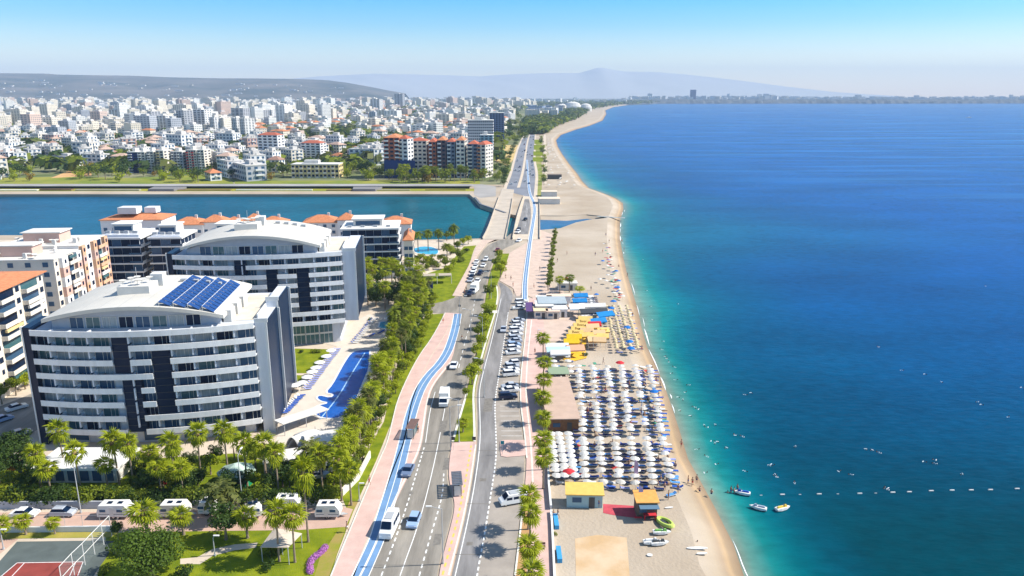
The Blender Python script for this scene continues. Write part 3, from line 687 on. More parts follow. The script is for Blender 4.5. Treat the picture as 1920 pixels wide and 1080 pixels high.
    MB().add(vs, fs).build('penthouse', [mat('penthouse_wall', (.40, .43, .49), .7, .3, var=.04, scale=.4)], r)
    ax2 = [xa-1.2+(xb-xa+2.4)*i/n for i in range(n+1)]
    za = lambda x: zc+1.6+(arch_h)*(1-((x-(xa+xb)/2)/((xb-xa+2.4)/2))**2)
    vs = []
    for (yy, dz) in ((None, 0), (None, .75), (D-.5, .75), (D-.5, 0)):
        for x in ax2: vs.append((x, yf(x)*.8+1.6 if yy is None else yy, za(x)+dz))
    fs = []
    for q in range(4):
        a = q*N; b = ((q+1) % 4)*N
        fs += [(a+i, a+i+1, b+i+1, b+i) for i in range(n)]
    fs += [(0, N, 2*N, 3*N), (N-1, 4*N-1, 3*N-1, 2*N-1)]
    roof = MB().add(vs, [f for f in fs]).build('roof', [roofm], r)
    seam = MB()
    for q in range(1, 9):
        x = ax2[0]+(ax2[-1]-ax2[0])*q/9; y0 = yf(x)*.8+1.6
        seam.add([(x-.06, y0, za(x)+.762), (x+.06, y0, za(x)+.762), (x+.06, D-.5, za(x)+.762), (x-.06, D-.5, za(x)+.762)], [(0, 1, 2, 3)])
    seam.build('roof_seam', [mat('seam_grey', (.45, .44, .42), .7)], roof)
    for i in range(8):
        x = xa+3.5+(xb-xa-7)*(i+.5)/8; m_ = MB()
        hh = min(2.3, zarc(x)-zc-.8)
        if hh < .7: continue
        wv = (xb-xa-7)/8-.5
        for q in (-wv/2, 0, wv/2): m_.box((q, 0, hh/2), (.09, .12, hh))
        m_.box((0, 0, hh), (wv, .12, .09)); sl = math.atan2((yf(x+.5)-yf(x-.5))*.6, 1.0)
        f_ = m_.build('penthouse_window', [offwhite], r, (x, yr+yf(x)*.6+1.95, zc+.1), rz=sl)
        MB().box((0, .02, hh/2), (wv-.1, .04, hh-.05)).build('pane', [[blueglass, tealglass, curtain, darkglass][i % 4]], f_)
    # roof terraces on the right and the plant room
    MB().box(((xb+W)/2+.6, D*.5+1, zc+.05), (W-xb-.6, D-6, .12)).build('roof_terrace', [terr], r)
    MB().box((W-.1, D*.35+2, zc+.55), (.25, D*.5, 1.1)).build('terrace_parapet', [white], r)
    for q in range(3):
        MB().box((xb+1.0+.2, 5+q*5.5, zc+1.3), (1.6, 3.6, 2.5)).build('terrace_room', [offwhite], r)
    px_ = xa+(xb-xa)*.42
    p_ = MB().box((px_, D*.45, za(px_)+1.2), (6.5, 5.5, 2.4)).build('plant_room', [offwhite], r)
    MB().box((px_+2.6, D*.45+5.2, za(px_)+1.6), (2.6, 2.6, 3.8)).build('lift_tower', [white], r)
    for q in range(6):
        c = (px_-2.2+q*.9, D*.45+rn.uniform(-2, 2), za(px_)+2.4)
        m_ = MB().tube(c, (c[0], c[1], c[2]+.9), .06).lathe([(.05, .9), (.5, 1.0), (.75, 1.25), (.7, 1.3), (.1, 1.1)], 9, c)
        m_.build('satellite_dish', [offwhite], p_)
    MB().tube((px_, D*.45, za(px_)+2.4), (px_, D*.45, za(px_)+6.0), .06).build('mast', [greymetal], p_)
    for q in range(4):
        MB().box((px_+7+q*2.5, D*.75, za(px_+7+q*2.5)+1.0), (1.3, 1.1, .8)).build('air_unit', [greymetal], r)
    # stepped ends on the right: wall, fin and slot of glass
    for j, (x0, x1, y0, y1, zt) in enumerate(ends(W, D, top) if ends else ((W+.01, W+2.9, 1.2, 13.2, top+.5), (W+.01, W+3.0, 13.22, D-.5, top+1.9))):
        zb = base-.2 if (base > 5 and j == 0) else 0
        MB().prism([(x0, y0), (x1-.9, y0), (x1-.9, y1), (x0, y1)], zb, zt).build('end_wall', [wallm], r)
        MB().box((x1-.72, (y0+y1)/2+.4, (zb+zt)/2+.2), (.34, y1-y0-.4, zt-zb-.6)).build('end_glazing', [darkglass], r)
        MB().box((x1-.68, y0+.12, (zb+zt)/2), (.44, .24, zt-zb)).build('end_fin', [white], r)
        MB().box((x1-.25, y1-.4, (zb+zt)/2), (.5, .3, zt-zb)).build('end_fin', [white], r)
        MB().box(((x0+x1)/2-.2, y0+.15, zt+.45), (x1-x0-.2, .25, .9)).build('terrace_parapet', [white], r)
    # tilted dark glass fin on the left
    MB().prism([(-1.7, 1.0), (-.02, .3), (-.02, 9), (-1.7, 9)], 0, top+1.2).build('corner_glazing', [darkglass], r)
    MB().box((-1.85, 1.1, (top+1.2)/2), (.28, .4, top+1.3)).build('corner_fin', [white], r)
    if solar:
        rack0 = ax2[-1]
        for q in range(4):
            x0 = xb-11.0+q*2.75; rk = empty('solar_rack', (0, 0, 0)); rk.parent = r
            for e in (0, 1):
                for j in range(12):
                    y = 1.0+j*1.95+yf(x0)*.3
                    z0 = za(x0+1.3)+1.1
                    m = MB(); xo = x0; w2 = 2.15
                    zz0 = za(x0)+1.7; zz1 = za(x0+2.15)+.95
                    if e == 0:
                        m.add([(xo, y, zz0), (xo+w2, y, zz1), (xo+w2, y+1.66, zz1), (xo, y+1.66, zz0), (xo, y, zz0-.08), (xo+w2, y, zz1-.08), (xo+w2, y+1.66, zz1-.08), (xo, y+1.66, zz0-.08)],
                              [(0, 1, 2, 3), (7, 6, 5, 4), (0, 4, 5, 1), (1, 5, 6, 2), (2, 6, 7, 3), (3, 7, 4, 0)])
                        m.build('solar_panel', [panelm], rk)
            m = MB(); y0 = 1.0+yf(x0)*.3; y1 = y0+12*1.95
            m.box((x0+2.23, (y0+y1)/2, za(x0+2.15)+.95), (.12, y1-y0, .12)); m.box((x0-.06, (y0+y1)/2, za(x0)+1.66), (.12, y1-y0, .12))
            for j in range(7):
                yy = y0+(y1-y0)*j/6; m.tube((x0, yy, za(x0)+.7), (x0, yy, za(x0)+1.66), .05, n=4)
            m.box((x0+2.45, (y0+y1)/2, za(x0+2.45)+.82), (.25, y1-y0, .1))
            m.build('solar_frame', [white], rk)
    return r
phi = math.atan2(5.0, 44.2)
gA = [(16.2, 19.6, 5, 6), (23.6, 27.2, 2, 5), (17.3, 21.0, 0, 3)]
hotel('curved_hotel', (-96.0, 141.5), 43.2, 3.1, 3.0, gA, phi, 'nearer white curved hotel with blue solar panels on its arched roof', 2.7, True)
gB = [(23.5, 26.5, 6, 6), (30.0, 33.0, 3, 6), (37 - 3.5, 37 - 1, 0, -1), (36.5-4.5+7.3-4.6, 36.5-4.5+7.3-4.6+.1, 9, 9), (26.0, 29.0, 3, 5), (35.2-1.2, 37.0-.2, 2, 5)]
gB = [(20.0, 23.2, 6, 6), (26.6, 29.6, 3, 5), (34.0, 37.2, 2, 5)]
hotel('curved_hotel', (-94.0, 202.0), 46.0, 6.8, 2.82, [(17, 20.2, 6, 6), (25.4, 28.4, 3, 5), (33.6, 36.9, 2, 5)], phi, 'farther curved hotel with plain pale arched roof behind the solar panels', 3.4, False, ends=lambda W, D, top: ((W+.01, W+4.2, 1.2, D-.5, top+.6),))
for m_ in ():
    pass

# ================================================================== BLOCKS AND HOUSES NEAR THE RIVER
blk_cache = {}
def glassblock(name, loc, rz, w, d, fl, h, z0, label, cat='apartment building', side='R', roof='flat', glass=None, slab=None, wallmat=None, cat2=None):
    r = empty(name, (loc[0], loc[1], 0), rz); tag(r, label, cat)
    nf = int(round((h-z0)/fl)); wallmat = wallmat or bluegrey; slab = slab or white; glass = glass or darkglass
    MB().box((w/2, d/2, h/2), (w-1.6, d-1.6, h-.1)).build('wall', [wallmat], r)
    for k in range(nf+1):
        z = z0+fl*k
        MB().prism([(0, 0), (w, 0), (w, d), (0, d)], z-.35, z+.12 if k < nf else z+.25).build('floor_slab', [slab], r)
        if k < nf:
            n = max(2, int(w/3.2))
            for i in range(n):
                g = MB().box((.8+(w-1.6)*(i+.5)/n, .72, z+.14+(fl-.5)/2), ((w-1.6)/n-.15, .12, fl-.52)).build('window', [glass if (i*7+k*3) % 5 else blueglass], r)
            n2 = max(2, int(d/3.5))
            for i in range(n2):
                MB().box((w-.73, .8+(d-1.6)*(i+.5)/n2, z+.14+(fl-.5)/2), (.12, (d-1.6)/n2-.7, fl-.8)).build('window', [glass], r)
            MB().box((w-2.4, .06, z+.5), (4.4, .08, .7)).build('balcony_rail', [blueglass], r)
            MB().box((w-.06, 1.9, z+.5), (.08, 3.4, .7)).build('balcony_rail', [white], r)
    MB().box((w*.45, d*.55, h+1.5), (w*.5, d*.45, 2.9)).build('penthouse', [offwhite], r)
    MB().box((w*.45, d*.55-d*.225-.06, h+1.5), (w*.42, .1, 1.6)).build('penthouse_window', [blueglass], r)
    MB().box((w*.45, d*.55, h+3.1), (w*.56, d*.52, .3)).build('penthouse_roof', [white], r)
    for q in range(4): MB().box((w*.15+q*w*.22, d*.18, h+.7), (1.6, 1.0, .8)).build('air_unit', [greymetal], r)
    return r
a = P(187, 585); glassblock('apartment_building', (-145, 258), .06, 14.2, 16, 3.0, 22.6, 0.4, 'left one of two dark glass blocks with white slabs behind the near hotel')
glassblock('apartment_building', (-128.6, 259), .06, 12.0, 16, 3.0, 22.0, 0.4, 'right one of two dark glass blocks with white slabs behind the near hotel')
glassblock('apartment_building', (-112, 268), .06, 13.0, 16, 3.0, 21.0, 0.4, 'grey flat-roofed block half hidden behind the roof of the farther hotel')
glassblock('apartment_building', (-66.5, 285), .10, 22.5, 20, 2.95, 19.8, 2.2, 'dark glass block with white balconies beside the palm garden and river pool')
# ground piece of that block, white with palms before it
def house(name, x, y, w, d, h, rz, wallmat, roofmat, label, cat='house', fl=3.0, rise=2.4, group=None, chim=True):
    r = empty(name, (x, y, 0), rz); tag(r, label, cat, group)
    MB().box((0, 0, h/2), (w, d, h)).build('wall', [wallmat], r)
    rf = MB().hip(0, 0, w, d, h, rise).build('roof', [roofmat], r)
    if chim: MB().box((w*.2, 0, h+rise), (1.1, .9, 1.8)).build('chimney', [offwhite], rf)
    nf = max(1, int(h/fl)); n = max(2, int(w/3.3)); n2 = max(2, int(d/3.5))
    wm_ = MB().box((0, 0, 0), (1.5, .14, 1.4)).build('w', [blueglass]); me = wm_.data; bpy.data.objects.remove(wm_)
    wm2 = MB().box((0, 0, 0), (.14, 1.4, 1.4)).build('w', [darkglass]); me2 = wm2.data; bpy.data.objects.remove(wm2)
    for k in range(nf):
        for i in range(n): inst('window', me, r, (-w/2+w*(i+.5)/n, -d/2-.03, 1.6+k*fl))
        for i in range(n2): inst('window', me2, r, (w/2+.03, -d/2+d*(i+.5)/n2, 1.6+k*fl))
    return r
cream = mat('cream_wall', (.70, .64, .55), .85, .2, var=.05, scale=.3)
pinkw = mat('pink_wall', (.62, .40, .33), .85, .2, var=.05, scale=.3)
whitew = mat('white_wall', (.74, .73, .72), .85, .2, var=.04, scale=.3)
yelloww = mat('yellow_wall', (.66, .52, .26), .85, .2, var=.05, scale=.3)
greyw = mat('grey_wall', (.42, .43, .46), .85, .2, var=.05, scale=.3)
def hs(u, v, h, Y, w, d, rz, wm_, rm, label, **k):
    p = AY(u, v, Y); return house('terraced_house' if k.pop('t', 0) else 'apartment_building', p.x, Y+d/2, w, d, p.z, rz, wm_, rm, label, **k)
hs(243, 412, 0, 322, 26, 16, .05, whitew, orange_roof, 'tall white block with orange roof and rooftop dishes by the river', cat='apartment building', rise=2)
for (dx, dy, w_, d_, h_) in ((-94.0-0, 0, 0, 0, 0),): pass
r_ = [o for o in scene.objects if o.get('label', '').startswith('tall white block')][0]
z_ = r_.children[0].dimensions.z if False else 19.5
MB().box((-2, -3, z_+1.9), (8, 6, 2.8)).build('stair_head', [white], r_); MB().box((6, 1, z_+1.5), (5, 5, 2.4)).build('stair_head', [whitew], r_)
i = 0
HR = ((347, 421, 350, 15, 12, .1, 'between the tall white block and the curved hotel roof'), (398, 416, 352, 11, 9, .1, 'just above the pale arched roof left end'), (432, 420, 358, 11, 11, .1, 'above the plant room of the farther hotel'),
      (472, 413, 352, 8, 8, .1, 'small and square, third along the river bank'), (507, 419, 360, 13, 11, .1, 'right of the small square roof'), (598, 417, 348, 16, 12, .1, 'wide and low, left of the dark glass block'),
      (647, 412, 345, 8, 8, .1, 'highest and smallest, touching the dark glass block'), (738, 420, 330, 14, 12, .1, 'behind the dark glass block near the river pool'))
for (u, v, Y, w, d, rz, tx) in HR:
    p = AY(u, v, Y); house('river_house', p.x, Y+d/2, w, d, p.z, rz, whitew, orange_roof, 'orange roofed house '+tx, group='orange roofed houses on the near river bank', rise=2.8)
p = AY(760, 455, 300); house('river_house', -42.6, 304, 3.6, 18, 14, .1, cream, orange_roof, 'cream wing with orange gable beside the dark glass block', rise=2)
# rooftop clutter of the tall white block
def roofkit(r, cx, cy, z, n, rn, spread):
    for q in range(n):
        x = cx+rn.uniform(-spread[0], spread[0]); y = cy+rn.uniform(-spread[1], spread[1])
        if q % 3 == 0: MB().lathe([(.5, 0), (.5, 1.1), (.1, 1.25)], 8, (x, y, z+.3)).build('water_tank', [white], r)
        elif q % 3 == 1: MB().tube((x, y, z), (x, y, z+.9), .06, n=5).lathe([(.05, .8), (.55, .95), (.8, 1.3), (.75, 1.34), (.1, 1.1)], 8, (x, y, z)).build('satellite_dish', [offwhite], r)
        else: MB().box((x, y, z+.8), (.9, .7, 1.6)).build('chimney', [offwhite], r)
# ---- the cream and the pink apartment blocks on the left: sunlit long sides face right
def longblock(name, x1, y0, y1, depth, h, rz, cols, label, roofmat, fl=2.95, rn=None, hip=False, bays=None, seed=1):
    r = empty(name, (x1, y0, 0), rz); tag(r, label, 'apartment building'); L = y1-y0; rn = random.Random(seed)
    MB().box((-depth/2, L/2, h/2), (depth, L, h)).build('wall', [cols[0]], r)
    nf = int(h/fl); off = h-nf*fl
    wb = MB().box((0, 0, 0), (.14, 1.5, 1.35)).build('w', [darkglass]); wme = wb.data; bpy.data.objects.remove(wb)
    wb = MB().box((0, 0, 0), (.14, .9, 1.1)).build('w', [darkglass]); wms = wb.data; bpy.data.objects.remove(wb)
    wb = MB().box((0, 0, 0), (1.5, .14, 1.35)).build('w', [blueglass]); wmf = wb.data; bpy.data.objects.remove(wb)
    bays = bays or [('win', 5), ('bal', 5), ('bay', 3), ('win', 6), ('bal', 4), ('bay', 3)]
    tot = sum(b[1] for b in bays); y = 0
    for kind, b in bays:
        bl_ = b/tot*L; yc = y+bl_/2
        if kind == 'bay':
            for k in range(nf):
                MB().box((.55, yc, off+k*fl+fl/2), (1.1, bl_-.3, fl-.02)).build('bay_front', [cols[1+(k % 2)]], r)
                inst('window', wms, r, (1.12, yc, off+k*fl+1.6))
        elif kind == 'bal':
            for k in range(nf):
                z = off+k*fl
                MB().box((.75, yc, z+.08), (1.5, bl_-.3, .16)).box((1.44, yc, z+.6), (.12, bl_-.3, .9)).box((.75, yc-bl_/2+.2, z+.6), (1.3, .12, .9)).build('balcony', [cols[3] if k % 2 else cols[0]], r)
                MB().box((.03, yc, z+1.4), (.1, bl_-.7, 2.2)).build('balcony_window', [[tealglass, darkglass, blueglass][rn.randint(0, 2)]], r)
                if rn.random() < .3: MB().box((1.2, yc, z+2.2), (.5, bl_-1, .7)).build('awning', [[yelloww, white, tealglass][rn.randint(0, 2)]], r)
        else:
            for k in range(nf):
                nn = max(1, int(bl_/2.2))
                for q in range(nn): inst('window', wme if rn.random() < .6 else wms, r, (.03, y+bl_*(q+.5)/nn, off+k*fl+1.6))
        y += bl_
    n = max(2, int(depth/4.5))
    for k in range(nf):
        for i in range(n): inst('window', wmf, r, (-depth*(i+.5)/n, -.03, off+k*fl+1.6))
    if hip:
        rf = MB().hip(-depth/2, L/2, depth, L, h+.2, 2.4, ov=.9).build('roof', [roofmat], r)
        MB().box((-depth/2, L*.45, h+1.6), (5, 6, 3.4)).build('stair_head', [white], r)
        for q in range(3): MB().box((-depth*.25-q*3, L*.3+q*4, h+1.8), (.9, .7, 2.2)).build('chimney', [offwhite], rf)
    else:
        MB().box((-depth/2, L/2, h+.15), (depth+.4, L+.4, .3)).build('roof', [roofmat], r)
        MB().box((-depth*.55, L*.5, h+1.8), (depth*.45, L*.4, 3.2)).build('stair_head', [cols[1]], r)
        MB().box((-depth*.55, L*.5, h+3.55), (depth*.5, L*.44, .3)).build('stair_head_roof', [offwhite], r)
        roofkit(r, -depth/2, L/2, h+.3, 16, rn, (depth*.42, L*.45))
    return r
peach = mat('peach_wall', (.62, .38, .24), .85, .2, var=.05, scale=.3)
longblock('apartment_building', -121.0, 163.5, 191, 26, 25.2, .09, [cream, whitew, cream, cream], 'cream block with orange hipped roof at the left edge', orange_roof, hip=True, seed=3, bays=[('win', 4), ('bal', 6), ('win', 2), ('bal', 6), ('win', 2)])
longblock('apartment_building', -133.2, 212, 227, 24, 23.8, .1, [cream, pinkw, whitew, cream], 'nearer half of the pink and cream apartment block with rooftop tanks', offwhite, seed=4, bays=[('win', 2), ('bay', 3), ('bal', 4), ('bay', 2.5)])
longblock('apartment_building', -134.5, 227.3, 246, 24, 24.8, .1, [whitew, pinkw, peach, peach], 'farther half of the pink and orange apartment block with rooftop tanks', offwhite, seed=5, bays=[('bay', 2), ('win', 4), ('bay', 2), ('bal', 4), ('bay', 2)])
house('low_house', -166, 262, 18, 14, 12, .1, cream, redroof, 'low brown roofed house between the pink block and the river', rise=2)
house('low_house', -172, 235, 12, 12, 16, .1, yelloww, orange_roof, 'yellow house with orange roof at the left edge behind', rise=2.2)
house('low_house', -186, 290, 30, 14, 9, .05, greyw, offwhite, 'long low grey roofed building on the near bank at far left', rise=1)
house('low_house', -160, 300, 22, 12, 9, .05, cream, redroof, 'long brown roofed building on the bank left of the tall block', rise=1.6)
# ================================================================== HOTEL GROUNDS
poolm = mat('pool_water', (.004, .085, .38), .2, .25, scale=.8, c2=(.006, .10, .43), bump=.25, bscale=1.2)
poolt = mat('pool_water_turquoise', (.04, .35, .50), .12, .5, var=.1, scale=.8, bump=.2, bscale=2)
deckm = mat('pool_deck', (.60, .53, .45), .85, .2, var=.05, scale=.4)
sheet('pool_deck', [(512, 840), (540, 760), (575, 705), (600, 680), (632, 650), (612, 645), (660, 605), (690, 590), (745, 590), (752, 620), (715, 660), (700, 720), (660, 790), (600, 850)], .05, deckm)
def pool(name, pts, m, label):
    c = [(p[0], p[1]) for p in px(pts)]
    r = empty(name, (c[0][0], c[0][1], 0)); tag(r, label, 'pool')
    c = [(a-r.location.x, b-r.location.y) for a, b in smoothline([Vector((q[0], q[1], 0)) for q in c+[c[0]]], 2)[:-1]] if False else None
    loc = r.location
    q = [Vector((p[0]-loc.x, p[1]-loc.y, 0)) for p in px(pts)]; ln = smoothline(q+[q[0]], 1)
    MB().flat([(p.x, p.y) for p in ln], .075).build('water', [m], r)
    mb = MB(); ribbon(mb, ln, .55, .11); mb.build('rim', [white], r); return r
main = [(694, 656), (668, 657), (656, 664), (645, 680), (634, 700), (622, 722), (609, 737), (625, 740), (620, 746), (600, 741), (592, 746), (600, 753), (616, 756), (598, 760), (584, 768), (594, 782), (615, 786), (640, 784), (662, 770), (680, 720), (694, 690)]
pl = pool('swimming_pool', main, poolm, 'long deep blue hotel pool with scalloped edge and lane line')
mb = MB(); l_ = [p-pl.location for p in line([(684, 662), (660, 700), (634, 745), (604, 782)])]; dashes(mb, l_, .32, .085, 1.6, .12); mb.build('lane_line', [mat('lane_white', (.35, .55, .75), .6)], pl)
pool('childrens_pool', [(712, 604), (745, 600), (745, 616), (708, 617)], poolt, 'small turquoise pool with slides beyond the long blue pool')
pool('lagoon_pool', [(776, 466), (790, 462), (812, 463), (824, 470), (820, 478), (795, 477), (776, 474)], poolt, 'light blue pool by the river among palms')
# loungers and parasols around the pool
def lounger_proto(c1, c2):
    r = empty('sun_lounger'); m = MB()
    for s in (-.3, .3): m.box((0, s, .28), (1.9, .05, .06))
    for x in (-.85, .85):
        for s in (-.28, .28): m.box((x, s, .13), (.05, .05, .26))
    m.build('frame', [white], r)
    MB().box((.25, 0, .34), (1.35, .6, .08)).build('mattress', [c1], r)
    MB().add([(-.42, -.3, .34), (-.42, .3, .34), (-1.0, .3, .72), (-1.0, -.3, .72), (-.45, -.3, .42), (-.45, .3, .42), (-1.02, .3, .79), (-1.02, -.3, .79)], [(0, 1, 2, 3), (7, 6, 5, 4), (0, 4, 5, 1), (1, 5, 6, 2), (2, 6, 7, 3), (3, 7, 4, 0)]).build('backrest', [c2], r)
    return r
cb = mat('blue_fabric', (.03, .10, .42), .9, .1, var=.1, scale=3); cw = mat('white_fabric', (.72, .71, .69), .9, .1); cl = mat('lilac_fabric', (.30, .33, .62), .9, .1, var=.1, scale=3)
cn = mat('navy_fabric', (.02, .03, .12), .9, .1); cr_m = mat('red_fabric', (.55, .04, .05), .9, .1)
LB = lounger_proto(cb, cw); LW = lounger_proto(cw, cb); LL = lounger_proto(cl, cl)
def row(proto, a, b, n, rz, lab, group, jit=.15, seed=0):
    A_ = P(*a); B_ = P(*b); rn = random.Random(seed)
    for i in range(n):
        p = A_.lerp(B_, (i+.5)/n); place(proto, (p.x+rn.uniform(-jit, jit), p.y, .06), rz+rn.uniform(-.06, .06), 1, lab % ordw(i+1), 'sun lounger', group)
row(LB, (532, 778), (566, 742), 12, .25, '%s blue lounger from the camera end of the hotel pool row', 'blue loungers beside the hotel lawn', seed=1)
row(LL, (575, 733), (634, 655), 22, .25, '%s lilac lounger along the lawn edge of the long pool', 'lilac loungers beside the hotel lawn', seed=2)
row(LW, (664, 646), (702, 598), 16, .2, '%s white and blue lounger beyond the far pool end', 'loungers beside the farther hotel', seed=3)
row(LB, (690, 633), (722, 621), 7, .9, '%s blue lounger below the turquoise pool', 'loungers by the turquoise pool', seed=4, jit=.5)
# parasols
def parasol_proto(rad, hgt, c, name='beach_umbrella', n=8, droop=.35, frill=True):
    r = empty(name); prof = [(rad, hgt-droop-.12), (rad, hgt-droop), (rad*.5, hgt-.08), (.06, hgt+.06)]
    m = MB(); m.lathe(prof[1:], n); vs = []
    m.build('canopy', [c], r)
    MB().tube((0, 0, 0), (0, 0, hgt-.12), .035, n=5).build('pole', [greymetal], r)
    return r
pw = mat('umbrella_white', (.80, .79, .76), .85, .15, var=.03, scale=1)
PW = parasol_proto(1.45, 2.5, pw)
for i, (u, v) in enumerate(((583, 722), (592, 712), (573, 733), (560, 738), (599, 704), (606, 694), (618, 682), (627, 671), (745, 600), (752, 604), (733, 609))):
    p = P(u, v); place(PW, (p.x-.8, p.y, .05), 0, 1, '%s white parasol along the %s' % (ordw(i+1 if i < 8 else i-7), 'lilac lounger row by the lawn' if i < 8 else 'turquoise pool under the palms'), 'parasol', 'white parasols at the hotel pools')
# curved white canopy and ramp at the near end of the pool
sh = empty('shade_sail', P(580, 832)); tag(sh, 'white tent-like shade sail at the near end of the pool', 'shade sail')
vs = []; n = 14
for i in range(n+1):
    t_ = i/n
    for j in range(7):
        s_ = j/6; x = -4.0+8*t_*(.4+.6*s_); y = -4+7*s_; z = .5+2.8*sin(pi*t_)*(1-s_*.55)
        vs.append((x, y, z))
fs = [(i*7+j, i*7+j+1, (i+1)*7+j+1, (i+1)*7+j) for i in range(n) for j in range(6)]
o = MB().add(vs, fs).build('fabric', [white], sh, smooth=True); md = o.modifiers.new('t', 'SOLIDIFY'); md.thickness = .08
for x, y in ((-5, -4), (0, -4), (3, -4), (0, 5)): MB().tube((x*.6, y, 0), (x*.6, y, 1.6), .07).build('mast', [greymetal], sh)
bar = empty('pool_bar_roof', P(568, 798), .9); tag(bar, 'cream slanted roof strip covering the steps by the pool', 'canopy')
MB().add([(-6, -1.6, 3.0), (6, -1.6, 2.3), (6, 1.6, 2.3), (-6, 1.6, 3.0), (-6, -1.6, 2.8), (6, -1.6, 2.1), (6, 1.6, 2.1), (-6, 1.6, 2.8)], [(0, 1, 2, 3), (7, 6, 5, 4), (0, 4, 5, 1), (1, 5, 6, 2), (2, 6, 7, 3), (3, 7, 4, 0)]).build('roof', [offwhite], bar)
for x in (-5.5, 0, 5.5):
    for y in (-1.3, 1.3): MB().tube((x, y, 0), (x, y, 2.35), .09).build('post', [greymetal], bar)
# low garden wing with white roof in front of the near hotel
gw = empty('garden_pavilion', P(150, 905)); tag(gw, 'low pavilion with long white flat roof before the near hotel', 'pavilion')
MB().box((0, 3, 1.5), (14, 6, 3.0)).build('wall', [offwhite], gw); MB().box((0, 3.2, 3.25), (16, 8.6, .45)).build('roof', [white], gw)
for q in range(6):
    f_ = MB().box((-5.8+q*2.3, -.06, 1.5), (1.9, .12, 2.3)).build('door', [offwhite], gw); MB().box((-5.8+q*2.3, -.14, 1.5), (1.6, .05, 2.1)).build('pane', [blueglass], f_)
gw = empty('garden_pavilion', P(445, 905), .2); tag(gw, 'green sided kiosk with pale peaked roof among palms', 'kiosk')
grn = mat('green_canvas', (.01, .22, .10), .8, .2, var=.08, scale=1)
MB().lathe([(3.2, 0), (3.0, 2.2)], 8, mi=0).build('wall', [grn], gw); MB().lathe([(3.5, 2.2), (3.4, 2.5), (.3, 3.9)], 8).build('roof', [mat('green_roof', (.45, .58, .50), .7), ], gw)
# terrace at lower right of near hotel, parked vehicles under trees
for i, (u, v, w, d, h) in enumerate(((545, 878, 9, 4, 2.8), (615, 845, 8, 5, 3.0))):
    p = P(u, v); gw = empty('service_shed', p, .3); tag(gw, ('pale flat roofed shed under the palms ' + ('left of the green belt' if i == 0 else 'at the foot of the pool sail')), 'shed')
    MB().box((0, 0, h/2), (w, d, h)).build('wall', [greyw], gw); MB().box((0, 0, h+.12), (w+.8, d+.8, .24)).build('roof', [offwhite], gw); MB().box((0, -d/2-.05, 1.1), (1.2, .1, 2.1)).build('door', [darkmetal], gw)
# thatched pergola and signs by the farther hotel
pg = empty('pergola', P(805, 535), .1); tag(pg, 'beige canopied pergola beside the lawns by the river road', 'pergola')
for q in range(3): MB().box((-6+q*6, 4, 3.1), (4.8, 4, .25)).build('canopy', [mat('canvas_sand', (.42, .36, .28), .9)], pg)
for x in (-8.5, -3, 3, 8.5):
    for y in (1.8, 6.2): MB().tube((x, y, 0), (x, y, 3), .1).build('post', [offwhite], pg)
sg = empty('sign_panel', P(793, 545)); tag(sg, 'dark blue hotel sign board on posts beside the lawn', 'sign')
MB().box((0, 0, 2.2), (7.5, .3, 2.6)).build('board', [mat('sign_blue', (.02, .03, .22), .5)], sg)
for x in (-3, 3): MB().box((x, .05, .45), (.2, .2, .9)).build('post', [greymetal], sg)
for k in range(7): MB().box((-2.2+k*.75, -.17, 2.4), (.45, .04, .5)).build('letter_block', [white], sg)
# ================================================================== VEGETATION
def frond_fan(L, seed, n=9):
    rn = random.Random(seed); m = MB(); m.box((L*.25, 0, 0), (L*.5, .05, .04))
    for i in range(n):
        a = R(-78+156*i/(n-1))+rn.uniform(-.06, .06); l = L*(.62-.12*abs(i-(n-1)/2)/(n/2))*rn.uniform(.9, 1.1)
        b = Vector((L*.45, 0, 0)); d = Vector((cos(a), sin(a), 0)); s = Vector((-sin(a), cos(a), 0))
        w = L*.055; mid = b+d*l*.55+Vector((0, 0, .02)); tip = b+d*l+Vector((0, 0, -l*.32))
        m.add([b, mid-s*w+Vector((0, 0, -.05)), mid+Vector((0, 0, .04)), mid+s*w+Vector((0, 0, -.05)), tip-s*w*.25, tip+s*w*.25], [(0, 1, 2), (0, 2, 3), (1, 4, 2), (2, 4, 5), (2, 5, 3)])
    return m
def frond_feather(L, seed, n=11):
    rn = random.Random(seed); m = MB(); pts = []
    for i in range(n+1):
        t = i/n; pts.append(Vector((L*(t-.12*t*t), 0, L*(.18*sin(pi*t*.9)-.55*t*t*t))))
    for i in range(n):
        a, b = pts[i], pts[i+1]; m.add([a+Vector((0, -.03, 0)), b+Vector((0, -.03, 0)), b+Vector((0, .03, 0)), a+Vector((0, .03, 0))], [(0, 1, 2, 3)])
        if i == 0: continue
        for s in (-1, 1):
            l = L*.26*sin(pi*(.12+.8*i/n)); e = (b-a).normalized()
            tip = a+Vector((0, s*l, -l*.35))+e*l*.7
            m.add([a, a.lerp(b, .95), tip+e*.05, tip], [(0, 1, 2, 3)])
    return m
def crown_fronds(kind, L, n, seed, top=80, bot=-55):
    """list of (frond number, euler, scale)"""
    rn = random.Random(seed); out = []
    for i in range(n):
        f = (i+.5)/n; el = R(top+(bot-top)*f**.9)+rn.uniform(-.12, .12); az = i*2.39996+rn.uniform(-.25, .25)
        out.append((i % 3, (rn.uniform(-.25, .25), -el, az), rn.uniform(.85, 1.12)*(1-.15*(el > R(55)))))
    return out
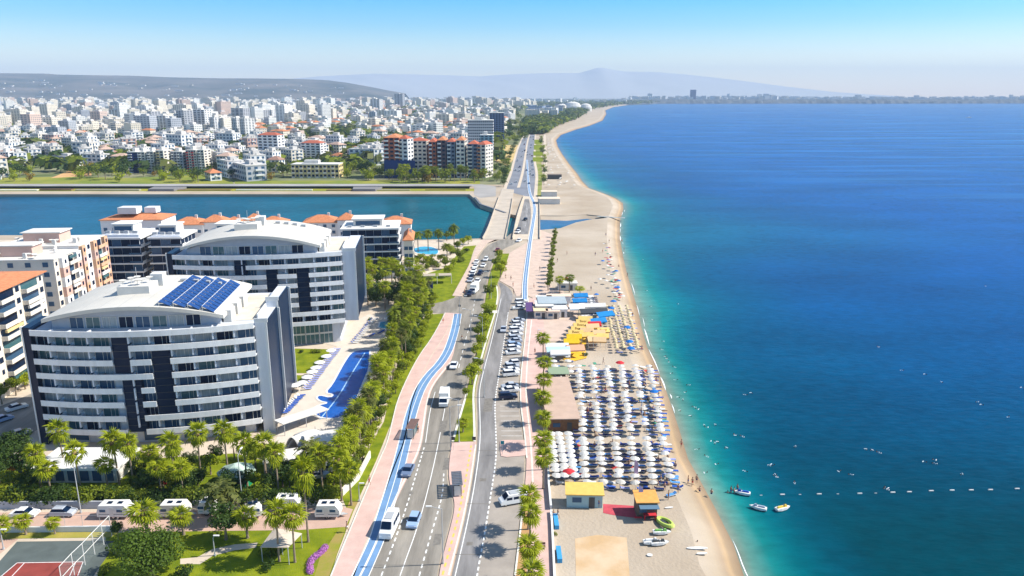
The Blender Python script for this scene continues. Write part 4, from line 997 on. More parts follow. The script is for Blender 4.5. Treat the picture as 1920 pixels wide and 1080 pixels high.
def palm_proto(name, H, L, n, kind, seed, leaf, detailed, tr=.17, skirt=True):
    r = empty(name); rn = random.Random(seed); lean = rn.uniform(-.25, .25)
    mb = MB(); k = 7; prev = Vector((0, 0, -.3))
    for i in range(k):
        t1 = (i+1)/k; p = Vector((lean*t1*t1, lean*.5*t1, H*t1)); r0 = tr*(1.5 if i == 0 else 1.08-.3*i/k); r1 = tr*(1.06-.3*(i+1)/k)
        mb.tube(prev, p, r0, r1, 7, caps=(i in (0, k-1))); prev = p
    mb.build('trunk', [palmtrunk], r)
    top = prev
    fr = crown_fronds(kind, L, n, seed, 82, -62 if kind == 'fan' else -40)
    meshes = []
    for q in range(3):
        m = (frond_fan if kind == 'fan' else frond_feather)(L, seed*3+q, 9 if detailed else 7); meshes.append(m)
    if detailed:
        mm = []
        for m in meshes:
            o = m.build('frond', [leaf]); mm.append(o.data); bpy.data.objects.remove(o)
        for (q, eu, s) in fr:
            o = inst('frond', mm[q], r, top, 0, s); o.rotation_euler = eu
    else:
        mb = MB()
        for (q, eu, s) in fr:
            M = Matrix.Translation(top) @ __import__('mathutils').Euler(eu).to_matrix().to_4x4() @ Matrix.Scale(s, 4)
            m = meshes[q]; mb.add([M @ Vector(v) for v in m.v], m.f)
        mb.build('crown', [leaf], r)
    if skirt and kind == 'fan':
        mb = MB(); mb.lathe([(.18, -1.5), (.42, -1.0), (.5, -.4), (.25, .15)], 9, top)
        mb.build('dead_fronds', [mat('dead_frond', (.24, .17, .08), .95, .1, var=.3, scale=4)], r)
    return r
def leafcloud(mb, lobes, n, size, rn, flat=.6):
    for i in range(n):
        c, rad = lobes[rn.randrange(len(lobes))]
        while True:
            d = Vector((rn.uniform(-1, 1), rn.uniform(-1, 1), rn.uniform(-1, 1)))
            if .1 < d.length < 1: break
        d.normalize(); rr_ = rad*(rn.uniform(.55, 1.0)**.5)*rn.uniform(.9, 1.06)
        p = Vector(c)+Vector((d.x*rr_, d.y*rr_, d.z*rr_*.8))
        nrm = (d+Vector((rn.uniform(-.8, .8), rn.uniform(-.8, .8), rn.uniform(-.2, 1.0)))).normalized()
        a = nrm.orthogonal().normalized(); b = nrm.cross(a); t = rn.uniform(0, 6.28); a, b = a*cos(t)+b*sin(t), b*cos(t)-a*sin(t)
        s = size*rn.uniform(.6, 1.25)
        mb.add([p-a*s*.5, p+b*s*.3-a*s*.05+nrm*s*.1, p+a*s*.5, p-b*s*.3+a*s*.05-nrm*s*.05], [(0, 1, 2, 3)])
def tree_proto(name, H, Rd, n, size, seed, leaf, th=.35, nl=9, trunkr=.2, squash=.8):
    r = empty(name); rn = random.Random(seed); lobes = []
    zc = H-Rd*squash
    for i in range(nl):
        a = i*2.4+rn.uniform(-.3, .3); q = Rd*.62*math.sqrt((i+.3)/nl); lobes.append(((q*cos(a), q*sin(a), zc+rn.uniform(-.45, .55)*Rd*squash), Rd*rn.uniform(.36, .56)))
    mb = MB(); leafcloud(mb, lobes, n, size, rn); mb.build('crown', [leaf], r)
    tb = MB(); fork = Vector((rn.uniform(-.2, .2), rn.uniform(-.2, .2), H*th)); tb.tube((0, 0, -.3), fork, trunkr*1.3, trunkr*.8, 7)
    for c, rad in lobes[:6]: tb.tube(fork, Vector(c), trunkr*.5, trunkr*.15, 5)
    tb.build('trunk', [trunkm], r); return r
def bush_proto(name, w, d, h, n, size, seed, leaf):
    r = empty(name); rn = random.Random(seed)
    lobes = [((rn.uniform(-w/2, w/2)*.8, rn.uniform(-d/2, d/2)*.7, h*rn.uniform(.35, .62)), min(h*.5, d*.55)*rn.uniform(.75, 1.1)) for _ in range(max(4, int(w*1.6)))]
    mb = MB(); leafcloud(mb, lobes, n, size, rn); mb.build('foliage', [leaf], r)
    tb = MB(); 
    for c, rad in lobes[:5]: tb.tube((c[0]*.7, c[1]*.5, -.1), c, .06, .03, 4)
    tb.build('stems', [trunkm], r)['kind'] = 'stuff'; return r
PFd = [palm_proto('fan_palm', 7.2, 2.25, 25, 'fan', 3, leafP, True), palm_proto('fan_palm', 4.0, 2.1, 26, 'fan', 8, leafP, True, tr=.22)]
PF = [palm_proto('fan_palm', 6.8, 2.25, 27, 'fan', 11+i, [leafP, leafB, leafA, leafD][i], False) for i in range(4)]
PS = palm_proto('fan_palm', 2.0, 1.7, 26, 'fan', 21, leafA, False, skirt=False)
PD = palm_proto('date_palm', 5.0, 3.4, 46, 'feather', 31, leafD, False, tr=.28)
PDt = palm_proto('date_palm', 10.0, 3.2, 40, 'feather', 33, leafB, False, tr=.22)
used_p = {}
def palm(u, v, H, proto, baseH, label, group=None, rn=random.Random(77), sc=None, base=None):
    p = P(u, v, H) if base is None else P(*base)
    s = H/baseH if sc is None else sc
    return place(proto, (p.x, p.y, .02), rn.uniform(0, 6.28), (1, 1, s) if sc is None else (s, s, s), label, 'palm', group)
# promenade palms by the beach (crown centre, height)
L = [(1019, 634, 6.0), (1019, 679, 6.0), (1019, 711, 6.2), (1019, 745, 6.2), (1019, 783, 6.4), (1018, 824, 6.5), (1019, 858, 6.4), (991, 930, 6.3), (994, 962, 6.3), (992, 1026, 6.3), (995, 1074, 6.3)]
for i, (u, v, h) in enumerate(L):
    palm(u, v, h, PFd[0], 7.2, '%s palm from the camera end of the beach promenade row' % ordw(len(L)-i), 'palms along the beach promenade')
# palms in front of the nearer hotel and around the camp street
L = [(110, 808, 9, 'left-hand tall palm of the close pair before the hotel'), (140, 845, 8, 'right-hand palm of the close pair before the hotel'), (212, 826, 9, 'tall palm left of the pair in the hotel front middle'),
     (240, 832, 9, 'tall palm of the hotel front, just right of the darker one'), (320, 832, 9, 'tall palm before the narrow tree-reflecting glass strip'), (368, 814, 9.5, 'slim palm with hanging dry frond before the hotel'),
     (420, 810, 9, 'palm over the green kiosk, left and higher'), (456, 830, 9, 'palm over the green kiosk, right and lower'), (492, 832, 9, 'palm left of the cream pool roof'), (516, 848, 8.5, 'palm just below the hotel corner glass'),
     (196, 872, 5, 'short dark palm before the white roofed pavilion'), (277, 850, 6, 'pale palm before the white statue-like wall'), (296, 876, 5.5, 'low broad palm on the hotel lawn'), (66, 850, 8, 'dark palm at the left, over the playground'), (88, 878, 6, 'bright palm left of the white roofed pavilion'),
     (568, 885, 12.5, 'very tall slim palm standing beside the white caravan'), (516, 962, 8.4, 'tall palm on the garden lawn left of the square canopy'), (546, 968, 8.0, 'tall palm on the garden lawn right of the square canopy'),
     (338, 880, 6, 'palm over the hedge left of the green kiosk'), (600, 850, 8, 'tall palm at the tip of the green belt'), (636, 862, 8, 'second tall palm at the tip of the green belt'), (655, 880, 7, 'outermost palm at the tip of the green belt')]
for i, (u, v, h, t_) in enumerate(L): palm(u, v, h, PFd[0], 7.2, t_, 'palms around the nearer hotel and camp')
L = [(271, 958, 4.2, 1.35, 'broad bushy palm beside the first caravan'), (340, 966, 3.6, 1, 'short palm on the kerb before the second caravan'), (460, 968, 4.0, 1, 'short palm beside the white round caravan'), (44, 976, 2.6, .8, 'small palm by the fence below the white saloon'), (100, 981, 2.0, .65, 'smallest palm by the fence below the silver hatchback'), (-4, 985, 3, 1, 'palm cut by the left picture edge'), (868, 792, 2.4, .7, 'young palm on the grass median')]
for (u, v, h, s, t_) in L:
    p = P(u, v, h); place(PFd[1], (p.x, p.y, .02), u, (s, s, h/4.0), t_+'' if len(t_.split()) > 3 else t_, 'palm', 'short palms near the road and camp')
p = P(415, 925, 5.0); place(PD, (p.x, p.y, 0), 1, 1.0, 'feathery yellowish date palm above the camp street', 'palm')
p = P(583, 840, 6.5); place(PD, (p.x, p.y, 0), 2, 1.1, 'feathery grey-green date palm at the near end of the pool', 'palm')
for i, (u, v, h) in enumerate(((783, 440, 8), (802, 437, 8.5), (822, 436, 8.5), (851, 428, 10), (838, 462, 7))):
    p = P(u, v, h); place(PDt, (p.x, p.y, 0), i, (1, 1, h/10.0), '%s palm from the left on the river bank by the lagoon pool' % ordw(i+1), 'palm', 'palms on the river bank')
# tall palm inside the green belt
p = P(742, 655); place(PDt, (p.x, p.y, 0), 1, (.8, .8, 1.05), 'tall bare-trunked palm rising beside the long blue pool', 'palm')
# green belt between the hotel pool and the road
T_mid = [tree_proto('bushy_tree', 6.0, 2.6, 1100, .50, 41, leafA, nl=10), tree_proto('bushy_tree', 6.5, 2.4, 1100, .50, 42, leafB, nl=10), tree_proto('bushy_tree', 5.0, 2.4, 1000, .48, 43, leafA, nl=8)]
T_dark = tree_proto('dark_tree', 7.0, 3.4, 1800, .50, 44, leafC, nl=12)
rn = random.Random(8)
EL = [(775, 545), (745, 600), (736, 640), (722, 695), (700, 760), (680, 810), (660, 850), (636, 895), (615, 925)]
ER = [(822, 560), (812, 590), (800, 640), (770, 690), (742, 745), (716, 795), (694, 845), (672, 895), (655, 925)]
el = line(EL, 0, 1); er = line(ER, 0, 1); N_ = min(len(el), len(er)); cnt = 0
def rs(ln, f):
    L_ = [0]; 
    for a, b in zip(ln[:-1], ln[1:]): L_.append(L_[-1]+(b-a).length)
    t_ = f*L_[-1]
    for i in range(len(ln)-1):
        if L_[i+1] >= t_: return ln[i].lerp(ln[i+1], (t_-L_[i])/max(1e-6, L_[i+1]-L_[i]))
    return ln[-1]
rows = 44
side_w = ['on the pool side', 'in the middle', 'on the lawn side', 'at the lawn edge']
for i in range(rows):
    f = (i+.5)/rows
    a = rs(el, f); b = rs(er, f); k = 4 if (b-a).length > 9 else 3
    for j in range(k):
        p = a.lerp(b, (j+.5+rn.uniform(-.25, .25))/k)+Vector((0, rn.uniform(-.8, .8), 0)); q = rn.random()
        lab = '%%s %s of the green belt, %s row from its far end' % (side_w[j] if k == 4 else side_w[[0, 1, 3][j]], ordw(i+1))
        if j < k-1 and q < .58:
            place(PF[rn.randrange(4)], (p.x, p.y, 0), rn.uniform(0, 6), (1, 1, rn.uniform(.85, 1.35)), lab % 'palm', 'palm', 'palms of the green belt beside the pool')
        else:
            s = rn.uniform(.6, .95)*(.7 if j == k-1 else 1)
            place((T_mid+[T_dark, T_dark])[rn.randrange(5) if j < k-1 else rn.randrange(3)], (p.x, p.y, -.2), rn.uniform(0, 6), (s, s, s), lab % 'bushy tree', 'tree', 'bushy trees of the green belt beside the pool')
        cnt += 1
# trees round the far pool garden, behind the farther hotel
G = [(690, 566), (758, 594), (690, 572), (770, 598), (765, 588), (755, 603), (764, 580), (728, 570), (742, 535), (756, 540), (768, 530), (780, 560), (790, 575), (776, 588), (786, 548), (708, 535), (700, 545), (712, 560), (725, 548), (738, 562), (750, 545), (695, 565), (718, 530), (760, 555), (735, 530), (772, 545), (690, 530), (705, 575), (722, 580), (748, 575), (800, 498), (812, 506), (826, 492), (845, 478), (858, 470), (780, 500), (868, 462), (835, 505), (790, 490), (878, 458), (862, 490), (850, 500), (842, 520), (838, 452), (848, 448)]
for i, (u, v) in enumerate(G):
    p = P(u, v)
    if i % 2 == 0 and v > 520: place(PF[i % 4], (p.x, p.y, 0), i, (1.2, 1.2, 1.2), '%s palm counted left to right in the garden between hotels and river' % ordw(i+1), 'palm', 'garden palms beyond the farther hotel')
    else: place([T_mid[0], T_dark, T_mid[2], T_dark][i % 4] if v > 525 else T_mid[i % 3], (p.x, p.y, -.3), i, .85 if v < 520 else 1.0, '%s leafy tree counted through the garden between hotels and river' % ordw(i+1), 'tree', 'garden trees beyond the farther hotel')
# trees of the green medians
G = [(886, 722, .95, 'large tree nearest the white lorry'), (897, 700, .7, 'tree just right of the large one'), (893, 668, .7, 'slim tree above the large one'), (902, 655, .75, 'tree level with the yellow canopies'), (897, 640, .8, 'tree level with the crossing shadows'), (908, 630, .7, 'tree leaning over the right lane'),
     (908, 617, .85, 'tree in the middle of the row'), (915, 605, .75, 'bright tree in the upper row'), (912, 592, .8, 'tree near the crossing strip'), (922, 590, .6, 'small tree at the crossing strip'), (917, 562, .8, 'first tree beyond the crossing strip'), (924, 548, .7, 'second tree beyond the crossing strip'),
     (938, 520, 1.0, 'largest round tree beyond the crossing'), (930, 508, .9, 'tree left of the largest round one'), (944, 505, .8, 'tree behind the largest round one'), (936, 488, .8, 'tree at the far tip of the median'), (874, 748, .45, 'sapling below the large median tree')]
for i, (u, v, s, t_) in enumerate(G):
    p = P(u, v); place(T_mid[i % 3], (p.x, p.y, 0), i*1.3, (s*1.05, s*1.05, s*1.1), t_, 'tree', 'trees on the grass medians')
# slim trees in a row on the sand
T_slim = tree_proto('slim_tree', 5.2, 1.5, 700, .42, 51, leafB, nl=8, squash=1.3)
for i in range(15):
    f = i/14; p = P(1028+12*f, 545-100*f); p.x += .4*(i % 2)
    if i == 7: continue
    place(T_slim, (p.x, p.y, 0), i, 1.0, '%s tree from the near end of the row standing on the sand' % ordw(i+1 if i < 7 else i), 'tree', 'row of trees on the sand')
for i, (u, v, h, t_) in enumerate(((1050, 524, 5.5, 'palm left of the red roofed beach hut'), (1068, 521, 5.5, 'palm right of the red roofed beach hut'), (1088, 541, 2.8, 'short palm on the sand above the striped loungers'))):
    palm(u, v, h, PF[i], 6.8, t_, 'beach palms')
# big dark trees of the near garden
T_big = tree_proto('broad_tree', 8.6, 5.0, 7000, .44, 61, leafE, nl=18, trunkr=.3)
p = P(286, 1082); place(T_big, (p.x, p.y, 0), 0, 1, 'large round dark green tree in the near garden', 'tree')
T_big2 = tree_proto('broad_tree', 6.4, 2.9, 2600, .42, 62, leafC, nl=12, trunkr=.22)
p = P(424, 1012); place(T_big2, (p.x, p.y, 0), 0, 1, 'dark round tree beside the camp street', 'tree')
p = P(222, 1012); place(T_big2, (p.x, p.y, 0), 2, (.35, .35, .6), 'small dark shrub tree at the tennis fence corner', 'tree')
B1 = bush_proto('bush', 3.2, 2.0, 1.6, 420, .34, 71, leafB); B2 = bush_proto('bush', 3.0, 2.0, 1.5, 420, .34, 72, leafC)
for i, (u, v, s, t_) in enumerate(((225, 1040, 1.3, 'bush between the tennis fence and the large tree'), (200, 1072, .8, 'low bush at the tennis court corner'), (350, 1078, 1.2, 'rounded bush at the lower edge right of the large tree'), (505, 1040, 1.1, 'bush under the left garden palm'), (500, 1068, .9, 'grey-green bush at the lower edge under the palm'), (1040, 1003, .35, 'tiny shrub on the sand beside the white wall'), (1098, 668, .7, 'green bush on the sand by the orange canopies'), (695, 600, .6, 'bush beside the farther hotel entrance'), (566, 661, .6, 'small bush on the hotel lawn, left'), (592, 661, .9, 'broad bush on the hotel lawn, right'), (1052, 520, .01, ''))):
    if t_: p = P(u, v); place(B1 if i % 2 else B2, (p.x, p.y, 0), i, s, t_, 'bush')
for i in range(20):
    u = 778+rn.uniform(0, 100); v = rn.uniform(480, 508)-(u-778)*.12; p = P(u, v); place(B1 if i % 3 else B2, (p.x, p.y, 0), i, rn.uniform(.9, 1.6), '%s garden bush between the lagoon pool and the lawns' % ordw(i+1), 'bush', 'garden bushes by the lagoon pool')
HB = [bush_proto('hedge_bush', 4.6, 3.0, 3.4, 1300, .42, 81, leafC), bush_proto('hedge_bush', 4.6, 3.0, 3.8, 1300, .42, 82, leafB)]
for i in range(30):
    u = -15+i*21.5; p = P(u, 946)
    if 590 < u < 600: continue
    place(HB[i % 2 if i % 5 else 0], (p.x, p.y+rn.uniform(0, 1.0), 0), rn.uniform(-.2, .2)+(pi if i % 3 else 0), rn.uniform(.85, 1.08), '%s hedge bush from the left behind the camp street' % ordw(i+1), 'bush', 'dark hedge behind the camp street')
for i in range(24):
    u = 0+i*25; p = P(u+rn.uniform(-8, 8), 915 + (i % 3)*6)
    if 95 < u < 230 : continue
    place([T_dark, T_mid[1], T_dark][i % 3], (p.x, p.y, 0), i, rn.uniform(.45, .72), '%s small tree from the left between hedge and nearer hotel' % ordw(i+1), 'tree', 'small trees between hedge and hotel')
for i, (u, v) in enumerate(((250, 885), (290, 888), (330, 892), (360, 880), (395, 890), (405, 868), (480, 880), (500, 895), (530, 890), (470, 862), (345, 905), (560, 900), (440, 862), (262, 905), (520, 870))):
    p = P(u, v); pr = [T_dark, T_mid[1], PF[2], T_dark, T_mid[0]][i % 5]; place(pr, (p.x, p.y, 0), i, .55 if pr is T_dark else .8, '%s plant from the left in the lawn planting before the nearer hotel' % ordw(1+sorted((250, 290, 330, 360, 395, 405, 480, 500, 530, 470, 345, 560, 440, 262, 520)).index(u)), 'palm' if pr is PF[2] else 'tree', 'lawn planting before the nearer hotel')
# trees left of hotel, along the side street
for i, (u, v) in enumerate(((66, 722), (48, 730), (30, 742), (14, 735), (55, 712), (78, 705), (4, 758), (40, 722))):
    p = P(u, v); place([T_mid[1], T_mid[0]][i % 2] if i != 3 else PF[1], (p.x, p.y, 0), i, .8, '%s street tree counted from the hotel corner to the left edge' % ordw(i+1), 'tree', 'trees along the side street')
for i, (u, v) in enumerate(((10, 870), (25, 888), (60, 895), (40, 860), (0, 905))):
    p = P(u, v); place(T_dark, (p.x, p.y, 0), i, .9, '%s dark tree in the shade at the lower left corner' % ordw(i+1), 'tree', 'dark trees left of the hotel')
# flower bed
fb = MB(); rn2 = random.Random(3); fl_l = [p for p in line([(582, 1074), (581, 1058), (590, 1046), (603, 1038), (610, 1028)])]
lob = []
for p in dens([tuple(q) for q in fl_l], .4): lob.append(((p.x, p.y, .28), .62))
leafcloud(fb, lob, 1900, .24, rn2); tag(fb.build('flower_bed', [leafmat('purple_flowers', (.36, .16, .52), .5)]), 'curved bed of purple flowers on the garden lawn', 'flower bed', kind='stuff')
# grass tufts near the camera: fine relief
# ================================================================== VEHICLES
tyre = mat('tyre', (.02, .02, .02), .9, .2); rim = mat('rim', (.45, .46, .47), .3, .6, metal=.6); lampm = mat('lamp_glass', (.75, .78, .8), .2, .7); tail = mat('tail_light', (.4, .01, .01), .3, .6); plate = mat('plate', (.7, .7, .68), .5)
def paintm(n, c): return mat('paint_'+n, c, .28, .5)
PC = {'white': paintm('white', (.78, .78, .77)), 'silver': paintm('silver', (.42, .45, .50)), 'bluegrey': paintm('bluegrey', (.14, .19, .30)), 'navy': paintm('navy', (.015, .02, .05)), 'red': paintm('red', (.30, .02, .03)), 'lightblue': paintm('lightblue', (.30, .42, .62)), 'black': paintm('black', (.015, .015, .018))}
def wheels(r, x0, x1, hw, rad, w=.2):
    for x in (x0, x1):
        for s in (-1, 1):
            t_ = MB().tube((x, s*(hw-w/2)-w/2*s, rad), (x, s*(hw-w/2)+w/2*s, rad), rad, n=12).build('wheel', [tyre], r)
            MB().tube((x, s*hw, rad), (x, s*(hw+.015), rad), rad*.6, n=8).build('rim', [rim], t_)
def vbody(prof, w, taper=.0):
    """side profile (x, z) extruded across y"""
    m = MB(); n = len(prof); vs = [(x, -w/2+taper*max(0, (z-.6)), z) for x, z in prof]+[(x, w/2-taper*max(0, (z-.6)), z) for x, z in prof]
    m.add(vs, [(i, n+i, n+(i+1) % n, (i+1) % n) for i in range(n)]+[tuple(range(n)), tuple(range(n, 2*n))[::-1]]); 
    return m
def solid(o):
    bm = bmesh.new(); bm.from_mesh(o.data); bmesh.ops.recalc_face_normals(bm, faces=bm.faces); bm.to_mesh(o.data); bm.free(); return o
def car_proto(c, kind='saloon'):
    r = empty('parked_car'); W_ = 1.78
    if kind == 'saloon': lo = [(-2.2, .3), (-2.25, .72), (-2.1, .88), (-1.4, .95), (1.15, .95), (2.05, .80), (2.22, .62), (2.2, .3)]; g = [(-1.55, .93), (-.95, 1.38), (.35, 1.42), (1.15, .93)]; rf = [(-1.0, 1.385), (-.9, 1.43), (.3, 1.47), (.42, 1.41)]
    elif kind == 'hatch': lo = [(-1.95, .3), (-2.0, .8), (-1.9, .98), (1.05, .98), (1.85, .82), (2.0, .62), (1.98, .3)]; g = [(-1.88, .96), (-1.55, 1.46), (.25, 1.48), (1.05, .96)]; rf = [(-1.6, 1.45), (-1.5, 1.52), (.2, 1.53), (.33, 1.46)]
    else: lo = [(-2.2, .4), (-2.25, 1.0), (-2.15, 1.12), (1.2, 1.12), (2.1, 1.02), (2.25, .8), (2.22, .4)]; g = [(-2.1, 1.1), (-1.85, 1.68), (.4, 1.7), (1.15, 1.1)]; rf = [(-1.9, 1.66), (-1.8, 1.74), (.35, 1.75), (.5, 1.67)]
    solid(vbody(lo, W_, .12).build('body', [c], r)); solid(vbody(g, W_-.06, .24).build('windows', [darkglass], r)); rt = solid(vbody(rf, W_-.36, .05).build('roof', [c], r))
    md = {'saloon': 1, 'hatch': 1, 'suv': 1}[kind]
    wheels(r, -1.32, 1.35, W_/2-.02, .32 if kind != 'suv' else .37)
    x1 = max(p[0] for p in lo); x0 = min(p[0] for p in lo); zz = lo[1][1]
    for s in (-1, 1):
        MB().box((x1-.08, s*.66, .66), (.14, .34, .13)).build('headlight', [lampm], r); MB().box((x0+.05, s*.7, zz-.08), (.1, .28, .15)).build('tail_light', [tail], r)
        MB().box((.85, s*.95, 1.02), (.12, .16, .12)).build('mirror', [c], r)
    return r
CARS = {k+c: car_proto(PC[c], k) for k, c in (('saloon', 'white'), ('saloon', 'silver'), ('saloon', 'bluegrey'), ('hatch', 'white'), ('hatch', 'silver'), ('hatch', 'lightblue'), ('suv', 'navy'), ('suv', 'white'), ('saloon', 'red'), ('hatch', 'black'))}
def hdg(u0, v0, u1, v1): a = P(u0, v0); b = P(u1, v1); return math.atan2(b.y-a.y, b.x-a.x)
CN = {'white': 'white', 'silver': 'silver', 'bluegrey': 'grey-blue', 'lightblue': 'pale blue', 'navy': 'dark navy', 'red': 'dark red', 'black': 'black'}
def putcar(key, u, v, rz, text, group=None, z=.05, cat='car', sc=1.0):
    p = P(u, v); c = key.replace('saloon', '').replace('hatch', '').replace('suv', '')
    return place(CARS[key], (p.x, p.y, z), rz, sc, CN[c]+' '+text, cat, group)
# moving
fw = hdg(700, 1060, 776, 900)
putcar('saloonbluegrey', 765, 887, fw+pi, 'saloon driving in the left lane beside the blue lane')
putcar('hatchlightblue', 776, 982, fw+pi, 'hatchback driving beside the white camper van')
putcar('saloonwhite', 851, 689, hdg(840, 720, 862, 660)+pi, 'car driving alone between kerb and median trees')
putcar('saloonsilver', 944, 621, hdg(930, 700, 950, 590)+pi, 'car driving past the row of parked cars')
q = 'queue of cars before the bridge'
for i, (k, u, v, t_) in enumerate((('suvwhite', 911, 489, 'car at the head of the queue nearest the trees'), ('saloonwhite', 906, 500, 'car second in the queue nearest the trees'), ('hatchwhite', 893, 494, 'car farthest along the kerb queue'), ('saloonwhite', 891, 502, 'car second farthest along the kerb queue'), ('hatchwhite', 888, 510, 'car in the middle of the kerb queue'),
      ('saloonwhite', 886, 516, 'car behind the middle of the kerb queue'), ('hatchblack', 884, 522, 'car between two white ones in the kerb queue'), ('saloonsilver', 882, 528, 'car last but one in the kerb queue'), ('hatchwhite', 895, 530, 'car just ahead of the white van'), ('suvnavy', 900, 515, 'car in the shade of the median tree'), ('suvnavy', 881, 554, 'car in the shade left of the white van'),
      ('saloonred', 933, 471, 'car turning toward the bridge'), ('saloonwhite', 973, 453, 'car leaving the road bridge'), ('suvwhite', 971, 438, 'car on the near end of the road bridge'), ('hatchblack', 985, 414, 'car in the middle of the road bridge'), ('hatchblack', 972, 433, 'car just beyond the white one on the bridge'))):
    putcar(k, u, v, R(80 if v > 470 else 72)+pi, t_, q, z=.05 if v > 445 else .32)
# parked along the promenade: nose to the kerb
ks = ['saloonwhite', 'hatchwhite', 'saloonsilver', 'suvwhite', 'hatchsilver', 'hatchlightblue']
PK = [(977, 575, 1), (972, 580, 0), (977, 569, 3), (972, 604, 2), (971, 610, 1), (969, 617, 0), (968, 623, 3), (967, 630, 0), (965, 637, 4), (965, 643, 2), (964, 650, 5), (963, 656, 1), (962, 664, 0), (961, 685, 1), (960, 691, 4), (959, 698, 0), (958, 705, 3), (956, 728, 2), (957, 735, 0)]
for i, (u, v, k) in enumerate(PK):
    putcar(ks[k], u, v, R(14)+(pi if i % 4 == 1 else 0), 'car, %s from the far end of the promenade parking row' % ordw(i+1), 'cars parked nose-in along the promenade')
putcar('suvnavy', 952, 748, R(10), 'off-roader parked at the near end of the row')
# camp street cars
putcar('saloonwhite', 47, 968, .0, 'saloon parked under the hedge at the far left', 'cars parked on the camp street')
putcar('hatchsilver', 120, 966, .0, 'hatchback parked beside the street lamp on the camp street', 'cars parked on the camp street')
putcar('saloonwhite', 32, 768, .9, 'car parked on the street left of the nearer hotel'); putcar('hatchlightblue', 6, 790, 1.0, 'car at the left edge beyond the hotel')
putcar('saloonsilver', 38, 817, .8, 'car in the shade of the side street, partly hidden'); putcar('hatchwhite', 610, 884, .2, 'car under the palms right of the pool sail'); putcar('saloonsilver', 595, 896, .2, 'car half hidden under the palms by the hedge')
# white camper van, minibus, lorry
def van(name, L, W_, H, c, label, u, v, rz, kind='van'):
    p = P(u, v); r = empty(name, (p.x, p.y, .05), rz); tag(r, label, {'van': 'van', 'lorry': 'lorry'}[kind])
    x = L/2
    if kind == 'van':
        prof = [(-x, .35), (-x-.02, H-.15), (-x+.15, H), (x-1.45, H), (x-.75, H*.62), (x-.1, H*.48), (x, .8), (x-.02, .35)]
        solid(vbody(prof, W_, .06).build('body', [c], r))
        for s in (-1, 1):
            for q in range(3): MB().box((-x+.9+q*1.25, s*(W_/2-.05), H*.68), (1.0, .06, H*.24)).build('side_window', [darkglass], r)
        MB().add([(x-1.42, -W_*.38, H-.02), (x-1.42, W_*.38, H-.02), (x-.72, W_*.42, H*.63), (x-.72, -W_*.42, H*.63)], [(0, 3, 2, 1)]).build('windscreen', [darkglass], r).location = (.03, 0, .03)
        MB().box((-x-.03, 0, H*.7), (.05, W_*.7, H*.3)).build('rear_window', [darkglass], r)
        MB().box((-.2, 0, H+.06), (L*.35, W_*.6, .1)).build('roof_box', [greymetal], r)
    else:
        MB().box((-1.0, 0, H*.56), (L-1.9, W_, H*.88)).build('cargo_box', [white], r)
        solid(vbody([(x-1.9, .4), (x-1.9, 2.1), (x-.8, 2.1), (x-.25, 1.3), (x, 1.1), (x, .4)], W_-.2, .05).build('cab', [c], r))
        MB().add([(x-.78, -W_*.38, 2.08), (x-.78, W_*.38, 2.08), (x-.27, W_*.40, 1.34), (x-.27, -W_*.40, 1.34)], [(0, 3, 2, 1)]).build('windscreen', [darkglass], r).location = (.03, 0, .03)
    wheels(r, -x+.9, x-.9, W_/2-.02, .36)
    for s in (-1, 1): MB().box((x-.02, s*W_*.36, .75), (.1, .3, .2)).build('headlight', [lampm], r); MB().box((-x, s*W_*.4, .8), (.06, .16, .35)).build('tail_light', [tail], r)
    return r
van('camper_van', 5.9, 2.05, 2.7, PC['white'], 'white camper van with roof hatch beside the blue lane', 731, 996, fw+pi)
van('minibus', 5.0, 1.85, 2.0, PC['white'], 'white minibus parked near the short promenade palms', 962, 943, R(18)+pi)
van('box_lorry', 6.2, 2.2, 2.9, PC['white'], 'white box lorry driving below the large median tree', 833, 756, hdg(826, 800, 842, 720)+pi, 'lorry')
van('box_lorry', 6.5, 2.4, 3.0, PC['white'], 'white lorry at the end of the queue before the bridge', 889, 548, R(80)+pi, 'lorry')
# caravans
def caravan(u, v, L, rz, label, round_=False, stripe=None):
    p = P(u, v); r = empty('caravan', (p.x, p.y, .03), rz); tag(r, label, 'caravan'); x = L/2; W_ = 2.2; H = 2.55
    prof = [(-x, .5), (-x-.05, 1.3), (-x+.35, H), (x-.7, H+.05), (x, 1.6), (x+.02, .8), (x-.3, .5)] if not round_ else [(-x, .5), (-x-.1, 1.4), (-x+.5, 2.2), (0, H-.2), (x-.5, 2.1), (x+.1, 1.3), (x, .5)]
    solid(vbody(prof, W_, .02).build('body', [mat('caravan_white', (.72, .70, .66), .5, .4, var=.05, scale=.6)], r))
    for s in (-1, 1):
        for q in (-x*.62, x*.45): f_ = MB().box((q, s*(W_/2), 1.65), (1.1, .06, .6)).build('window', [white], r); MB().box((q, s*(W_/2+.035), 1.65), (1.0, .02, .5)).build('pane', [blueglass], f_)
        MB().box((0, s*(W_/2), 1.0), (L*.9, .03, .12)).build('stripe', [stripe or greym_], r)
    MB().box((-.2, -W_/2, 1.4), (.7, .05, 1.7)).build('door', [offwhite], r)
    for q in (-x*.3, x*.35): MB().box((q, 0, H+.07), (.8, .7, .12)).build('roof_hatch', [darkglass], r)
    wheels(r, -.05, .75 if L > 5 else .05, W_/2-.1, .33)
    MB().add([(x, -.5, .55), (x+1.2, 0, .5), (x, .5, .55), (x, -.5, .45), (x+1.2, 0, .4), (x, .5, .45)], [(0, 1, 2), (5, 4, 3), (0, 3, 4, 1), (1, 4, 5, 2)]).build('drawbar', [greymetal], r)
    return r
greym_ = mat('stripe_grey', (.2, .2, .22), .6)
caravan(219, 968, 5.4, .0, 'long white caravan with grey windows left of the broad palm'); caravan(330, 967, 4.8, .0, 'white caravan with roof panel right of the broad palm')
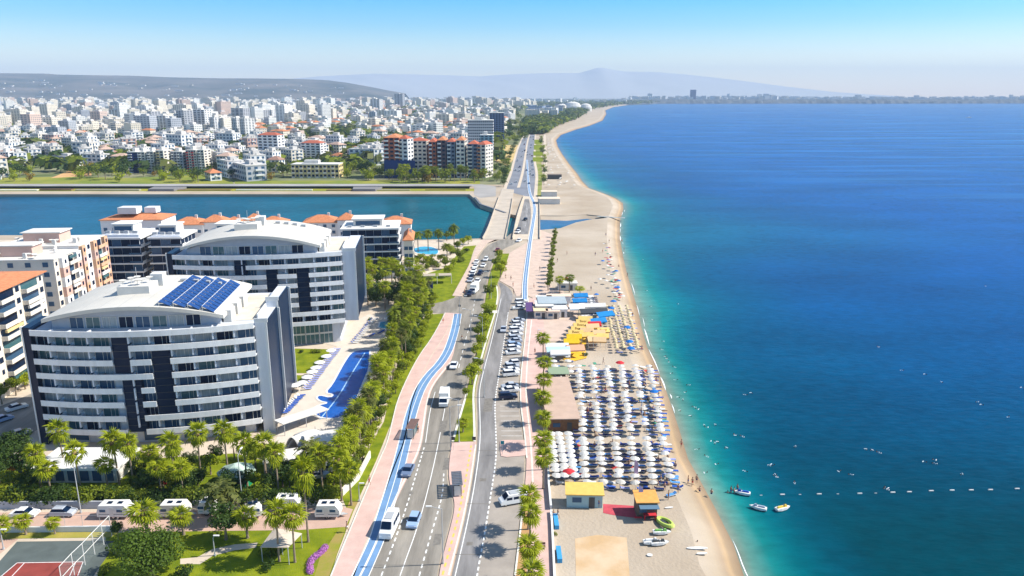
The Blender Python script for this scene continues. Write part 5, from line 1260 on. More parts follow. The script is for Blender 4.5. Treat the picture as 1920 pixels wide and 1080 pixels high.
caravan(392, 962, 2.8, .0, 'short caravan with turquoise side behind the dark round tree', stripe=mat('turq', (.02, .30, .36), .6)); caravan(476, 968, 2.6, .3, 'white rounded caravan beside the dark round tree', True)
caravan(541, 955, 4.4, .0, 'white caravan hidden behind the two tall garden palms'); caravan(617, 968, 4.2, .0, 'white caravan standing alone at the end of the camp street')
# ================================================================== STREET FURNITURE
def lamp_proto(h, arm, n='street_lamp', two=False):
    r = empty(n); MB().tube((0, 0, 0), (0, 0, h), .11, .06, 7).build('pole', [greymetal], r)
    for s in ((1, -1) if two else (1,)):
        MB().tube((0, 0, h-.1), (s*arm, 0, h+.35), .05, .04, 5).build('arm', [greymetal], r)
        MB().box((s*(arm+.35), 0, h+.38), (.9, .28, .14)).build('lamp_head', [white], r)
    MB().lathe([(.2, 0), (.18, .3)], 8).build('base', [greymetal], r)
    return r
LP = lamp_proto(9.5, 1.6)
for i, (u, v, rz, t_) in enumerate(((831, 1058, pi, 'tall street lamp leaning over the lanes near the camera'), (845, 845, 0, 'street lamp at the median tip by the pavement'), (861, 830, pi, 'street lamp standing on the near end of the grass median'), (905, 655, pi, 'street lamp among the median trees'), (883, 640, pi, 'street lamp left of the median trees'), (921, 560, pi, 'street lamp at the crossing strip'),
      (908, 745, pi, 'street lamp beside the large median tree'), (152, 962, 1.6, 'street lamp between the silver hatchback and first caravan'), (455, 947, 1.6, 'street lamp beside the green kiosk'), (862, 612, 0, 'street lamp on the corner of the blue lane'), (952, 448, pi, 'street lamp by the gap between the two bridges'))):
    p = P(u, v); place(LP, (p.x, p.y, .1), rz, (1, 1, 1 if v < 1000 else 1.0), t_, 'street lamp', 'street lamps')
LG = lamp_proto(3.2, .2, 'garden_lamp')
for i, (u, v, t_) in enumerate(((403, 1042, 'short white garden lamp by the curved path'), (7, 1030, 'short lamp at the lower left edge'), (674, 940, 'short post on the promenade edge by the worn grass'), (1008, 640, 'thin lamp beside the first promenade palm'))):
    p = P(u, v); place(LG, (p.x, p.y, 0), 0, 1, t_, 'garden lamp')
# bus shelters
wood = mat('slat_wood', (.22, .13, .08), .8, .2, var=.2, scale=4)
def shelter(u, v, rz, label, c):
    p = P(u, v); r = empty('bus_shelter', (p.x, p.y, .14), rz); tag(r, label, 'bus shelter')
    for x in (-.65, .65):
        for y in (-2.1, 2.1): MB().tube((x, y, 0), (x, y, 2.35), .06, n=5).build('post', [darkmetal], r)
    for q in range(9): MB().box((0, -2.3+q*.58, 2.5), (1.9, .42, .07)).build('roof_slat', [c], r)
    for x in (-.9, .9): MB().box((x, 0, 2.42), (.08, 5.0, .1)).build('roof_beam', [darkmetal], r)
    MB().box((.35, 0, .45), (.45, 3.6, .07)).build('bench_seat', [wood], r)
    for y in (-1.5, 1.5): MB().box((.35, y, .21), (.35, .08, .42)).build('bench_leg', [darkmetal], r)
    MB().box((.72, 0, 1.3), (.05, 4.1, 1.7)).build('back_panel', [tealglass], r)
    MB().box((0, -2.2, 1.2), (1.2, .06, 1.9)).build('poster_panel', [offwhite], r)
shelter(857, 921, .12, 'bus shelter on the pink pavement between the two roads', mat('slate_roof', (.10, .12, .15), .6))
shelter(774, 816, -.1, 'brown slatted bus shelter beside the blue bicycle lane', mat('brown_slat', (.20, .12, .10), .7))
# signs, bins, benches
def sign(u, v, c, label, h=2.6):
    p = P(u, v); r = empty('road_sign', (p.x, p.y, .14)); tag(r, label, 'road sign')
    MB().tube((0, 0, 0), (0, 0, h), .04, n=5).build('post', [greymetal], r); MB().box((0, -.05, h), (.75, .04, .75)).build('sign_plate', [c], r)
sign(942, 853, mat('sign_teal', (.02, .25, .30), .5), 'small teal sign at the pink parking island'); sign(850, 845, darkmetal, 'dark round sign left at the near median tip'); sign(889, 845, darkmetal, 'dark round sign right at the near median tip'); sign(862, 588, darkmetal, 'dark sign post at the end of the blue lane')
p = P(1012, 1030); r = empty('promenade_bench', (p.x, p.y, .14)); tag(r, 'bench beside the near promenade palm', 'bench')
for q in range(3): MB().box((0, -.2+q*.2, .45), (1.8, .15, .06)).build('slat', [wood], r)
for x in (-.7, .7): MB().box((x, 0, .21), (.1, .5, .42)).build('leg', [darkmetal], r)
MB().box((0, .3, .75), (1.8, .06, .4)).build('backrest', [wood], r)
# garden square canopy
p = P(530, 1040); r = empty('garden_canopy', (p.x, p.y, 0), .6); tag(r, 'square beige tensioned canopy between the two garden palms', 'canopy')
cm_ = mat('canvas_beige', (.56, .47, .38), .9, .1, var=.05, scale=1)
for k in range(4):
    a = k*pi/2; b = a+pi/2; s = 3.3
    c0 = (s*cos(a), s*sin(a), 2.6+.5*(k % 2)); c1 = (s*cos(b), s*sin(b), 2.6+.5*((k+1) % 2))
    MB().add([(0, 0, 3.6), c0, c1, (0, 0, 3.52), (c0[0], c0[1], c0[2]-.08), (c1[0], c1[1], c1[2]-.08)], [(0, 1, 2), (5, 4, 3), (1, 4, 5, 2)]).build('canopy_panel', [cm_], r)
    MB().tube((c0[0]*.95, c0[1]*.95, 0), (c0[0]*.95, c0[1]*.95, c0[2]), .07, n=5).build('post', [greymetal], r)
MB().tube((0, 0, 0), (0, 0, 3.6), .08, n=5).build('post', [greymetal], r)
# tennis court with fence
court = mat('court_red', (.26, .055, .045), .9, .15, var=.12, scale=.5); courtg = mat('court_grey', (.10, .12, .115), .9, .15, var=.12, scale=.4)
tcr = empty('tennis_court', P(80, 1060)); tag(tcr, 'red tennis court with grey surround and white lines', 'tennis court')
o0 = tcr.location
def loc_(pts): return [(q[0]-o0.x, q[1]-o0.y) for q in px(pts)]
MB().flat(loc_([(-60, 1100), (0, 1052), (32, 1016), (178, 1014), (215, 1015), (200, 1045), (172, 1085), (160, 1100)]), .05).build('surround', [courtg], tcr)
MB().flat(loc_([(-30, 1110), (32, 1055), (157, 1053), (138, 1110)]), .058).build('playing_surface', [court], tcr)
mb = MB()
for L_ in (((-20, 1100), (32, 1056)), ((32, 1056), (156, 1054)), ((156, 1054), (138, 1100)), ((46, 1056), (0, 1105)), ((142, 1055), (120, 1105))):
    a = P(*L_[0])-o0; b = P(*L_[1])-o0; ribbon(mb, [a, b], .12, .064)
mb.build('court_line', [paint], tcr)
fe = empty('tennis_fence', P(178, 1040)); tag(fe, 'tall wire fence frame at the right of the tennis court', 'fence')
f0 = fe.location
mesh_m = bpy.data.materials.new('wire_mesh'); mesh_m.use_nodes = True; t = mesh_m.node_tree
tr_ = t.nodes.new('ShaderNodeBsdfTransparent'); mx_ = t.nodes.new('ShaderNodeMixShader'); mx_.inputs[0].default_value = .16; t.nodes['Principled BSDF'].inputs['Base Color'].default_value = (.35, .4, .4, 1)
t.links.new(tr_.outputs[0], mx_.inputs[1]); t.links.new(t.nodes['Principled BSDF'].outputs[0], mx_.inputs[2]); t.links.new(mx_.outputs[0], t.nodes['Material Output'].inputs['Surface'])
fp = [P(118, 1105), P(140, 1080), P(160, 1060), P(178, 1040), P(195, 1022), P(210, 1006)]
for q in fp: MB().tube((q-f0), (q-f0)+Vector((0, 0, 3.8)), .06, n=5).build('post', [white], fe)
for a, b in zip(fp[:-1], fp[1:]):
    for z in (3.8, 1.9): MB().tube((a-f0)+Vector((0, 0, z)), (b-f0)+Vector((0, 0, z)), .05, n=5).build('rail', [white], fe)
    a_, b_2 = a-f0, b-f0; MB().add([(a_.x, a_.y, 0), (b_2.x, b_2.y, 0), (b_2.x, b_2.y, 3.8), (a_.x, a_.y, 3.8)], [(0, 1, 2, 3)]).build('wire_mesh', [mesh_m], fe)
fe2 = empty('tennis_fence', P(100, 996)); tag(fe2, 'row of thin fence posts on the low wall behind the court', 'fence'); f0 = fe2.location
for q in range(8):
    a_ = P(-8+q*33, 996)-f0; MB().tube(a_, a_+Vector((0, 0, 3.0)), .035, n=5).build('post', [greymetal], fe2)
for z in (2.95,):
    MB().tube(P(-8, 996)-f0+Vector((0, 0, z)), P(223, 996)-f0+Vector((0, 0, z)), .025, n=4).build('rail', [greymetal], fe2)
wall('camp_wall', [(-60, 999), (215, 996)], 1.0, .3, white, 'low white wall behind the tennis court')
wall('garden_wall', [(395, 952), (600, 947)], 1.6, .3, offwhite, 'pale garden wall behind the caravans, right part'); wall('garden_wall', [(-30, 954), (380, 952)], 1.4, .3, greyw, 'grey garden wall under the hedge, left part')
wall('belt_wall', [(642, 930), (672, 900), (694, 858)], 1.5, .3, cream, 'cream wall at the foot of the green belt palms')
# playground pieces
p = P(290, 908); r = empty('climbing_set', p); tag(r, 'yellow and red climbing frame on the hotel lawn', 'climbing frame')
MB().tube((-1.2, 0, 0), (-.3, 0, 2), .07, n=5).tube((1.2, 0, 0), (.3, 0, 2), .07, n=5).tube((-.9, 0, 1.6), (.9, 0, 1.6), .06, n=5).build('frame', [yellowpaint], r); MB().add([(.3, -.3, 1.5), (.3, .3, 1.5), (2.2, .3, .1), (2.2, -.3, .1), (.3, -.3, 1.42), (.3, .3, 1.42), (2.2, .3, .02), (2.2, -.3, .02)], [(0, 1, 2, 3)[::-1], (4, 5, 6, 7), (0, 4, 7, 3), (1, 2, 6, 5)]).build('slide', [cr_m], r)
p = P(20, 890); r = empty('play_hut', p); tag(r, 'orange roofed play hut at the far left', 'play hut')
MB().box((0, 0, 1), (3, 2.4, 2)).build('wall', [tealglass], r); MB().hip(0, 0, 3, 2.4, 2, 1.2).build('roof', [mat('orange_canvas', (.65, .28, .06), .8)], r)

# ================================================================== THE BEACH
beachp = [PW]
straw = mat('straw', (.60, .49, .29), .9, .1, var=.15, scale=3)
UB = parasol_proto(.97, 1.95, mat('umbrella_cream', (.60, .58, .54), .85, .15, var=.06, scale=.8), 'beach_umbrella', 8, .30)
UBb = parasol_proto(1.1, 2.15, mat('umbrella_blue', (.02, .16, .48), .85, .1, var=.06, scale=1), 'beach_umbrella', 8, .42)
UFa = parasol_proto(1.0, 1.9, mat('umbrella_faded', (.50, .47, .42), .9, .1, var=.1, scale=.8), 'beach_umbrella', 8, .34)
UCl = parasol_proto(.17, 2.1, mat('umbrella_closed', (.55, .55, .58), .9, .1), 'closed_umbrella', 6, 1.1)
US = parasol_proto(.72, 2.0, straw, 'straw_umbrella', 7, .45)
UR = parasol_proto(1.2, 2.2, cr_m, 'beach_umbrella', 8, .42)
towels = [cb, cw, cn, cl, mat('towel_sky', (.10, .30, .62), .9, .1), cr_m]
def bed_proto(c):
    r = empty('sunbed'); m = MB()
    for s in (-.28, .28): m.box((0, s, .24), (1.85, .06, .06))
    for x in (-.8, .75): m.box((x, 0, .12), (.06, .56, .24))
    m.build('frame', [white], r); MB().box((.2, 0, .31), (1.35, .56, .08)).build('cushion', [c], r)
    MB().add([(-.48, -.28, .33), (-.48, .28, .33), (-.95, .28, .62), (-.95, -.28, .62), (-.48, -.28, .26), (-.48, .28, .26), (-.97, .28, .55), (-.97, -.28, .55)], [(0, 1, 2, 3), (7, 6, 5, 4), (0, 4, 5, 1), (1, 5, 6, 2), (2, 6, 7, 3), (3, 7, 4, 0)]).build('backrest', [c], r)
    return r
BED = [bed_proto(c) for c in towels]; BN = ['blue', 'white', 'navy', 'lilac', 'sky blue', 'red']
rn = random.Random(17)
def lerp2(L, v):
    for (u1, v1), (u2, v2) in zip(L[:-1], L[1:]):
        if v2 <= v <= v1: return u1+(u2-u1)*(v-v1)/(v2-v1+1e-9)
    return L[-1][0]
nU = 0; nB = 0
colname = ['first', 'second', 'third', 'fourth', 'fifth', 'sixth']
Y0 = P(1100, 918).y; Y1 = P(1100, 697).y; nr = 28
for j in range(nr):
    y = Y0+(Y1-Y0)*j/(nr-1); f = j/(nr-1)
    if j in (17, 18): pass
    vj = PX(20, y, 0)[1]
    if 737 < vj < 743 or 820 < vj < 828: continue
    xa = 13.6+(17.3-13.6)*f; xb = 29.0+(36.0-29.0)*f
    for c in range(6):
        x = xa+(xb-xa)*c/5
        if j < 1 and c > 4: continue
        if rn.random() < .06: continue
        jx, jy = rn.uniform(-.18, .18), rn.uniform(-.2, .2)
        q3 = rn.random(); place(UBb if q3 < .015 else UCl if q3 < .05 else UFa if q3 < .25 else UB, (x+jx, y+jy, 0), rn.uniform(0, .7), rn.uniform(.93, 1.05), 'beach umbrella in the %s column from the promenade, %s row from the kiosks' % (colname[c], ordw(j+1)), 'beach umbrella', 'white umbrellas of the large beach field').rotation_euler = (rn.uniform(-.13, .13), rn.uniform(-.13, .13), rn.uniform(0, .7)); nU += 1
        for s in ((1.35,) if rn.random() < .45 else (1.2, 1.9)):
            if nB > 262: break
            k = rn.choice([0, 0, 1, 2, 2, 3, 4, 4, 0, 1] + ([5] if rn.random() < .2 else []))
            place(BED[k], (x+jx+(1.15 if s < 1.8 else -1.25)+rn.uniform(-.2, .2), y+jy-.1, .02), rn.uniform(-.15, .15), 1, '%s sunbed in the %s umbrella column, %s row, %s' % (BN[k], colname[c], ordw(j+1), 'front side' if s < 1.4 else 'rear side'), 'sunbed', 'sunbeds of the large beach field'); nB += 1
# left block below the long beach house, and a short one above it
for (u0, u1, v0, v1, ncol, nrow, nm) in ((1041, 1076, 905, 826, 3, 10, 'left block below the long beach house'), (1040, 1068, 707, 678, 2, 4, 'small block above the long beach house')):
    Ya = P(u0, v0).y; Yb = P(u0, v1).y
    for j in range(nrow):
        y = Ya+(Yb-Ya)*j/max(1, nrow-1)
        for c in range(ncol):
            a = P(u0, v0).x; b = P(u1, v0).x; x = a+(b-a)*c/max(1, ncol-1)
            place(UB, (x+rn.uniform(-.2, .2), y+rn.uniform(-.2, .2), 0), rn.uniform(0, .7), 1, 'umbrella, %s from left, %s row up, %s' % (ORD[c], ordw(j+1), nm), 'beach umbrella', 'white umbrellas of the smaller blocks'); nU += 1
            if rn.random() < .75:
                k = rn.choice([0, 2, 1, 4]); place(BED[k], (x+1.0, y-.4, .02), rn.uniform(-.2, .2), 1, '%s sunbed, %s from left, %s row up, %s' % (BN[k], ORD[c], ordw(j+1), nm), 'sunbed', 'sunbeds of the smaller blocks')
# loose blue sunbeds and umbrellas along the wet sand
for i, (u, v) in enumerate(((1262, 900), (1256, 872), (1248, 848), (1243, 822), (1240, 800), (1238, 785), (1225, 730), (1228, 748), (1205, 712), (1212, 745), (1270, 915), (1250, 892), (1258, 930))):
    p = P(u, v); k = [4, 0, 3][i % 3]; place(BED[k], (p.x, p.y, 0), .3*i, 1.1, '%s loose %s sunbed from the kiosk end by the wet sand' % (ordw(i+1), BN[k]), 'sunbed', 'loose sunbeds by the wet sand')
# straw umbrella field north
nS = 0
for j in range(17):
    for c in range(6):
        v = 661-4.9*j; u = 1118+c*13.0-(661-v)*.26+rn.uniform(-1, 1)+(c*.0)
        if v < 600 and c < 1: continue
        if v > 610 and c < 2: continue
        p = P(u+12, v+rn.uniform(-.6, .6)); place(US, (p.x, p.y, 0), rn.uniform(0, 1), 1, 'straw umbrella, %s line from the clubs, %s row from the near end' % (ORD[c], ordw(j+1)), 'straw umbrella', 'straw umbrellas in lines on the northern beach field')
        nS += 1
        if rn.random() < .6:
            k = rn.choice([2, 2, 3, 0, 1]); place(BED[k], (p.x+1.0, p.y-.3, .02), rn.uniform(-.3, .3), .95, '%s sunbed beside a straw umbrella, %s line, %s row' % (BN[k], ORD[c], ordw(j+1)), 'sunbed', 'sunbeds of the straw umbrella field')
for i, (u, v, t_) in enumerate(((1150, 575, 'far right of the striped lounger rows'), (1146, 588, 'beside the straw field top'), (1180, 652, 'at the sea side of the straw field'), (1182, 665, 'nearest corner of the straw field'), (1175, 625, 'sea side in the middle of the straw field'), (1116, 612, 'between the yellow and the dark canopies'))):
    p = P(u, v); place(UBb, (p.x, p.y, 0), i, 1.1, 'blue beach umbrella '+t_, 'beach umbrella', 'blue umbrellas of the northern field')
for i, (u, v, t_) in enumerate(((1162, 692, 'pink-red beach umbrella on the open sand between the fields'), (1066, 900, 'red beach umbrella in the left block near the yellow kiosk'))):
    p = P(u, v); place(UR, (p.x, p.y, 0), i, 1.0, t_, 'beach umbrella')
# scattered umbrellas and mats on the northern open beach
for i, (u, v) in enumerate(((1130, 496), (1138, 504), (1147, 508), (1155, 515), (1140, 522), (1152, 528), (1160, 534), (1136, 533), (1146, 540), (1158, 546), (1163, 556), (1125, 530), (1118, 560), (1167, 562), (1150, 556))):
    p = P(u, v); place(UB if i % 3 else UBb, (p.x, p.y, 0), i, .9, '%s scattered umbrella southward on the open northern sand' % ordw(i+1), 'beach umbrella', 'scattered umbrellas on the open northern sand')
# towels and bags left on the sand
rt = random.Random(6); TWm = []
for nm, c in (('blue', (.05, .12, .45)), ('red', (.5, .06, .06)), ('white', (.7, .68, .66)), ('green', (.08, .3, .2)), ('dark', (.05, .05, .06))):
    o = MB().add([(-.85, -.4, 0), (-.2, -.42, .03), (.3, -.38, .01), (.85, -.4, .04), (.85, .4, 0), (.3, .38, .03), (-.2, .42, .01), (-.85, .4, .03)], [(0, 1, 6, 7), (1, 2, 5, 6), (2, 3, 4, 5)]).build('beach_towel', [mat('towel_'+nm, c, .95, .05)]); TWm.append((nm, o.data)); bpy.data.objects.remove(o)
tw = sorted([(rt.uniform(1150, 1186) if k < 45 else rt.uniform(1060, 1250), rt.uniform(455, 560) if k < 45 else rt.uniform(680, 930)) for k in range(95)], key=lambda q: q[1])
k2 = 0
for (u, v) in tw:
    sh_u = np.interp(v, [455, 480, 510, 545, 580, 650, 690, 735, 770, 810, 860, 905, 930], [1163, 1168, 1175, 1185, 1196, 1213, 1232, 1250, 1262, 1275, 1290, 1315, 1330]) - 22
    if u > sh_u: u = float(sh_u - rt.uniform(0, 12))
    nm, me = TWm[rt.randrange(5)]; p = P(u, v); k2 += 1
    tag(inst('beach_towel', me, None, (p.x, p.y, .03), rt.uniform(0, 3)), '%s towel spread on the sand, %s nearest the camera' % (nm, ordw(len(tw)-k2+1)), 'towel', 'towels lying on the sand')
# ------------------------------------------------------------------ beach buildings
def box_building(name, u, v, w, d, h, rz, wm_, rm, label, cat, ov=.3, open_=False, door=True, slope=0.0, n=0):
    p = P(u, v); r = empty(name, (p.x, p.y, 0), rz); tag(r, label, cat)
    if open_:
        for x in (-w/2+.15, w/2-.15):
            for y in (.15, d-.15): MB().tube((x, y, 0), (x, y, h), .07, n=5).build('post', [wm_], r)
        MB().box((0, d-.3, .5), (w-.6, .5, 1.0)).build('counter', [wood], r)
    else: MB().box((0, d/2, h/2), (w, d, h)).build('wall', [wm_], r)
    a = w/2+ov; MB().add([(-a, -ov, h), (a, -ov, h), (a, d+ov, h+slope), (-a, d+ov, h+slope), (-a, -ov, h+.18), (a, -ov, h+.18), (a, d+ov, h+.18+slope), (-a, d+ov, h+.18+slope)], [(3, 2, 1, 0), (4, 5, 6, 7), (0, 1, 5, 4), (1, 2, 6, 5), (2, 3, 7, 6), (3, 0, 4, 7)]).build('roof', [rm], r)
    if door and not open_:
        MB().box((w*.2, -.04, 1.05), (1.0, .08, 2.0)).build('door', [darkmetal], r); MB().box((-w*.22, -.04, 1.5), (min(1.6, w*.35), .08, .9)).build('window', [blueglass], r)
    return r
pinkroof = mat('pink_beige_roof', (.50, .36, .28), .85, .15, var=.06, scale=.5)
box_building('beach_house', 1056, 809, 6.6, 24, 2.9, .035, mat('brown_board', (.20, .10, .05), .8, .2, var=.15, scale=2), pinkroof, 'long beach house with flat pink-beige roof among the umbrellas', 'building', ov=.35)
box_building('green_mat_shelter', 1048, 717, 4.6, 4.6, 2.2, .03, greymetal, mat('mat_green', (.26, .33, .22), .9, .1), 'greenish flat shade roof at the far end of the beach house', 'shelter', open_=True)
yk = mat('yellow_roof', (.72, .47, .12), .8, .2, var=.06, scale=1)
box_building('beach_kiosk', 1096, 952, 6.2, 3.0, 2.5, -.04, mat('pale_blue_board', (.36, .50, .52), .8), yk, 'kiosk with yellow roof at the near end of the umbrella field', 'kiosk', slope=.5)
ok_ = mat('orange_kiosk_roof', (.70, .34, .09), .8, .2, var=.08, scale=1)
r = box_building('beach_kiosk', 1213, 971, 3.4, 3.2, 2.9, .02, mat('dark_board', (.12, .10, .08), .8), ok_, 'tall kiosk with orange roof and feather flag near the jet skis', 'kiosk', slope=.3)
MB().box((.1, -.9, 2.6), (3.3, 1.4, .1)).build('awning', [mat('blue_grey_awning', (.10, .18, .26), .8)], r)
r = empty('red_counter', P(1212, 975)); tag(r, 'bright red counter and benches before the orange kiosk', 'counter')
MB().box((.6, .2, .95), (2.2, .9, .1)).build('counter_top', [cr_m], r)
for x in (-.3, 1.5): MB().box((x, .2, .45), (.12, .7, .9)).build('leg', [cr_m], r)
MB().box((-1.4, .1, .45), (1.3, .4, .08)).build('bench', [cr_m], r)
sheet('red_carpet', [(1131, 962), (1131, 945), (1194, 949), (1196, 972), (1150, 966)], .03, mat('carpet_red', (.48, .08, .10), .95, .1, var=.1, scale=1))
for i, (u, v, t_, c) in enumerate(((1196, 955, 'lilac feather flag beside the orange roofed kiosk', cl), (1188, 905, 'slim pink feather flag at the near edge of the field', mat('flag_pink', (.55, .35, .45), .8)))):
    p = P(u, v); r = empty('feather_flag', p); tag(r, t_, 'flag'); MB().tube((0, 0, 0), (0, 0, 4.6), .03, n=5).build('pole', [greymetal], r)
    MB().add([(.04, 0, 1.0), (.75, .02, 1.3), (.8, .04, 3.8), (.35, .03, 4.5), (.04, 0, 4.6), (.04, .05, 1.0), (.75, .07, 1.3), (.8, .09, 3.8), (.35, .08, 4.5), (.04, .05, 4.6)], [(0, 1, 2, 3, 4), (9, 8, 7, 6, 5), (1, 6, 7, 2), (2, 7, 8, 3)]).build('sail', [c], r)
sheet('clay_court', [(1080, 1095), (1079, 1040), (1078, 1010), (1120, 1003), (1175, 1008), (1182, 1095)], .02, mat('clay_patch', (.52, .35, .19), .95, .1, scale=.2, c2=(.60, .45, .30)))
# clubs
CB = [(1021, 592, 5.5, 6.5, 3.2, whitew, offwhite, 'white club room with round dish, left end of the club row'), (1036, 588, 9.0, 8.5, 3.4, greyw, mat('slate_blue_roof', (.36, .42, .45), .7, .2, var=.05, scale=.5), 'club hall with grey-blue two part roof'), (1037, 599, 4.0, 3, 2.6, cream, mat('peach_roof', (.72, .54, .42), .8), 'small cream annex in front of the grey-blue roof'),
      (1050, 596, 4.6, 5, 2.8, whitew, white, 'white roofed annex right of the small cream one'), (1020, 575, 5, 3, 3, whitew, offwhite, 'white flat building behind the round dish roof'), (1048, 572, 8, 3, 3, whitew, mat('peach_roof', (0, 0, 0)), 'long peach roofed building at the back of the club row'), (1014, 598, 4.2, 5, 2.6, cream, mat('yellow_peach_roof', (.72, .56, .36), .8), 'low annex with yellowish roof beside the car park')]
for (u, v, w, d, h, a, b, t_) in CB: box_building('beach_club', u, v, w, d, h, .02, a, b, t_, 'building')
p = P(1012, 597); r = empty('purple_awning', (p.x-3.2, p.y, 0)); tag(r, 'dark purple shade roof at the left end of the clubs', 'awning')
MB().box((0, 5, 2.5), (2.6, 11, .12)).build('canopy', [mat('purple_canvas', (.10, .05, .16), .8)], r)
for x in (-1.1, 1.1):
    for y in (.4, 9.5): MB().tube((x, y, 0), (x, y, 2.45), .05, n=5).build('post', [greymetal], r)
r = box_building('beach_hut', 1064, 545, 7, 4, 2.7, .02, offwhite, offwhite, 'pale beach hut beneath the two beach palms', 'hut')
p = P(1062, 538); r = empty('red_parasol_tent', (p.x, p.y, 0)); tag(r, 'small red pyramid tent between the two beach palms', 'tent')
MB().lathe([(2.0, 2.4), (1.9, 2.6), (.1, 3.9)], 4).build('roof', [cr_m], r)
for a_, b_2 in ((1.3, 0), (-1.3, 0), (0, 1.3), (0, -1.3)): MB().tube((a_, b_2, 0), (a_, b_2, 2.4), .05, n=5).build('post', [white], r)
# yellow gabled canopies with lettering, terrace in front of the beach
yel = mat('bright_yellow_canvas', (.80, .50, .02), .8, .2, var=.06, scale=1); paley = mat('pale_yellow_canvas', (.80, .55, .18), .85, .15, var=.05, scale=1); orgc = mat('orange_canvas2', (.72, .38, .12), .85, .15, var=.08, scale=1)
txt_m = mat('brown_print', (.28, .16, .03), .8)
def gable(u, v, w, d, h, rz, ca, cbm, label, text=None, cat='canopy'):
    p = P(u, v); r = empty('gabled_canopy', (p.x, p.y, 0), rz); tag(r, label, cat, 'yellow and orange beach bar canopies')
    x, y = w/2, d/2; z0, z1 = h, h+1.0
    for s, c in ((-1, ca), (1, cbm)):
        pts = [(-x, 0, z1), (x, 0, z1), (x, s*y, z0), (-x, s*y, z0)]; q = [(a, b, z-.06) for a, b, z in pts]
        f = [(0, 1, 2, 3), (7, 6, 5, 4), (2, 6, 7, 3), (1, 5, 6, 2), (0, 3, 7, 4), (0, 4, 5, 1)]
        MB().add(pts+q, f).build('canopy_slope', [c], r)
    MB().box((0, -y+.02, z0-.15), (w, .06, .35)).build('valance', [cbm], r)
    for a in (-x+.1, x-.1):
        for b in (-y+.1, y-.1): MB().tube((a, b, 0), (a, b, z0), .05, n=5).build('post', [offwhite], r)
    if text:
        cu = bpy.data.curves.new('lettering', 'FONT'); cu.body = text; cu.size = 1.15; cu.align_x = 'CENTER'; cu.align_y = 'CENTER'; cu.extrude = .01
        o = bpy.data.objects.new('tmp', cu); col.objects.link(o); me = bpy.data.meshes.new_from_object(o); bpy.data.objects.remove(o)
        me.materials.clear(); me.materials.append(txt_m); t_ = inst('lettering', me, r, (0, -y*.5, (z0+z1)/2+.05)); t_.rotation_euler = (math.atan2(1.0, y), 0, 0)
    return r
for i, (u, v) in enumerate(((1097, 614), (1093, 620), (1088, 627), (1084, 634), (1079, 641), (1076, 649), (1071, 658))):
    gable(u, v, 4.4, 2.3, 2.7, .0, paley if i < 5 else yel, paley if i < 4 else yel, '%s canopy from the far end of the stepped yellow row' % ordw(i+1), 'Beer' if i in (1, 2, 3, 4) else None)
sheet('yellow_terrace', [(1056, 675), (1068, 650), (1100, 605), (1108, 606), (1100, 640), (1098, 655), (1100, 672), (1075, 678)], .16, mat('yellow_floor', (.75, .45, .04), .85, .15, var=.08, scale=1))
OC = [(1100, 636, 5, 3.4), (1099, 645, 5, 3.2), (1110, 628, 5, 3), (1114, 650, 4.6, 4.4), (1122, 640, 4.6, 4), (1130, 636, 4.4, 3.6), (1124, 654, 4.6, 3.8), (1129, 647, 4.4, 3.4), (1108, 653, 3, 4)]
for i, (u, v, w, d) in enumerate(OC): gable(u, v, w*.82, d*.78, 2.6, .12*(i % 3)-.1, paley if i % 2 else mat('cream_orange_canvas', (.70, .48, .26), .85), orgc if i > 2 else yel, '%s canopy of the orange cluster between yellow row and straw field' % ordw(i+1), 'Beer' if i == 5 else None)
gable(1078, 668, 5, 4, 2.4, .1, mat('salmon_canvas', (.70, .36, .22), .8), mat('salmon_canvas', (0, 0, 0)), 'salmon canopy at the near end of the yellow terrace')
blc = mat('blue_canvas', (.01, .20, .50), .8, .2, var=.08, scale=1)
for i, (u, v, w, d, t_) in enumerate(((1132, 604, 6, 4, 'large blue canopy at the edge of the straw field'), (1118, 617, 6, 3, 'smaller blue canopy above the red one'), (1088, 568, 5, 3, 'upper blue canopy right of the clubs'), (1086, 578, 5, 3, 'lower blue canopy right of the clubs'))): gable(u, v, w, d, 2.6, .4 if i < 2 else .1, blc, blc, t_)
gable(1114, 623, 4, 2.6, 2.5, .1, cr_m, cr_m, 'small red canopy under the blue ones'); gable(1112, 598, 9, 4.0, 2.6, .12, darkmetal, darkmetal, 'wide dark canopy above the straw field corner')
gable(1110, 588, 9, 2.6, 2.6, .12, offwhite, offwhite, 'long cream canopy behind the wide dark one'); gable(1080, 590, 5, 7, 2.8, .05, white, mat('aqua_canvas', (.42, .60, .66), .8), 'white and aqua canopy between clubs and beach'); 
# pale blue stepped canopies
for i, (u, v, w, d, c) in enumerate(((1044, 664, 6.5, 3.0, white), (1046, 671, 6.5, 3.2, mat('ice_blue_canvas', (.45, .64, .74), .8)), (1050, 677, 5.5, 2.4, white))): gable(u, v, w, d, 2.3, .05, c, c, '%s pale strip of the ice blue canopy by the promenade palms' % ['rear', 'middle', 'front'][i])
# striped lounger rows beside the clubs
for c in range(3):
    for j in range(11):
        p = P(1096+c*7+(574-558)*0+j*(-.9)+14, 592-j*3.3); place(BED[2 if c != 1 else 1], (p.x, p.y, 0), .1, .95, '%s sunbed of the %s striped row beside the clubs' % (ordw(j+1), ['left', 'middle', 'right'][c]), 'sunbed', 'striped sunbed rows beside the clubs')
sheet('white_deck', [(1091, 596), (1083, 556), (1112, 553), (1126, 592)], .03, mat('deck_white', (.66, .63, .60), .8, var=.05, scale=1))
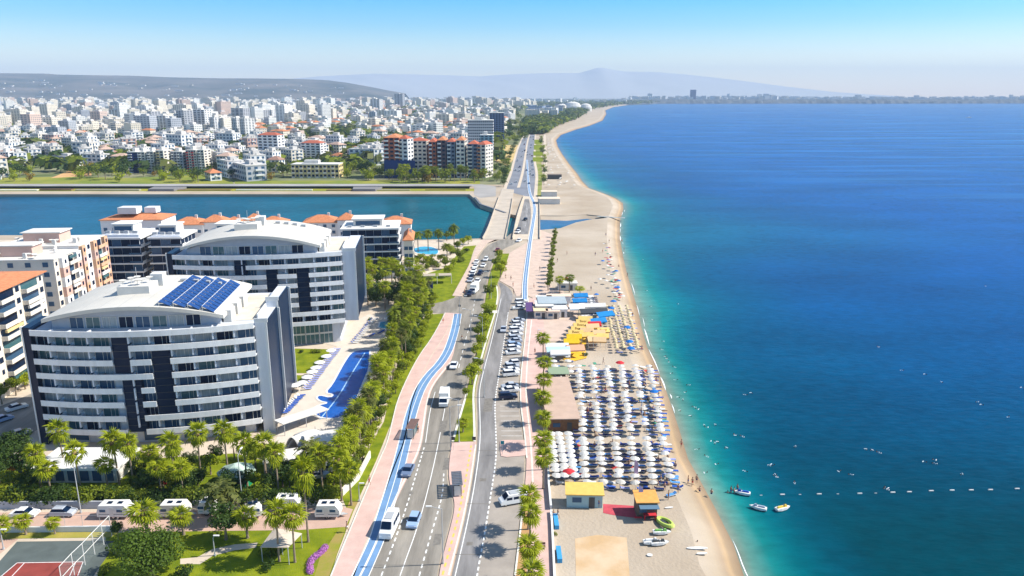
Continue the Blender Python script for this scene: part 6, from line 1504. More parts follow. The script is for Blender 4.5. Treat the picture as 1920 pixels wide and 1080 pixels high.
# ------------------------------------------------------------------ jet skis, boats, boards
def jetski(u, v, rz, c, label, z=None):
    h = WL if z is None else z
    p = P(u, v, h); r = empty('jet_ski', (p.x, p.y, h), rz); tag(r, label, 'jet ski')
    m = MB(); sec = [(-1.4, .50, .05, .55), (-.6, .58, -.05, .6), (.5, .5, -.02, .62), (1.2, .28, .12, .55), (1.6, .04, .35, .48)]
    vs = []
    for x, w, b, t_ in sec: vs += [(x, -w, b+.22), (x, 0, b), (x, w, b+.22), (x, w*.9, t_), (x, -w*.9, t_)]
    fs = []
    for i in range(4):
        for k in range(5): a = i*5+k; b = i*5+(k+1) % 5; fs.append((a, a+5, b+5, b))
    fs += [(0, 1, 2, 3, 4), (20, 24, 23, 22, 21)]
    solid(m.add(vs, fs).build('hull', [white], r)); solid(MB().box((-.5, 0, .72), (1.3, .36, .28), taper=.8).build('seat', [c], r)); solid(MB().box((.55, 0, .78), (.7, .5, .4), taper=.5).build('cowling', [c], r))
    MB().tube((.35, -.38, 1.02), (.35, .38, 1.02), .03, n=5).build('handlebar', [darkmetal], r); return r
jetski(1422, 955, 2.7, mat('silver_paint', (.35, .40, .48), .4), 'white and grey jet ski floating, left of the yellow one'); jetski(1467, 956, .35, mat('ski_yellow', (.75, .50, .06), .5), 'white jet ski with yellow seat floating near the beach')
jetski(1392, 927, 2.8, cb, 'blue and white jet ski among bathers at the shallows')
jetski(1240, 1001, 0, mat('ski_green', (.20, .45, .10), .5), 'jet ski with green trim on the sand', 0.05); jetski(1222, 1019, .1, cw, 'pale covered jet ski on the sand', .05); jetski(1236, 1021, .1, darkmetal, 'black jet ski on the sand beside the pale covered one', .05)
p = P(1247, 984); r = empty('inflatable', (p.x, p.y, .05), -1.1); tag(r, 'yellow-green inflatable ring boat lying on the sand', 'inflatable')
m = MB(); n = 20
vs = []; fs = []
for i in range(n):
    a = 2*pi*i/n
    for k in range(6):
        b = 2*pi*k/6; rr_ = 1+.3*cos(b); vs.append((1.7*cos(a)*rr_, .8*sin(a)*rr_, .45+.32*sin(b)+.2*cos(a)))
for i in range(n):
    for k in range(6): fs.append((i*6+k, ((i+1) % n)*6+k, ((i+1) % n)*6+(k+1) % 6, i*6+(k+1) % 6))
m.add(vs, fs).build('tube', [mat('lime_rubber', (.50, .60, .12), .5)], r); MB().box((0, 0, .3), (2.8, .9, .1)).build('floor', [darkmetal], r)
def board(u, v, L, w, rz, c, label, cat='surfboard', z=.08):
    p = P(u, v); r = MB().prism([(L/2*cos(2*pi*i/14), w/2*sin(2*pi*i/14)) for i in range(14)], 0, .12).build('surfboard' if cat == 'surfboard' else 'kayak', [c], None, (p.x, p.y, z), rz=rz); tag(r, label, cat)
board(1307, 1029, 3.4, .62, 0, white, 'long white surfboard lying on the wet sand'); board(1316, 1039, 1.8, .5, .1, offwhite, 'short pale board below the long white surfboard'); board(1254, 953 - 0, 1.6, .4, .2, white, 'white board behind the orange roofed kiosk')
board(1241, 771, 2.6, .5, 0, wood, 'brown board on the sand at the water side of the umbrellas'); board(1326, 930, 1.6, .5, 0, white, 'white board floating at the edge of the shallows', z=WL+.05)
board(1218, 1042, .9, .7, 0, white, 'small white mat on the open sand')
# buoy line
bm_ = MB().tube((-.42, 0, .1), (.42, 0, .1), .12, n=8).build('buoy', [white]); bme = bm_.data; bpy.data.objects.remove(bm_)
for i, (u, v) in enumerate(((1427, 929), (1467, 928), (1536, 927), (1612, 926), (1674, 924), (1705, 923), (1746, 921), (1785, 920), (1821, 919.5), (1857, 919), (1907, 917), (1500, 927.5), (1642, 925), (1571, 926.5))):
    p = P(u, v, WL); o = inst('float_buoy', bme, None, (p.x, p.y, WL), .02, 1 if u not in (1500, 1642, 1571, 1427) else .5); uu = sorted([1427, 1467, 1536, 1612, 1674, 1705, 1746, 1785, 1821, 1857, 1907, 1500, 1642, 1571]).index(u)+1
    tag(o, '%s white float from the beach in the swimming line' % ordw(uu), 'buoy', 'white floats of the swimming line')
mb = MB(); ln = [P(1400+i*40, 929.5-.92*i, WL) for i in range(14)]
for a, b in zip(ln[:-1], ln[1:]): mb.tube(a+Vector((0, 0, .06)), b+Vector((0, 0, .03)), .006, n=4)
pass
# motor boat far out with its wake
p = P(1816, 221, WL); r = empty('motor_boat', (p.x, p.y, WL), pi-.02); tag(r, 'white speedboat with long wake far out at the right', 'boat')
MB().prism([(-9, -2.6), (6, -2.6), (11, 0), (6, 2.6), (-9, 2.6)], 0, 2.2).build('hull', [white], r); MB().box((-1, 0, 3.2), (6, 3.4, 2.2), taper=.8).build('cabin', [white], r)
mb = MB(); q = P(1990, 229, WL); mb.add([(p.x+8, p.y-.6, WL+.12), (q.x, q.y-4, WL+.12), (q.x, q.y+5, WL+.12), (p.x+8, p.y+1, WL+.12)], [(0, 1, 2, 3)]); tag(mb.build('boat_wake', [mat('wake', (.35, .52, .70), .6)]), 'pale wake trailing behind the speedboat', 'wake', kind='stuff')

# ================================================================== PEOPLE
skinm = [mat('skin_light', (.42, .24, .16), .6, .3), mat('skin_tan', (.30, .16, .10), .6, .3)]
def body_mesh(name, verts, edges, rad):
    me = bpy.data.meshes.new(name); me.from_pydata(verts, edges, []); o = bpy.data.objects.new(name, me); col.objects.link(o)
    sk_ = o.modifiers.new('s', 'SKIN'); sub = o.modifiers.new('u', 'SUBSURF'); sub.levels = 1; sub.render_levels = 1
    for i, r_ in enumerate(rad): me.skin_vertices[0].data[i].radius = (r_, r_*.85)
    me.skin_vertices[0].data[0].use_root = True
    dg = bpy.context.evaluated_depsgraph_get(); out = bpy.data.meshes.new_from_object(o.evaluated_get(dg)); bpy.data.objects.remove(o); out.materials.clear()
    out.polygons.foreach_set('use_smooth', [True]*len(out.polygons)); return out
def skel(pose):
    # pelvis, chest, neck, headlow, headtop, (L) hip knee ankle toe, shoulder elbow hand, (R) ...
    V = {'pel': (0, 0, .95), 'ch': (0, 0, 1.32), 'nk': (0, 0, 1.50), 'h0': (0, .01, 1.58), 'h1': (0, .01, 1.72)}
    st = .10 if pose != 'walk' else .0
    for s, n in ((-1, 'l'), (1, 'r')):
        f = .22*s if pose == 'walk' else 0
        V[n+'hp'] = (s*.10, 0, .90); V[n+'kn'] = (s*.11, f*.8+.02, .50); V[n+'an'] = (s*.11, f, .09); V[n+'to'] = (s*.12, f+.15, .04)
        V[n+'sh'] = (s*.19, 0, 1.42); V[n+'el'] = (s*.25, -f*.5, 1.14); V[n+'ha'] = (s*.27, -f+.06, .86)
    E = [('pel', 'ch'), ('ch', 'nk'), ('nk', 'h0'), ('h0', 'h1')]
    for n in 'lr': E += [('pel', n+'hp'), (n+'hp', n+'kn'), (n+'kn', n+'an'), (n+'an', n+'to'), ('ch', n+'sh'), (n+'sh', n+'el'), (n+'el', n+'ha')]
    RD = {'pel': .15, 'ch': .15, 'nk': .06, 'h0': .09, 'h1': .085, 'hp': .09, 'kn': .06, 'an': .04, 'to': .035, 'sh': .07, 'el': .045, 'ha': .035}
    if pose == 'lie':
        V = {k: (x, z-.9, .16 + (y*.6)) for k, (x, y, z) in V.items()}
    if pose == 'swim':
        V = {k: (x*(1.8 if 'ha' in k or 'el' in k else 1), (z-1.2)*.55+(.35 if 'ha' in k else 0), -.22+.30*max(0, z-1.2)/.5-(.15 if z < 1 else 0)) for k, (x, y, z) in V.items()}
    if pose == 'sit':
        W = {}
        for k, (x, y, z) in V.items():
            if k[1:] == 'kn': W[k] = (x, .42, .42)
            elif k[1:] == 'an': W[k] = (x, .62, .08)
            elif k[1:] == 'to': W[k] = (x, .75, .05)
            elif k[1:] == 'hp': W[k] = (x, 0, .14)
            elif k[1:] == 'ha': W[k] = (x, .42, .40)
            else: W[k] = (x, y, z-.80)
        V = W
    ks_ = list(V); return [V[k] for k in ks_], [(ks_.index(a), ks_.index(b)) for a, b in E], [RD.get(k, RD.get(k[1:], .05)) for k in ks_], V
hairm = mat('hair_dark', (.03, .02, .015), .8)
def person_proto(pose, sk_, wear):
    v, e, rd, V = skel(pose); me = body_mesh('person', v, e, rd); me.materials.append(skinm[sk_]); r = empty('person'); inst('body', me, r)
    h = Vector(V['h1']); d = (h-Vector(V['nk'])).normalized(); c = h+d*.02-Vector((0, .02 if pose in ('stand', 'walk', 'sit') else 0, 0))
    MB().lathe([(.04, -.06), (.1, -.02), (.1, .03), (.05, .085)], 8, c).build('hair', [hairm], r)
    pl_ = Vector(V['pel']); 
    if pose == 'swim':
        ms = MB(); q_ = random.Random(sk_)
        for a_ in range(3): ms.lathe([(.05+.05*q_.random(), .0), (.02, .04)], 7, (q_.uniform(-.35, .35), q_.uniform(-.6, .1), .02), sx=1.6)
        ms.build('splash', [foamm], r)
    if pose != 'swim': 
        if pose == 'lie': MB().box(pl_+Vector((0, -.05, 0)), (.34, .26, .22)).build('shorts', [wear], r)
        else: MB().lathe([(.17, -.16), (.175, 0), (.15, .1)], 8, pl_, sy=.8).build('shorts', [wear], r)
    return r
PP = {k: person_proto(*a) for k, a in {'stand': ('stand', 1, cb), 'stand2': ('stand', 0, cn), 'walk': ('walk', 0, cr_m), 'walk2': ('walk', 1, cw), 'lie': ('lie', 1, cb), 'swim': ('swim', 1, cb), 'swim2': ('swim', 0, cb), 'sit': ('sit', 0, cn)}.items()}
rn = random.Random(23)
SW = [(1250, 672), (1253, 678), (1247, 668), (1263, 688), (1272, 745), (1281, 750), (1275, 770), (1300, 763), (1307, 767), (1321, 798), (1325, 801), (1342, 797), (1377, 815), (1390, 818), (1336, 827), (1341, 832), (1346, 829), (1308, 842), (1361, 840), (1323, 855), (1344, 870), (1399, 884), (1449, 871), (1446, 873), (1456, 893), (1452, 891), (1323, 886), (1491, 838), (1409, 737), (1399, 740), (1634, 844), (1646, 848), (1624, 843), (1692, 694), (1735, 702), (1767, 717), (1734, 866), (1751, 869), (1752, 862), (1803, 890), (1574, 883), (1594, 890), (1662, 914), (1660, 917), (1646, 650), (1832, 754), (1841, 759), (1890, 781), (1271, 570), (1205, 487), (1212, 545), (1220, 575), (1232, 620), (1225, 600), (1243, 640), (1239, 655), (1259, 700), (1268, 712), (1285, 735), (1290, 722), (1295, 780), (1489, 904), (1917, 727), (1847, 536)]
for i, (u, v) in enumerate(SW):
    p = P(u, v, WL); k = 'swim' if i % 2 else 'swim2'
    side = 'close to the shallows' if u < 1360 else ('in the middle water' if u < 1600 else 'far from the beach')
    place(PP[k], (p.x, p.y, WL), rn.uniform(0, 6.28), 1.1, 'bather swimming %s, %s counted outward from the sand' % (side, ordw(sorted(SW).index((u, v))+1)), 'person', 'people swimming in the sea')
SH = [(1290, 907, 'stand'), (1298, 910, 'walk'), (1312, 919, 'sit'), (1306, 905, 'stand2'), (1277, 840, 'walk'), (1370, 928, 'stand'), (1376, 930, 'stand2'), (1364, 929, 'sit'), (1382, 924, 'stand'), (1334, 924, 'sit'), (1307, 1024, 'sit'), (1222, 690, 'sit'), (1131, 683, 'walk2'), (1193, 636, 'walk'), (1186, 595, 'stand'),
      (1176, 520, 'walk2'), (1170, 470, 'stand'), (1166, 455, 'walk'), (1045, 492, 'walk2'), (1063, 478, 'stand2'), (1108, 545, 'stand2'), (1116, 480, 'stand'), (1130, 474, 'walk'), (1142, 456, 'walk2'), (1136, 443, 'stand'), (1203, 659, 'walk'), (1160, 500, 'sit'), (1213, 700, 'sit'), (1245, 830, 'sit'), (1252, 860, 'sit'), (1271, 925, 'stand'), (1225, 764, 'lie'), (1232, 800, 'lie'),
      (1009, 1045, 'walk2'), (977, 560, 'stand2'), (1003, 665, 'walk'), (948, 523, 'walk2'), (958, 526, 'stand2'), (962, 538, 'walk'), (963, 552, 'stand2'), (866, 640, 'walk2'), (693, 910, 'walk'), (651, 998, 'walk2'), (1008, 742, 'walk2'), (1001, 541, 'walk'), (1012, 508, 'walk2'), (874, 546, 'stand2'), (871, 552, 'walk'), (831, 607, 'walk'), (784, 812, 'stand2'), (1046, 972, 'walk2'), (1038, 966, 'sit'), (1122, 952, 'stand'), (1253, 937, 'stand2'), (1220, 962, 'stand')]
posen = {'stand': 'standing in blue shorts', 'stand2': 'standing in dark shorts', 'walk': 'walking in red shorts', 'walk2': 'walking in white shorts', 'sit': 'sitting on the ground', 'lie': 'lying on the sand'}
where = lambda u, v: ('at the wet sand' if u > 1250 else 'on the beach') if u > 1035 else ('on the promenade' if u > 970 else 'beside the road')
for i, (u, v, k) in enumerate(SH):
    p = P(u, v, 0 if u < 1285 else -.9 if u < 1345 else WL-.6); z = p.z
    if u < 1035: z = .14
    if 905 <= v <= 925 and 1285 < u < 1340: z = -1.1
    kk = '%s %s, %s such person from the near end' % (posen[k], where(u, v), ordw(1+sum(1 for a in SH if a[1] > v and where(a[0], a[1]) == where(u, v))))
    place(PP[k], (p.x, p.y, z+.01), rn.uniform(0, 6.28), 1.05, 'person '+kk, 'person', 'people '+where(u, v))

rn = random.Random(55); k2 = 0
for i in range(64):
    v = rn.uniform(700, 922); f = (v-697)/221; u = rn.uniform(PX(17.3, P(0, v).y, 0)[0]-6, PX(36-7*f, P(0, v).y, 0)[0]+14); p = P(u, v); k = rn.choice(['stand', 'stand2', 'walk', 'walk2', 'sit', 'lie', 'lie', 'sit']); k2 += 1
    f_ = (p.y-Y0)/(Y1-Y0); c_ = int(round((p.x-(13.6+3.7*f_))/(15.4+3.3*f_)*5)); c_ = min(5, max(0, c_)); j_ = max(0, min(nr-1, int(round(f_*(nr-1)))))
    seen_ = globals().setdefault('_seen', set()); q_ = (k, c_, j_)
    if q_ in seen_: continue
    seen_.add(q_)
    place(PP[k], (p.x, p.y, .02 if k != 'lie' else .05), rn.uniform(0, 6.28), 1.05, 'person %s by the %s umbrella column, %s row' % (posen[k], colname[c_], ordw(j_+1)), 'person', 'beach guests among the umbrellas')
# ================================================================== NORTH BANK
def rect(name, x0, x1, y0, y1, z0, z1, m, kind=True):
    o = MB().box(((x0+x1)/2, (y0+y1)/2, (z0+z1)/2), (x1-x0, y1-y0, z1-z0)).build(name, m)
    if kind: struct(o)
    return o
quaym = mat('quay_stone', (.34, .31, .25), .9, .1, var=.15, scale=.08, stretch=(1, 3, 1))
XE = P(889, 366).x; XW = -900
rect('river_quay', XW, XE, 559, 562.0, -4, -1.1, quaym); rect('river_quay', XW, XE, 562.0, 566.4, -4, -.3, quaym)
lw = MB().flat([(XW, 566.4), (XE, 566.4), (XE, 583), (XW, 583)], .03).build('terrace_lawn', [mat('terrace_grass', (.20, .22, .03), .95, .1, scale=.03, c2=(.36, .32, .05), stretch=(1, 4, 1))]); struct(lw)
brownw = mat('retaining_wall', (.20, .13, .07), .9, .1, var=.3, scale=.02)
rn = random.Random(40); x = XW; k = 0
while x < XE-20:
    L = rn.uniform(18, 60); c = [brownw, quaym, brownw, whitew][k % 4]
    o = rect('terrace_wall', x, min(XE-8, x+L), 570+rn.uniform(-1.5, 2), 572.5+rn.uniform(0, 1.2), 0, rn.uniform(.5, 1.3), c); x += L+rn.uniform(2, 14); k += 1
rect('promenade_deck', XW, XE-4, 582, 596, 1.7, 2.15, mat('deck_pale', (.33, .315, .31), .85, .2, var=.12, scale=.05))
rect('promenade_underside', XW, XE-6, 584.5, 596, 0, 1.69, mat('deck_shadow_wall', (.06, .055, .05), .9))  # near-black wall colour stands in for the shadow under the deck
for (u0, u1, t_) in ((268, 326, 'left'), (655, 706, 'right')):
    a = P(u0, 360); b = P(u1, 360)
    r = empty('river_pier', ((a.x+b.x)/2, 560, 0)); tag(r, t_+' dark pier platform jutting from the far terrace over the water', 'pier'); w = (b.x-a.x)
    MB().prism([(-w*.42, 6), (w*.42, 6), (w*.55, 22.4), (-w*.55, 22.4)], .2, 1.66).build('platform', [mat('pier_top', (.20, .19, .19), .85)], r)
    for q in (-.3, 0, .3): MB().box((w*q, 12, -1.6), (w*.26, 11, 3.55)).build('pier_leg', [darkmetal], r)
# grounds of the north bank
gl = lambda n, pts, m, z=.02: sheet(n, pts, z, m)
gl('city_ground', [(-900, 330), (880, 346), (960, 346), (975, 300), (990, 245), (1010, 232), (1090, 209), (1128, 196), (1128, 188), (-900, 186)], cityground, .01)
gl('park_lawn', [(-600, 345.2), (440, 345.2), (420, 326), (240, 334), (130, 331), (0, 334), (-600, 334)], mat('park_grass', (.15, .20, .03), .95, .1, scale=.03, c2=(.28, .27, .05)), .05)
gl('sandy_path', [(660, 345.5), (905, 345.5), (930, 350), (930, 368), (900, 371), (889, 366), (889, 350)], mat('river_paving', (.33, .31, .29), .9, var=.1, scale=.05), .056)
gl('park_lawn', [(440, 345.2), (900, 345.2), (900, 338), (440, 339)], mat('park_grass', (0, 0, 0)), .054)
gl('bare_earth', [(95, 334), (130, 320), (170, 316), (172, 330)], mat('bare_earth', (.55, .33, .15), .95, .1, var=.1, scale=.05), .06)
gl('field', [(622, 268), (640, 256), (703, 252), (705, 262), (660, 268)], mat('field_green', (.22, .26, .03), .95, .1, var=.15, scale=.01), .06)
gl('field', [(926, 300), (926, 272), (972, 272), (962, 300), (952, 312)], mat('field_gold', (.52, .38, .16), .95, .1, var=.15, scale=.02), .06)
# north road
NL = [(948, 358), (952, 345), (960, 325), (966, 300), (973, 275), (986, 247), (994, 240)]; NR = [(1001, 372), (1003, 350), (1005, 325), (1000, 300), (1002, 270), (1003, 250), (1006, 240)]
mb = MB(); a = line(NL); b = line(NR); struct(mb.flat([(p.x, p.y) for p in a]+[(p.x, p.y) for p in reversed(b)], .07).build('north_road', [mat('north_asphalt', (.20, .21, .24), .9, .2, var=.12, scale=.04)]))
mb = MB(); ribbon(mb, line([(972, 352), (980, 325), (984, 300), (988, 270), (994, 247)]), 2.4, .11); ribbon(mb, line(NL), 2.5, .1, side=-1); ribbon(mb, line(NR), 2.5, .1, side=1); struct(mb.build('kerb_stones', [beigepave]))
mb = MB(); a = line([(1006, 372), (1008, 345), (1010, 320), (1008, 290), (1010, 262)]); ribbon(mb, a, 7, .06); struct(mb.build('verge', [mat('verge_green', (.16, .22, .03), .95, .1, scale=.05, c2=(.34, .30, .12))]))
for k, (u0, u1, v0, v1) in enumerate(((1002, 1017, 262, 270), (1001, 1017, 272, 281), (1000, 1018, 284, 292), (999, 1018, 295, 303))): gl('lawn', [(u0, v1), (u1, v1), (u1, v0), (u0, v0)], grass, .12)
gl('beach_walk', [(1019, 345), (1025, 345), (1026, 300), (1023, 250), (1019, 250), (1020, 300)], beigepave, .1)
box_building('bridge_house', 1030, 383, 14, 10, 3.5, 0, offwhite, sandm if False else mat('sand_roof', (.66, .56, .44), .9), 'pale flat building near the lagoon, lower one', 'building', door=False)
box_building('bridge_house', 1030, 369, 11, 8, 3.5, 0, offwhite, mat('sand_roof', (0, 0, 0)), 'pale flat building near the lagoon, upper one', 'building', door=False)
# small cars far away, one mesh each
def far_car(c):
    m = MB(); m.box((0, 0, .62), (4.3, 1.75, .62), mi=0); m.box((-.15, 0, 1.18), (2.3, 1.55, .5), mi=1, taper=.8); m.box((-.15, 0, 1.46), (1.7, 1.2, .06), mi=0)
    for x in (-1.3, 1.3):
        for y in (-.8, .8): m.tube((x, y-.1, .32), (x, y+.1, .32), .32, n=8, mi=2)
    return m.build('far_car', [c, darkglass, tyre])
FC = [far_car(PC[c]) for c in ('white', 'silver', 'navy', 'bluegrey', 'red')]
rn = random.Random(9); k = 0
al = smoothline([P(u, v) for u, v in NL[1:]], 2); ar = smoothline([P(u, v) for u, v in NR[1:]], 2)
for i in range(46):
    f = rn.uniform(0, .93)**1.2; lane = rn.choice([.14, .3, .44, .62, .78, .9]); a = rs(al, f); b = rs(ar, f); p = a.lerp(b, lane)
    q = rs(al, min(1, f+.02)).lerp(rs(ar, min(1, f+.02)), lane); d = q-p; c = rn.randrange(5) if rn.random() > .4 else 0
    o = inst('far_car', FC[c].data, None, (p.x, p.y, .1), math.atan2(d.y, d.x)); tag(o, '%s car on the road beyond the bridge, %s drawn outward' % (['white', 'silver', 'dark', 'grey-blue', 'red'][c], ordw(i+1)), 'car', 'cars on the road beyond the bridge')
for o in FC: bpy.data.objects.remove(o)
# ------------------------------------------------------------------ the individual blocks that stand out beyond the river
brick = mat('brick_red_wall', (.42, .13, .07), .85, .2, var=.1, scale=.2); rust = mat('rust_wall', (.52, .20, .09), .85)
def sizes(u0, u1, vb, vt):
    a = P(u0, vb); b = P(u1, vb); t_ = AY((u0+u1)/2, vt, a.y); return a.x, b.x, a.y, t_.z
def apartblock(u0, u1, vb, vt, dep, cols, label, floors, bays, roofs=None, rz=0.0, cat='apartment building', name='apartment_building', winm=None, balc=True):
    xa, xb, y, h = sizes(u0, u1, vb, vt); w = xb-xa; r = empty(name, (xa, y, 0), rz); tag(r, label, cat)
    MB().box((w/2, dep/2, h/2), (w, dep, h)).build('wall', [cols[0]], r)
    fl = h/floors; bw = w/bays
    wm1 = MB().box((0, 0, 0), (bw*.62, .2, fl*.5)).build('w', [winm or darkglass]); me = wm1.data; bpy.data.objects.remove(wm1)
    wb1 = MB().box((0, 0, 0), (bw*.78, 1.3, fl*.32)).build('w', [cols[1]]); me2 = wb1.data; bpy.data.objects.remove(wb1)
    sd = max(2, int(dep/5)); ws1 = MB().box((0, 0, 0), (.2, dep/sd*.5, fl*.42)).build('w', [winm or darkglass]); me3 = ws1.data; bpy.data.objects.remove(ws1)
    for k in range(floors):
        for i in range(bays):
            inst('window', me, r, ((i+.5)*bw, -.08, (k+.58)*fl))
            if balc and i % 2 == 0: inst('balcony', me2, r, ((i+.5)*bw, -.66, (k+.2)*fl))
        for i in range(sd): inst('window', me3, r, (w+.06, (i+.5)*dep/sd, (k+.58)*fl))
    if roofs:
        n = max(1, int(w/14))
        for i in range(n): MB().hip(w*(i+.5)/n, dep/2, w/n-1, dep-1, h, 1.8 if i % 2 else 2.8).build('roof', [roofs], r)
    else:
        MB().box((w/2, dep/2, h+.3), (w+.3, dep+.3, .6)).build('roof', [offwhite], r); MB().box((w*.4, dep/2, h+2), (w*.3, dep*.4, 3)).build('stair_head', [offwhite], r)
    return r
r = apartblock(722, 752, 334, 258, 22, [brick, whitew], 'leftmost brick red apartment block with navy lower front beyond the river', 10, 3, orange_roof, rz=-.12)
MB().box((14, -1.75, 8), (27.5, .3, 15.5)).build('navy_panel', [mat('navy_wall', (.01, .04, .17), .8)], r)
apartblock(748, 768, 334, 260, 12, [whitew, cream], 'white gabled end tower beside the navy fronted block', 10, 2, redroof, rz=-.3)
apartblock(768, 802, 331, 264, 16, [cream, offwhite], 'cream and dark apartment block between the two brick red ones', 9, 4, redroof, rz=-.12)
for i, (u0, u1, t_) in enumerate(((805, 819, 'brick edged left bay'), (821, 837, 'second bay'), (839, 854, 'third bay'), (856, 872, 'fourth bay'))):
    apartblock(u0, u1, 333, 266-i % 2*3, 18, [[brick, mat('purple_brown_wall', (.13, .08, .09), .85), mat('slate_bay', (.16, .20, .26), .8), cream][i], whitew], t_+' of the dark fronted terrace beyond the river', 9, 2, [redroof, orange_roof][i % 2], rz=-.06)
apartblock(877, 897, 333, 270, 16, [mat('slate_bay', (0, 0, 0)), cream], 'teal and cream block left half of the rightmost pair', 9, 2, redroof, rz=-.1)
apartblock(894, 912, 333, 271, 18, [cream, rust], 'rightmost cream apartment block with white balconies and sunlit side', 9, 2, redroof, rz=-.35)
r = apartblock(878, 925, 296, 226, 22, [mat('checker_wall', (.66, .64, .64), .8), whitew], 'tall white gridded hotel tower with dark top floor', 13, 12, None, name='hotel_tower', cat='hotel', balc=False)
apartblock(901, 924, 318, 254, 16, [mat('aqua_wall', (.30, .46, .52), .8), whitew], 'pale aqua stepped tower before the white gridded hotel', 14, 3, None, balc=False)
apartblock(918, 945, 266, 212, 30, [mat('slate_wall', (.12, .17, .28), .7), whitew], 'slate blue tower right of the white gridded hotel', 14, 5, None, balc=False)
apartblock(547, 636, 334, 309, 18, [yelloww, cream], 'long cream arcaded building with yellow roof edge on the far bank', 3, 12, None, name='arcade_building', cat='building')
apartblock(243, 262, 324, 286, 18, [mat('navy_wall', (.06, .13, .20), .8), whitew], 'dark blue fronted left end of the beige apartment row', 8, 2, None)
for i, (u0, u1, vb, vt, fl, t_) in enumerate(((262, 276, 324, 286, 8, 'first narrow beige block of the row'), (279, 292, 324, 285, 8, 'second narrow beige block of the row'), (296, 311, 324, 283, 8, 'third, yellowish beige block of the row'), (324, 346, 322, 285, 7, 'fourth beige block with grey balconies of the row'), (352, 372, 322, 282, 8, 'fifth block with red balconies of the row'), (374, 386, 322, 282, 8, 'sixth, rightmost beige block of the row'),
      (486, 528, 302, 253, 9, 'white sunlit block left of the pair beyond the park'), (566, 606, 306, 268, 8, 'white block with red roof right of the pair beyond the park'), (0, 21, 314, 286, 6, 'white ribbed block at the left edge beyond the river'))):
    apartblock(u0, u1, vb, vt, 14, [[cream, cream, cream, greyw, cream, cream, whitew, whitew, whitew][i], [whitew, whitew, yelloww, whitew, cr_m, whitew, whitew, whitew, pinkw][i]], t_+' beyond the river' if len(t_.split()) < 10 and 'beyond' not in t_ else t_, fl, 2 if u1-u0 < 18 else 4, redroof if i in (6, 7) else None, rz=-.25 if i in (6, 7) else -.1)
bw_ = mat('blue_white_wall', (.30, .37, .52), .8)
for i, (u0, u1, vb, vt) in enumerate(((281, 294, 254, 209), (296, 321, 255, 217), (322, 334, 254, 217), (334, 358, 254, 207), (366, 394, 252, 206), (396, 412, 258, 220), (413, 428, 256, 219), (437, 450, 262, 222), (452, 469, 263, 222), (436, 470, 240, 203), (208, 230, 240, 206), (238, 262, 250, 220), (487, 500, 236, 206), (502, 514, 234, 206), (526, 540, 238, 212), (550, 570, 238, 210), (575, 605, 224, 203), (695, 720, 214, 186), (740, 760, 206, 176))):
    apartblock(u0, u1, vb, vt, 18, [[greyw, whitew][i % 3 > 0], whitew], '%s white and blue tower of the towers standing beyond the low houses' % ordw(i+1), 14, 3, None, rz=[-.55, -.4, -.65][i % 3], name='tower_block', cat='tower block')
# ------------------------------------------------------------------ the rest of the town: about 260 single buildings, then one mass
def cproto(i, w, d, fl, wallm_, roofm_, hipped):
    r = empty('town_building'); h = fl*3.0
    MB().box((0, 0, h/2), (w, d, h)).build('wall', [wallm_], r)
    m = MB(); n = max(2, int(w/3.6)); n2 = max(2, int(d/4))
    for k in range(fl):
        for q in range(n): m.box((-w/2+w*(q+.5)/n, -d/2-.04, k*3+1.7), (w/n*.55, .16, 1.5))
        for q in range(n2): m.box((w/2+.04, -d/2+d*(q+.5)/n2, k*3+1.7), (.16, d/n2*.45, 1.4))
    o = m.build('windows', [blueglass], r); o['kind'] = 'stuff'
    m = MB()
    for k in range(1, fl): m.box((-w*.25, -d/2-.6, k*3+.5), (w*.32, 1.2, .9)); m.box((w/2+.5, d*.15, k*3+.5), (1.0, d*.4, .9))
    if fl > 1: o = m.build('balconies', [white], r); o['kind'] = 'stuff'
    m = MB(); q_ = random.Random(i)
    if not hipped:
        for k in range(7):
            x, y = q_.uniform(-w*.42, w*.42), q_.uniform(-d*.42, d*.42)
            if k % 2: m.box((x, y, h+1.1), (1.6, 1.0, 1.0))
            else: m.lathe([(.55, 0), (.55, 1.4)], 6, (x, y, h+.7))
        m.build('roof_tanks', [offwhite], r)['kind'] = 'stuff'
    if hipped: MB().hip(0, 0, w, d, h, 2.4, ov=.6).build('roof', [roofm_], r)
    else: MB().box((0, 0, h+.3), (w+.4, d+.4, .6)).box((w*.15, 0, h+1.8), (w*.35, d*.4, 2.6)).build('roof', [roofm_], r)
    return r
lightroof = mat('light_roof', (.58, .55, .52), .8); 
CP = []
specs = [(12, 10, 2, whitew, orange_roof, 1), (14, 11, 3, whitew, mat('brown_tile', (.34, .20, .15), .85, .2, var=.15, scale=1), 1), (15, 12, 4, cream, mat('pale_tile', (.52, .36, .28), .85, .2, var=.15, scale=1), 1), (16, 12, 4, whitew, lightroof, 0), (16, 13, 5, cream, lightroof, 0), (18, 13, 5, pinkw, lightroof, 0), (18, 14, 6, whitew, lightroof, 0), (20, 14, 7, cream, lightroof, 0), (18, 16, 9, whitew, lightroof, 0), (20, 16, 10, bw_, lightroof, 0), (18, 18, 12, whitew, offwhite, 0), (24, 14, 3, greyw, lightroof, 0)]
for i, s in enumerate(specs): CP.append(cproto(i, *s))
dsc = ['white two-storey house with orange roof', 'white three-storey house with brown roof', 'cream four-storey house with pale tile roof', 'white four-storey block with flat roof', 'cream five-storey block with flat roof', 'pink five-storey block with flat roof', 'white six-storey block', 'cream seven-storey block', 'white nine-storey block', 'bluish ten-storey block', 'white twelve-storey tower', 'grey long low building']
rn = random.Random(99)
KEEP = [(u0, u1, v) for (u0, u1, v) in ((721, 925, 333), (878, 945, 296), (243, 386, 324), (547, 640, 334))]
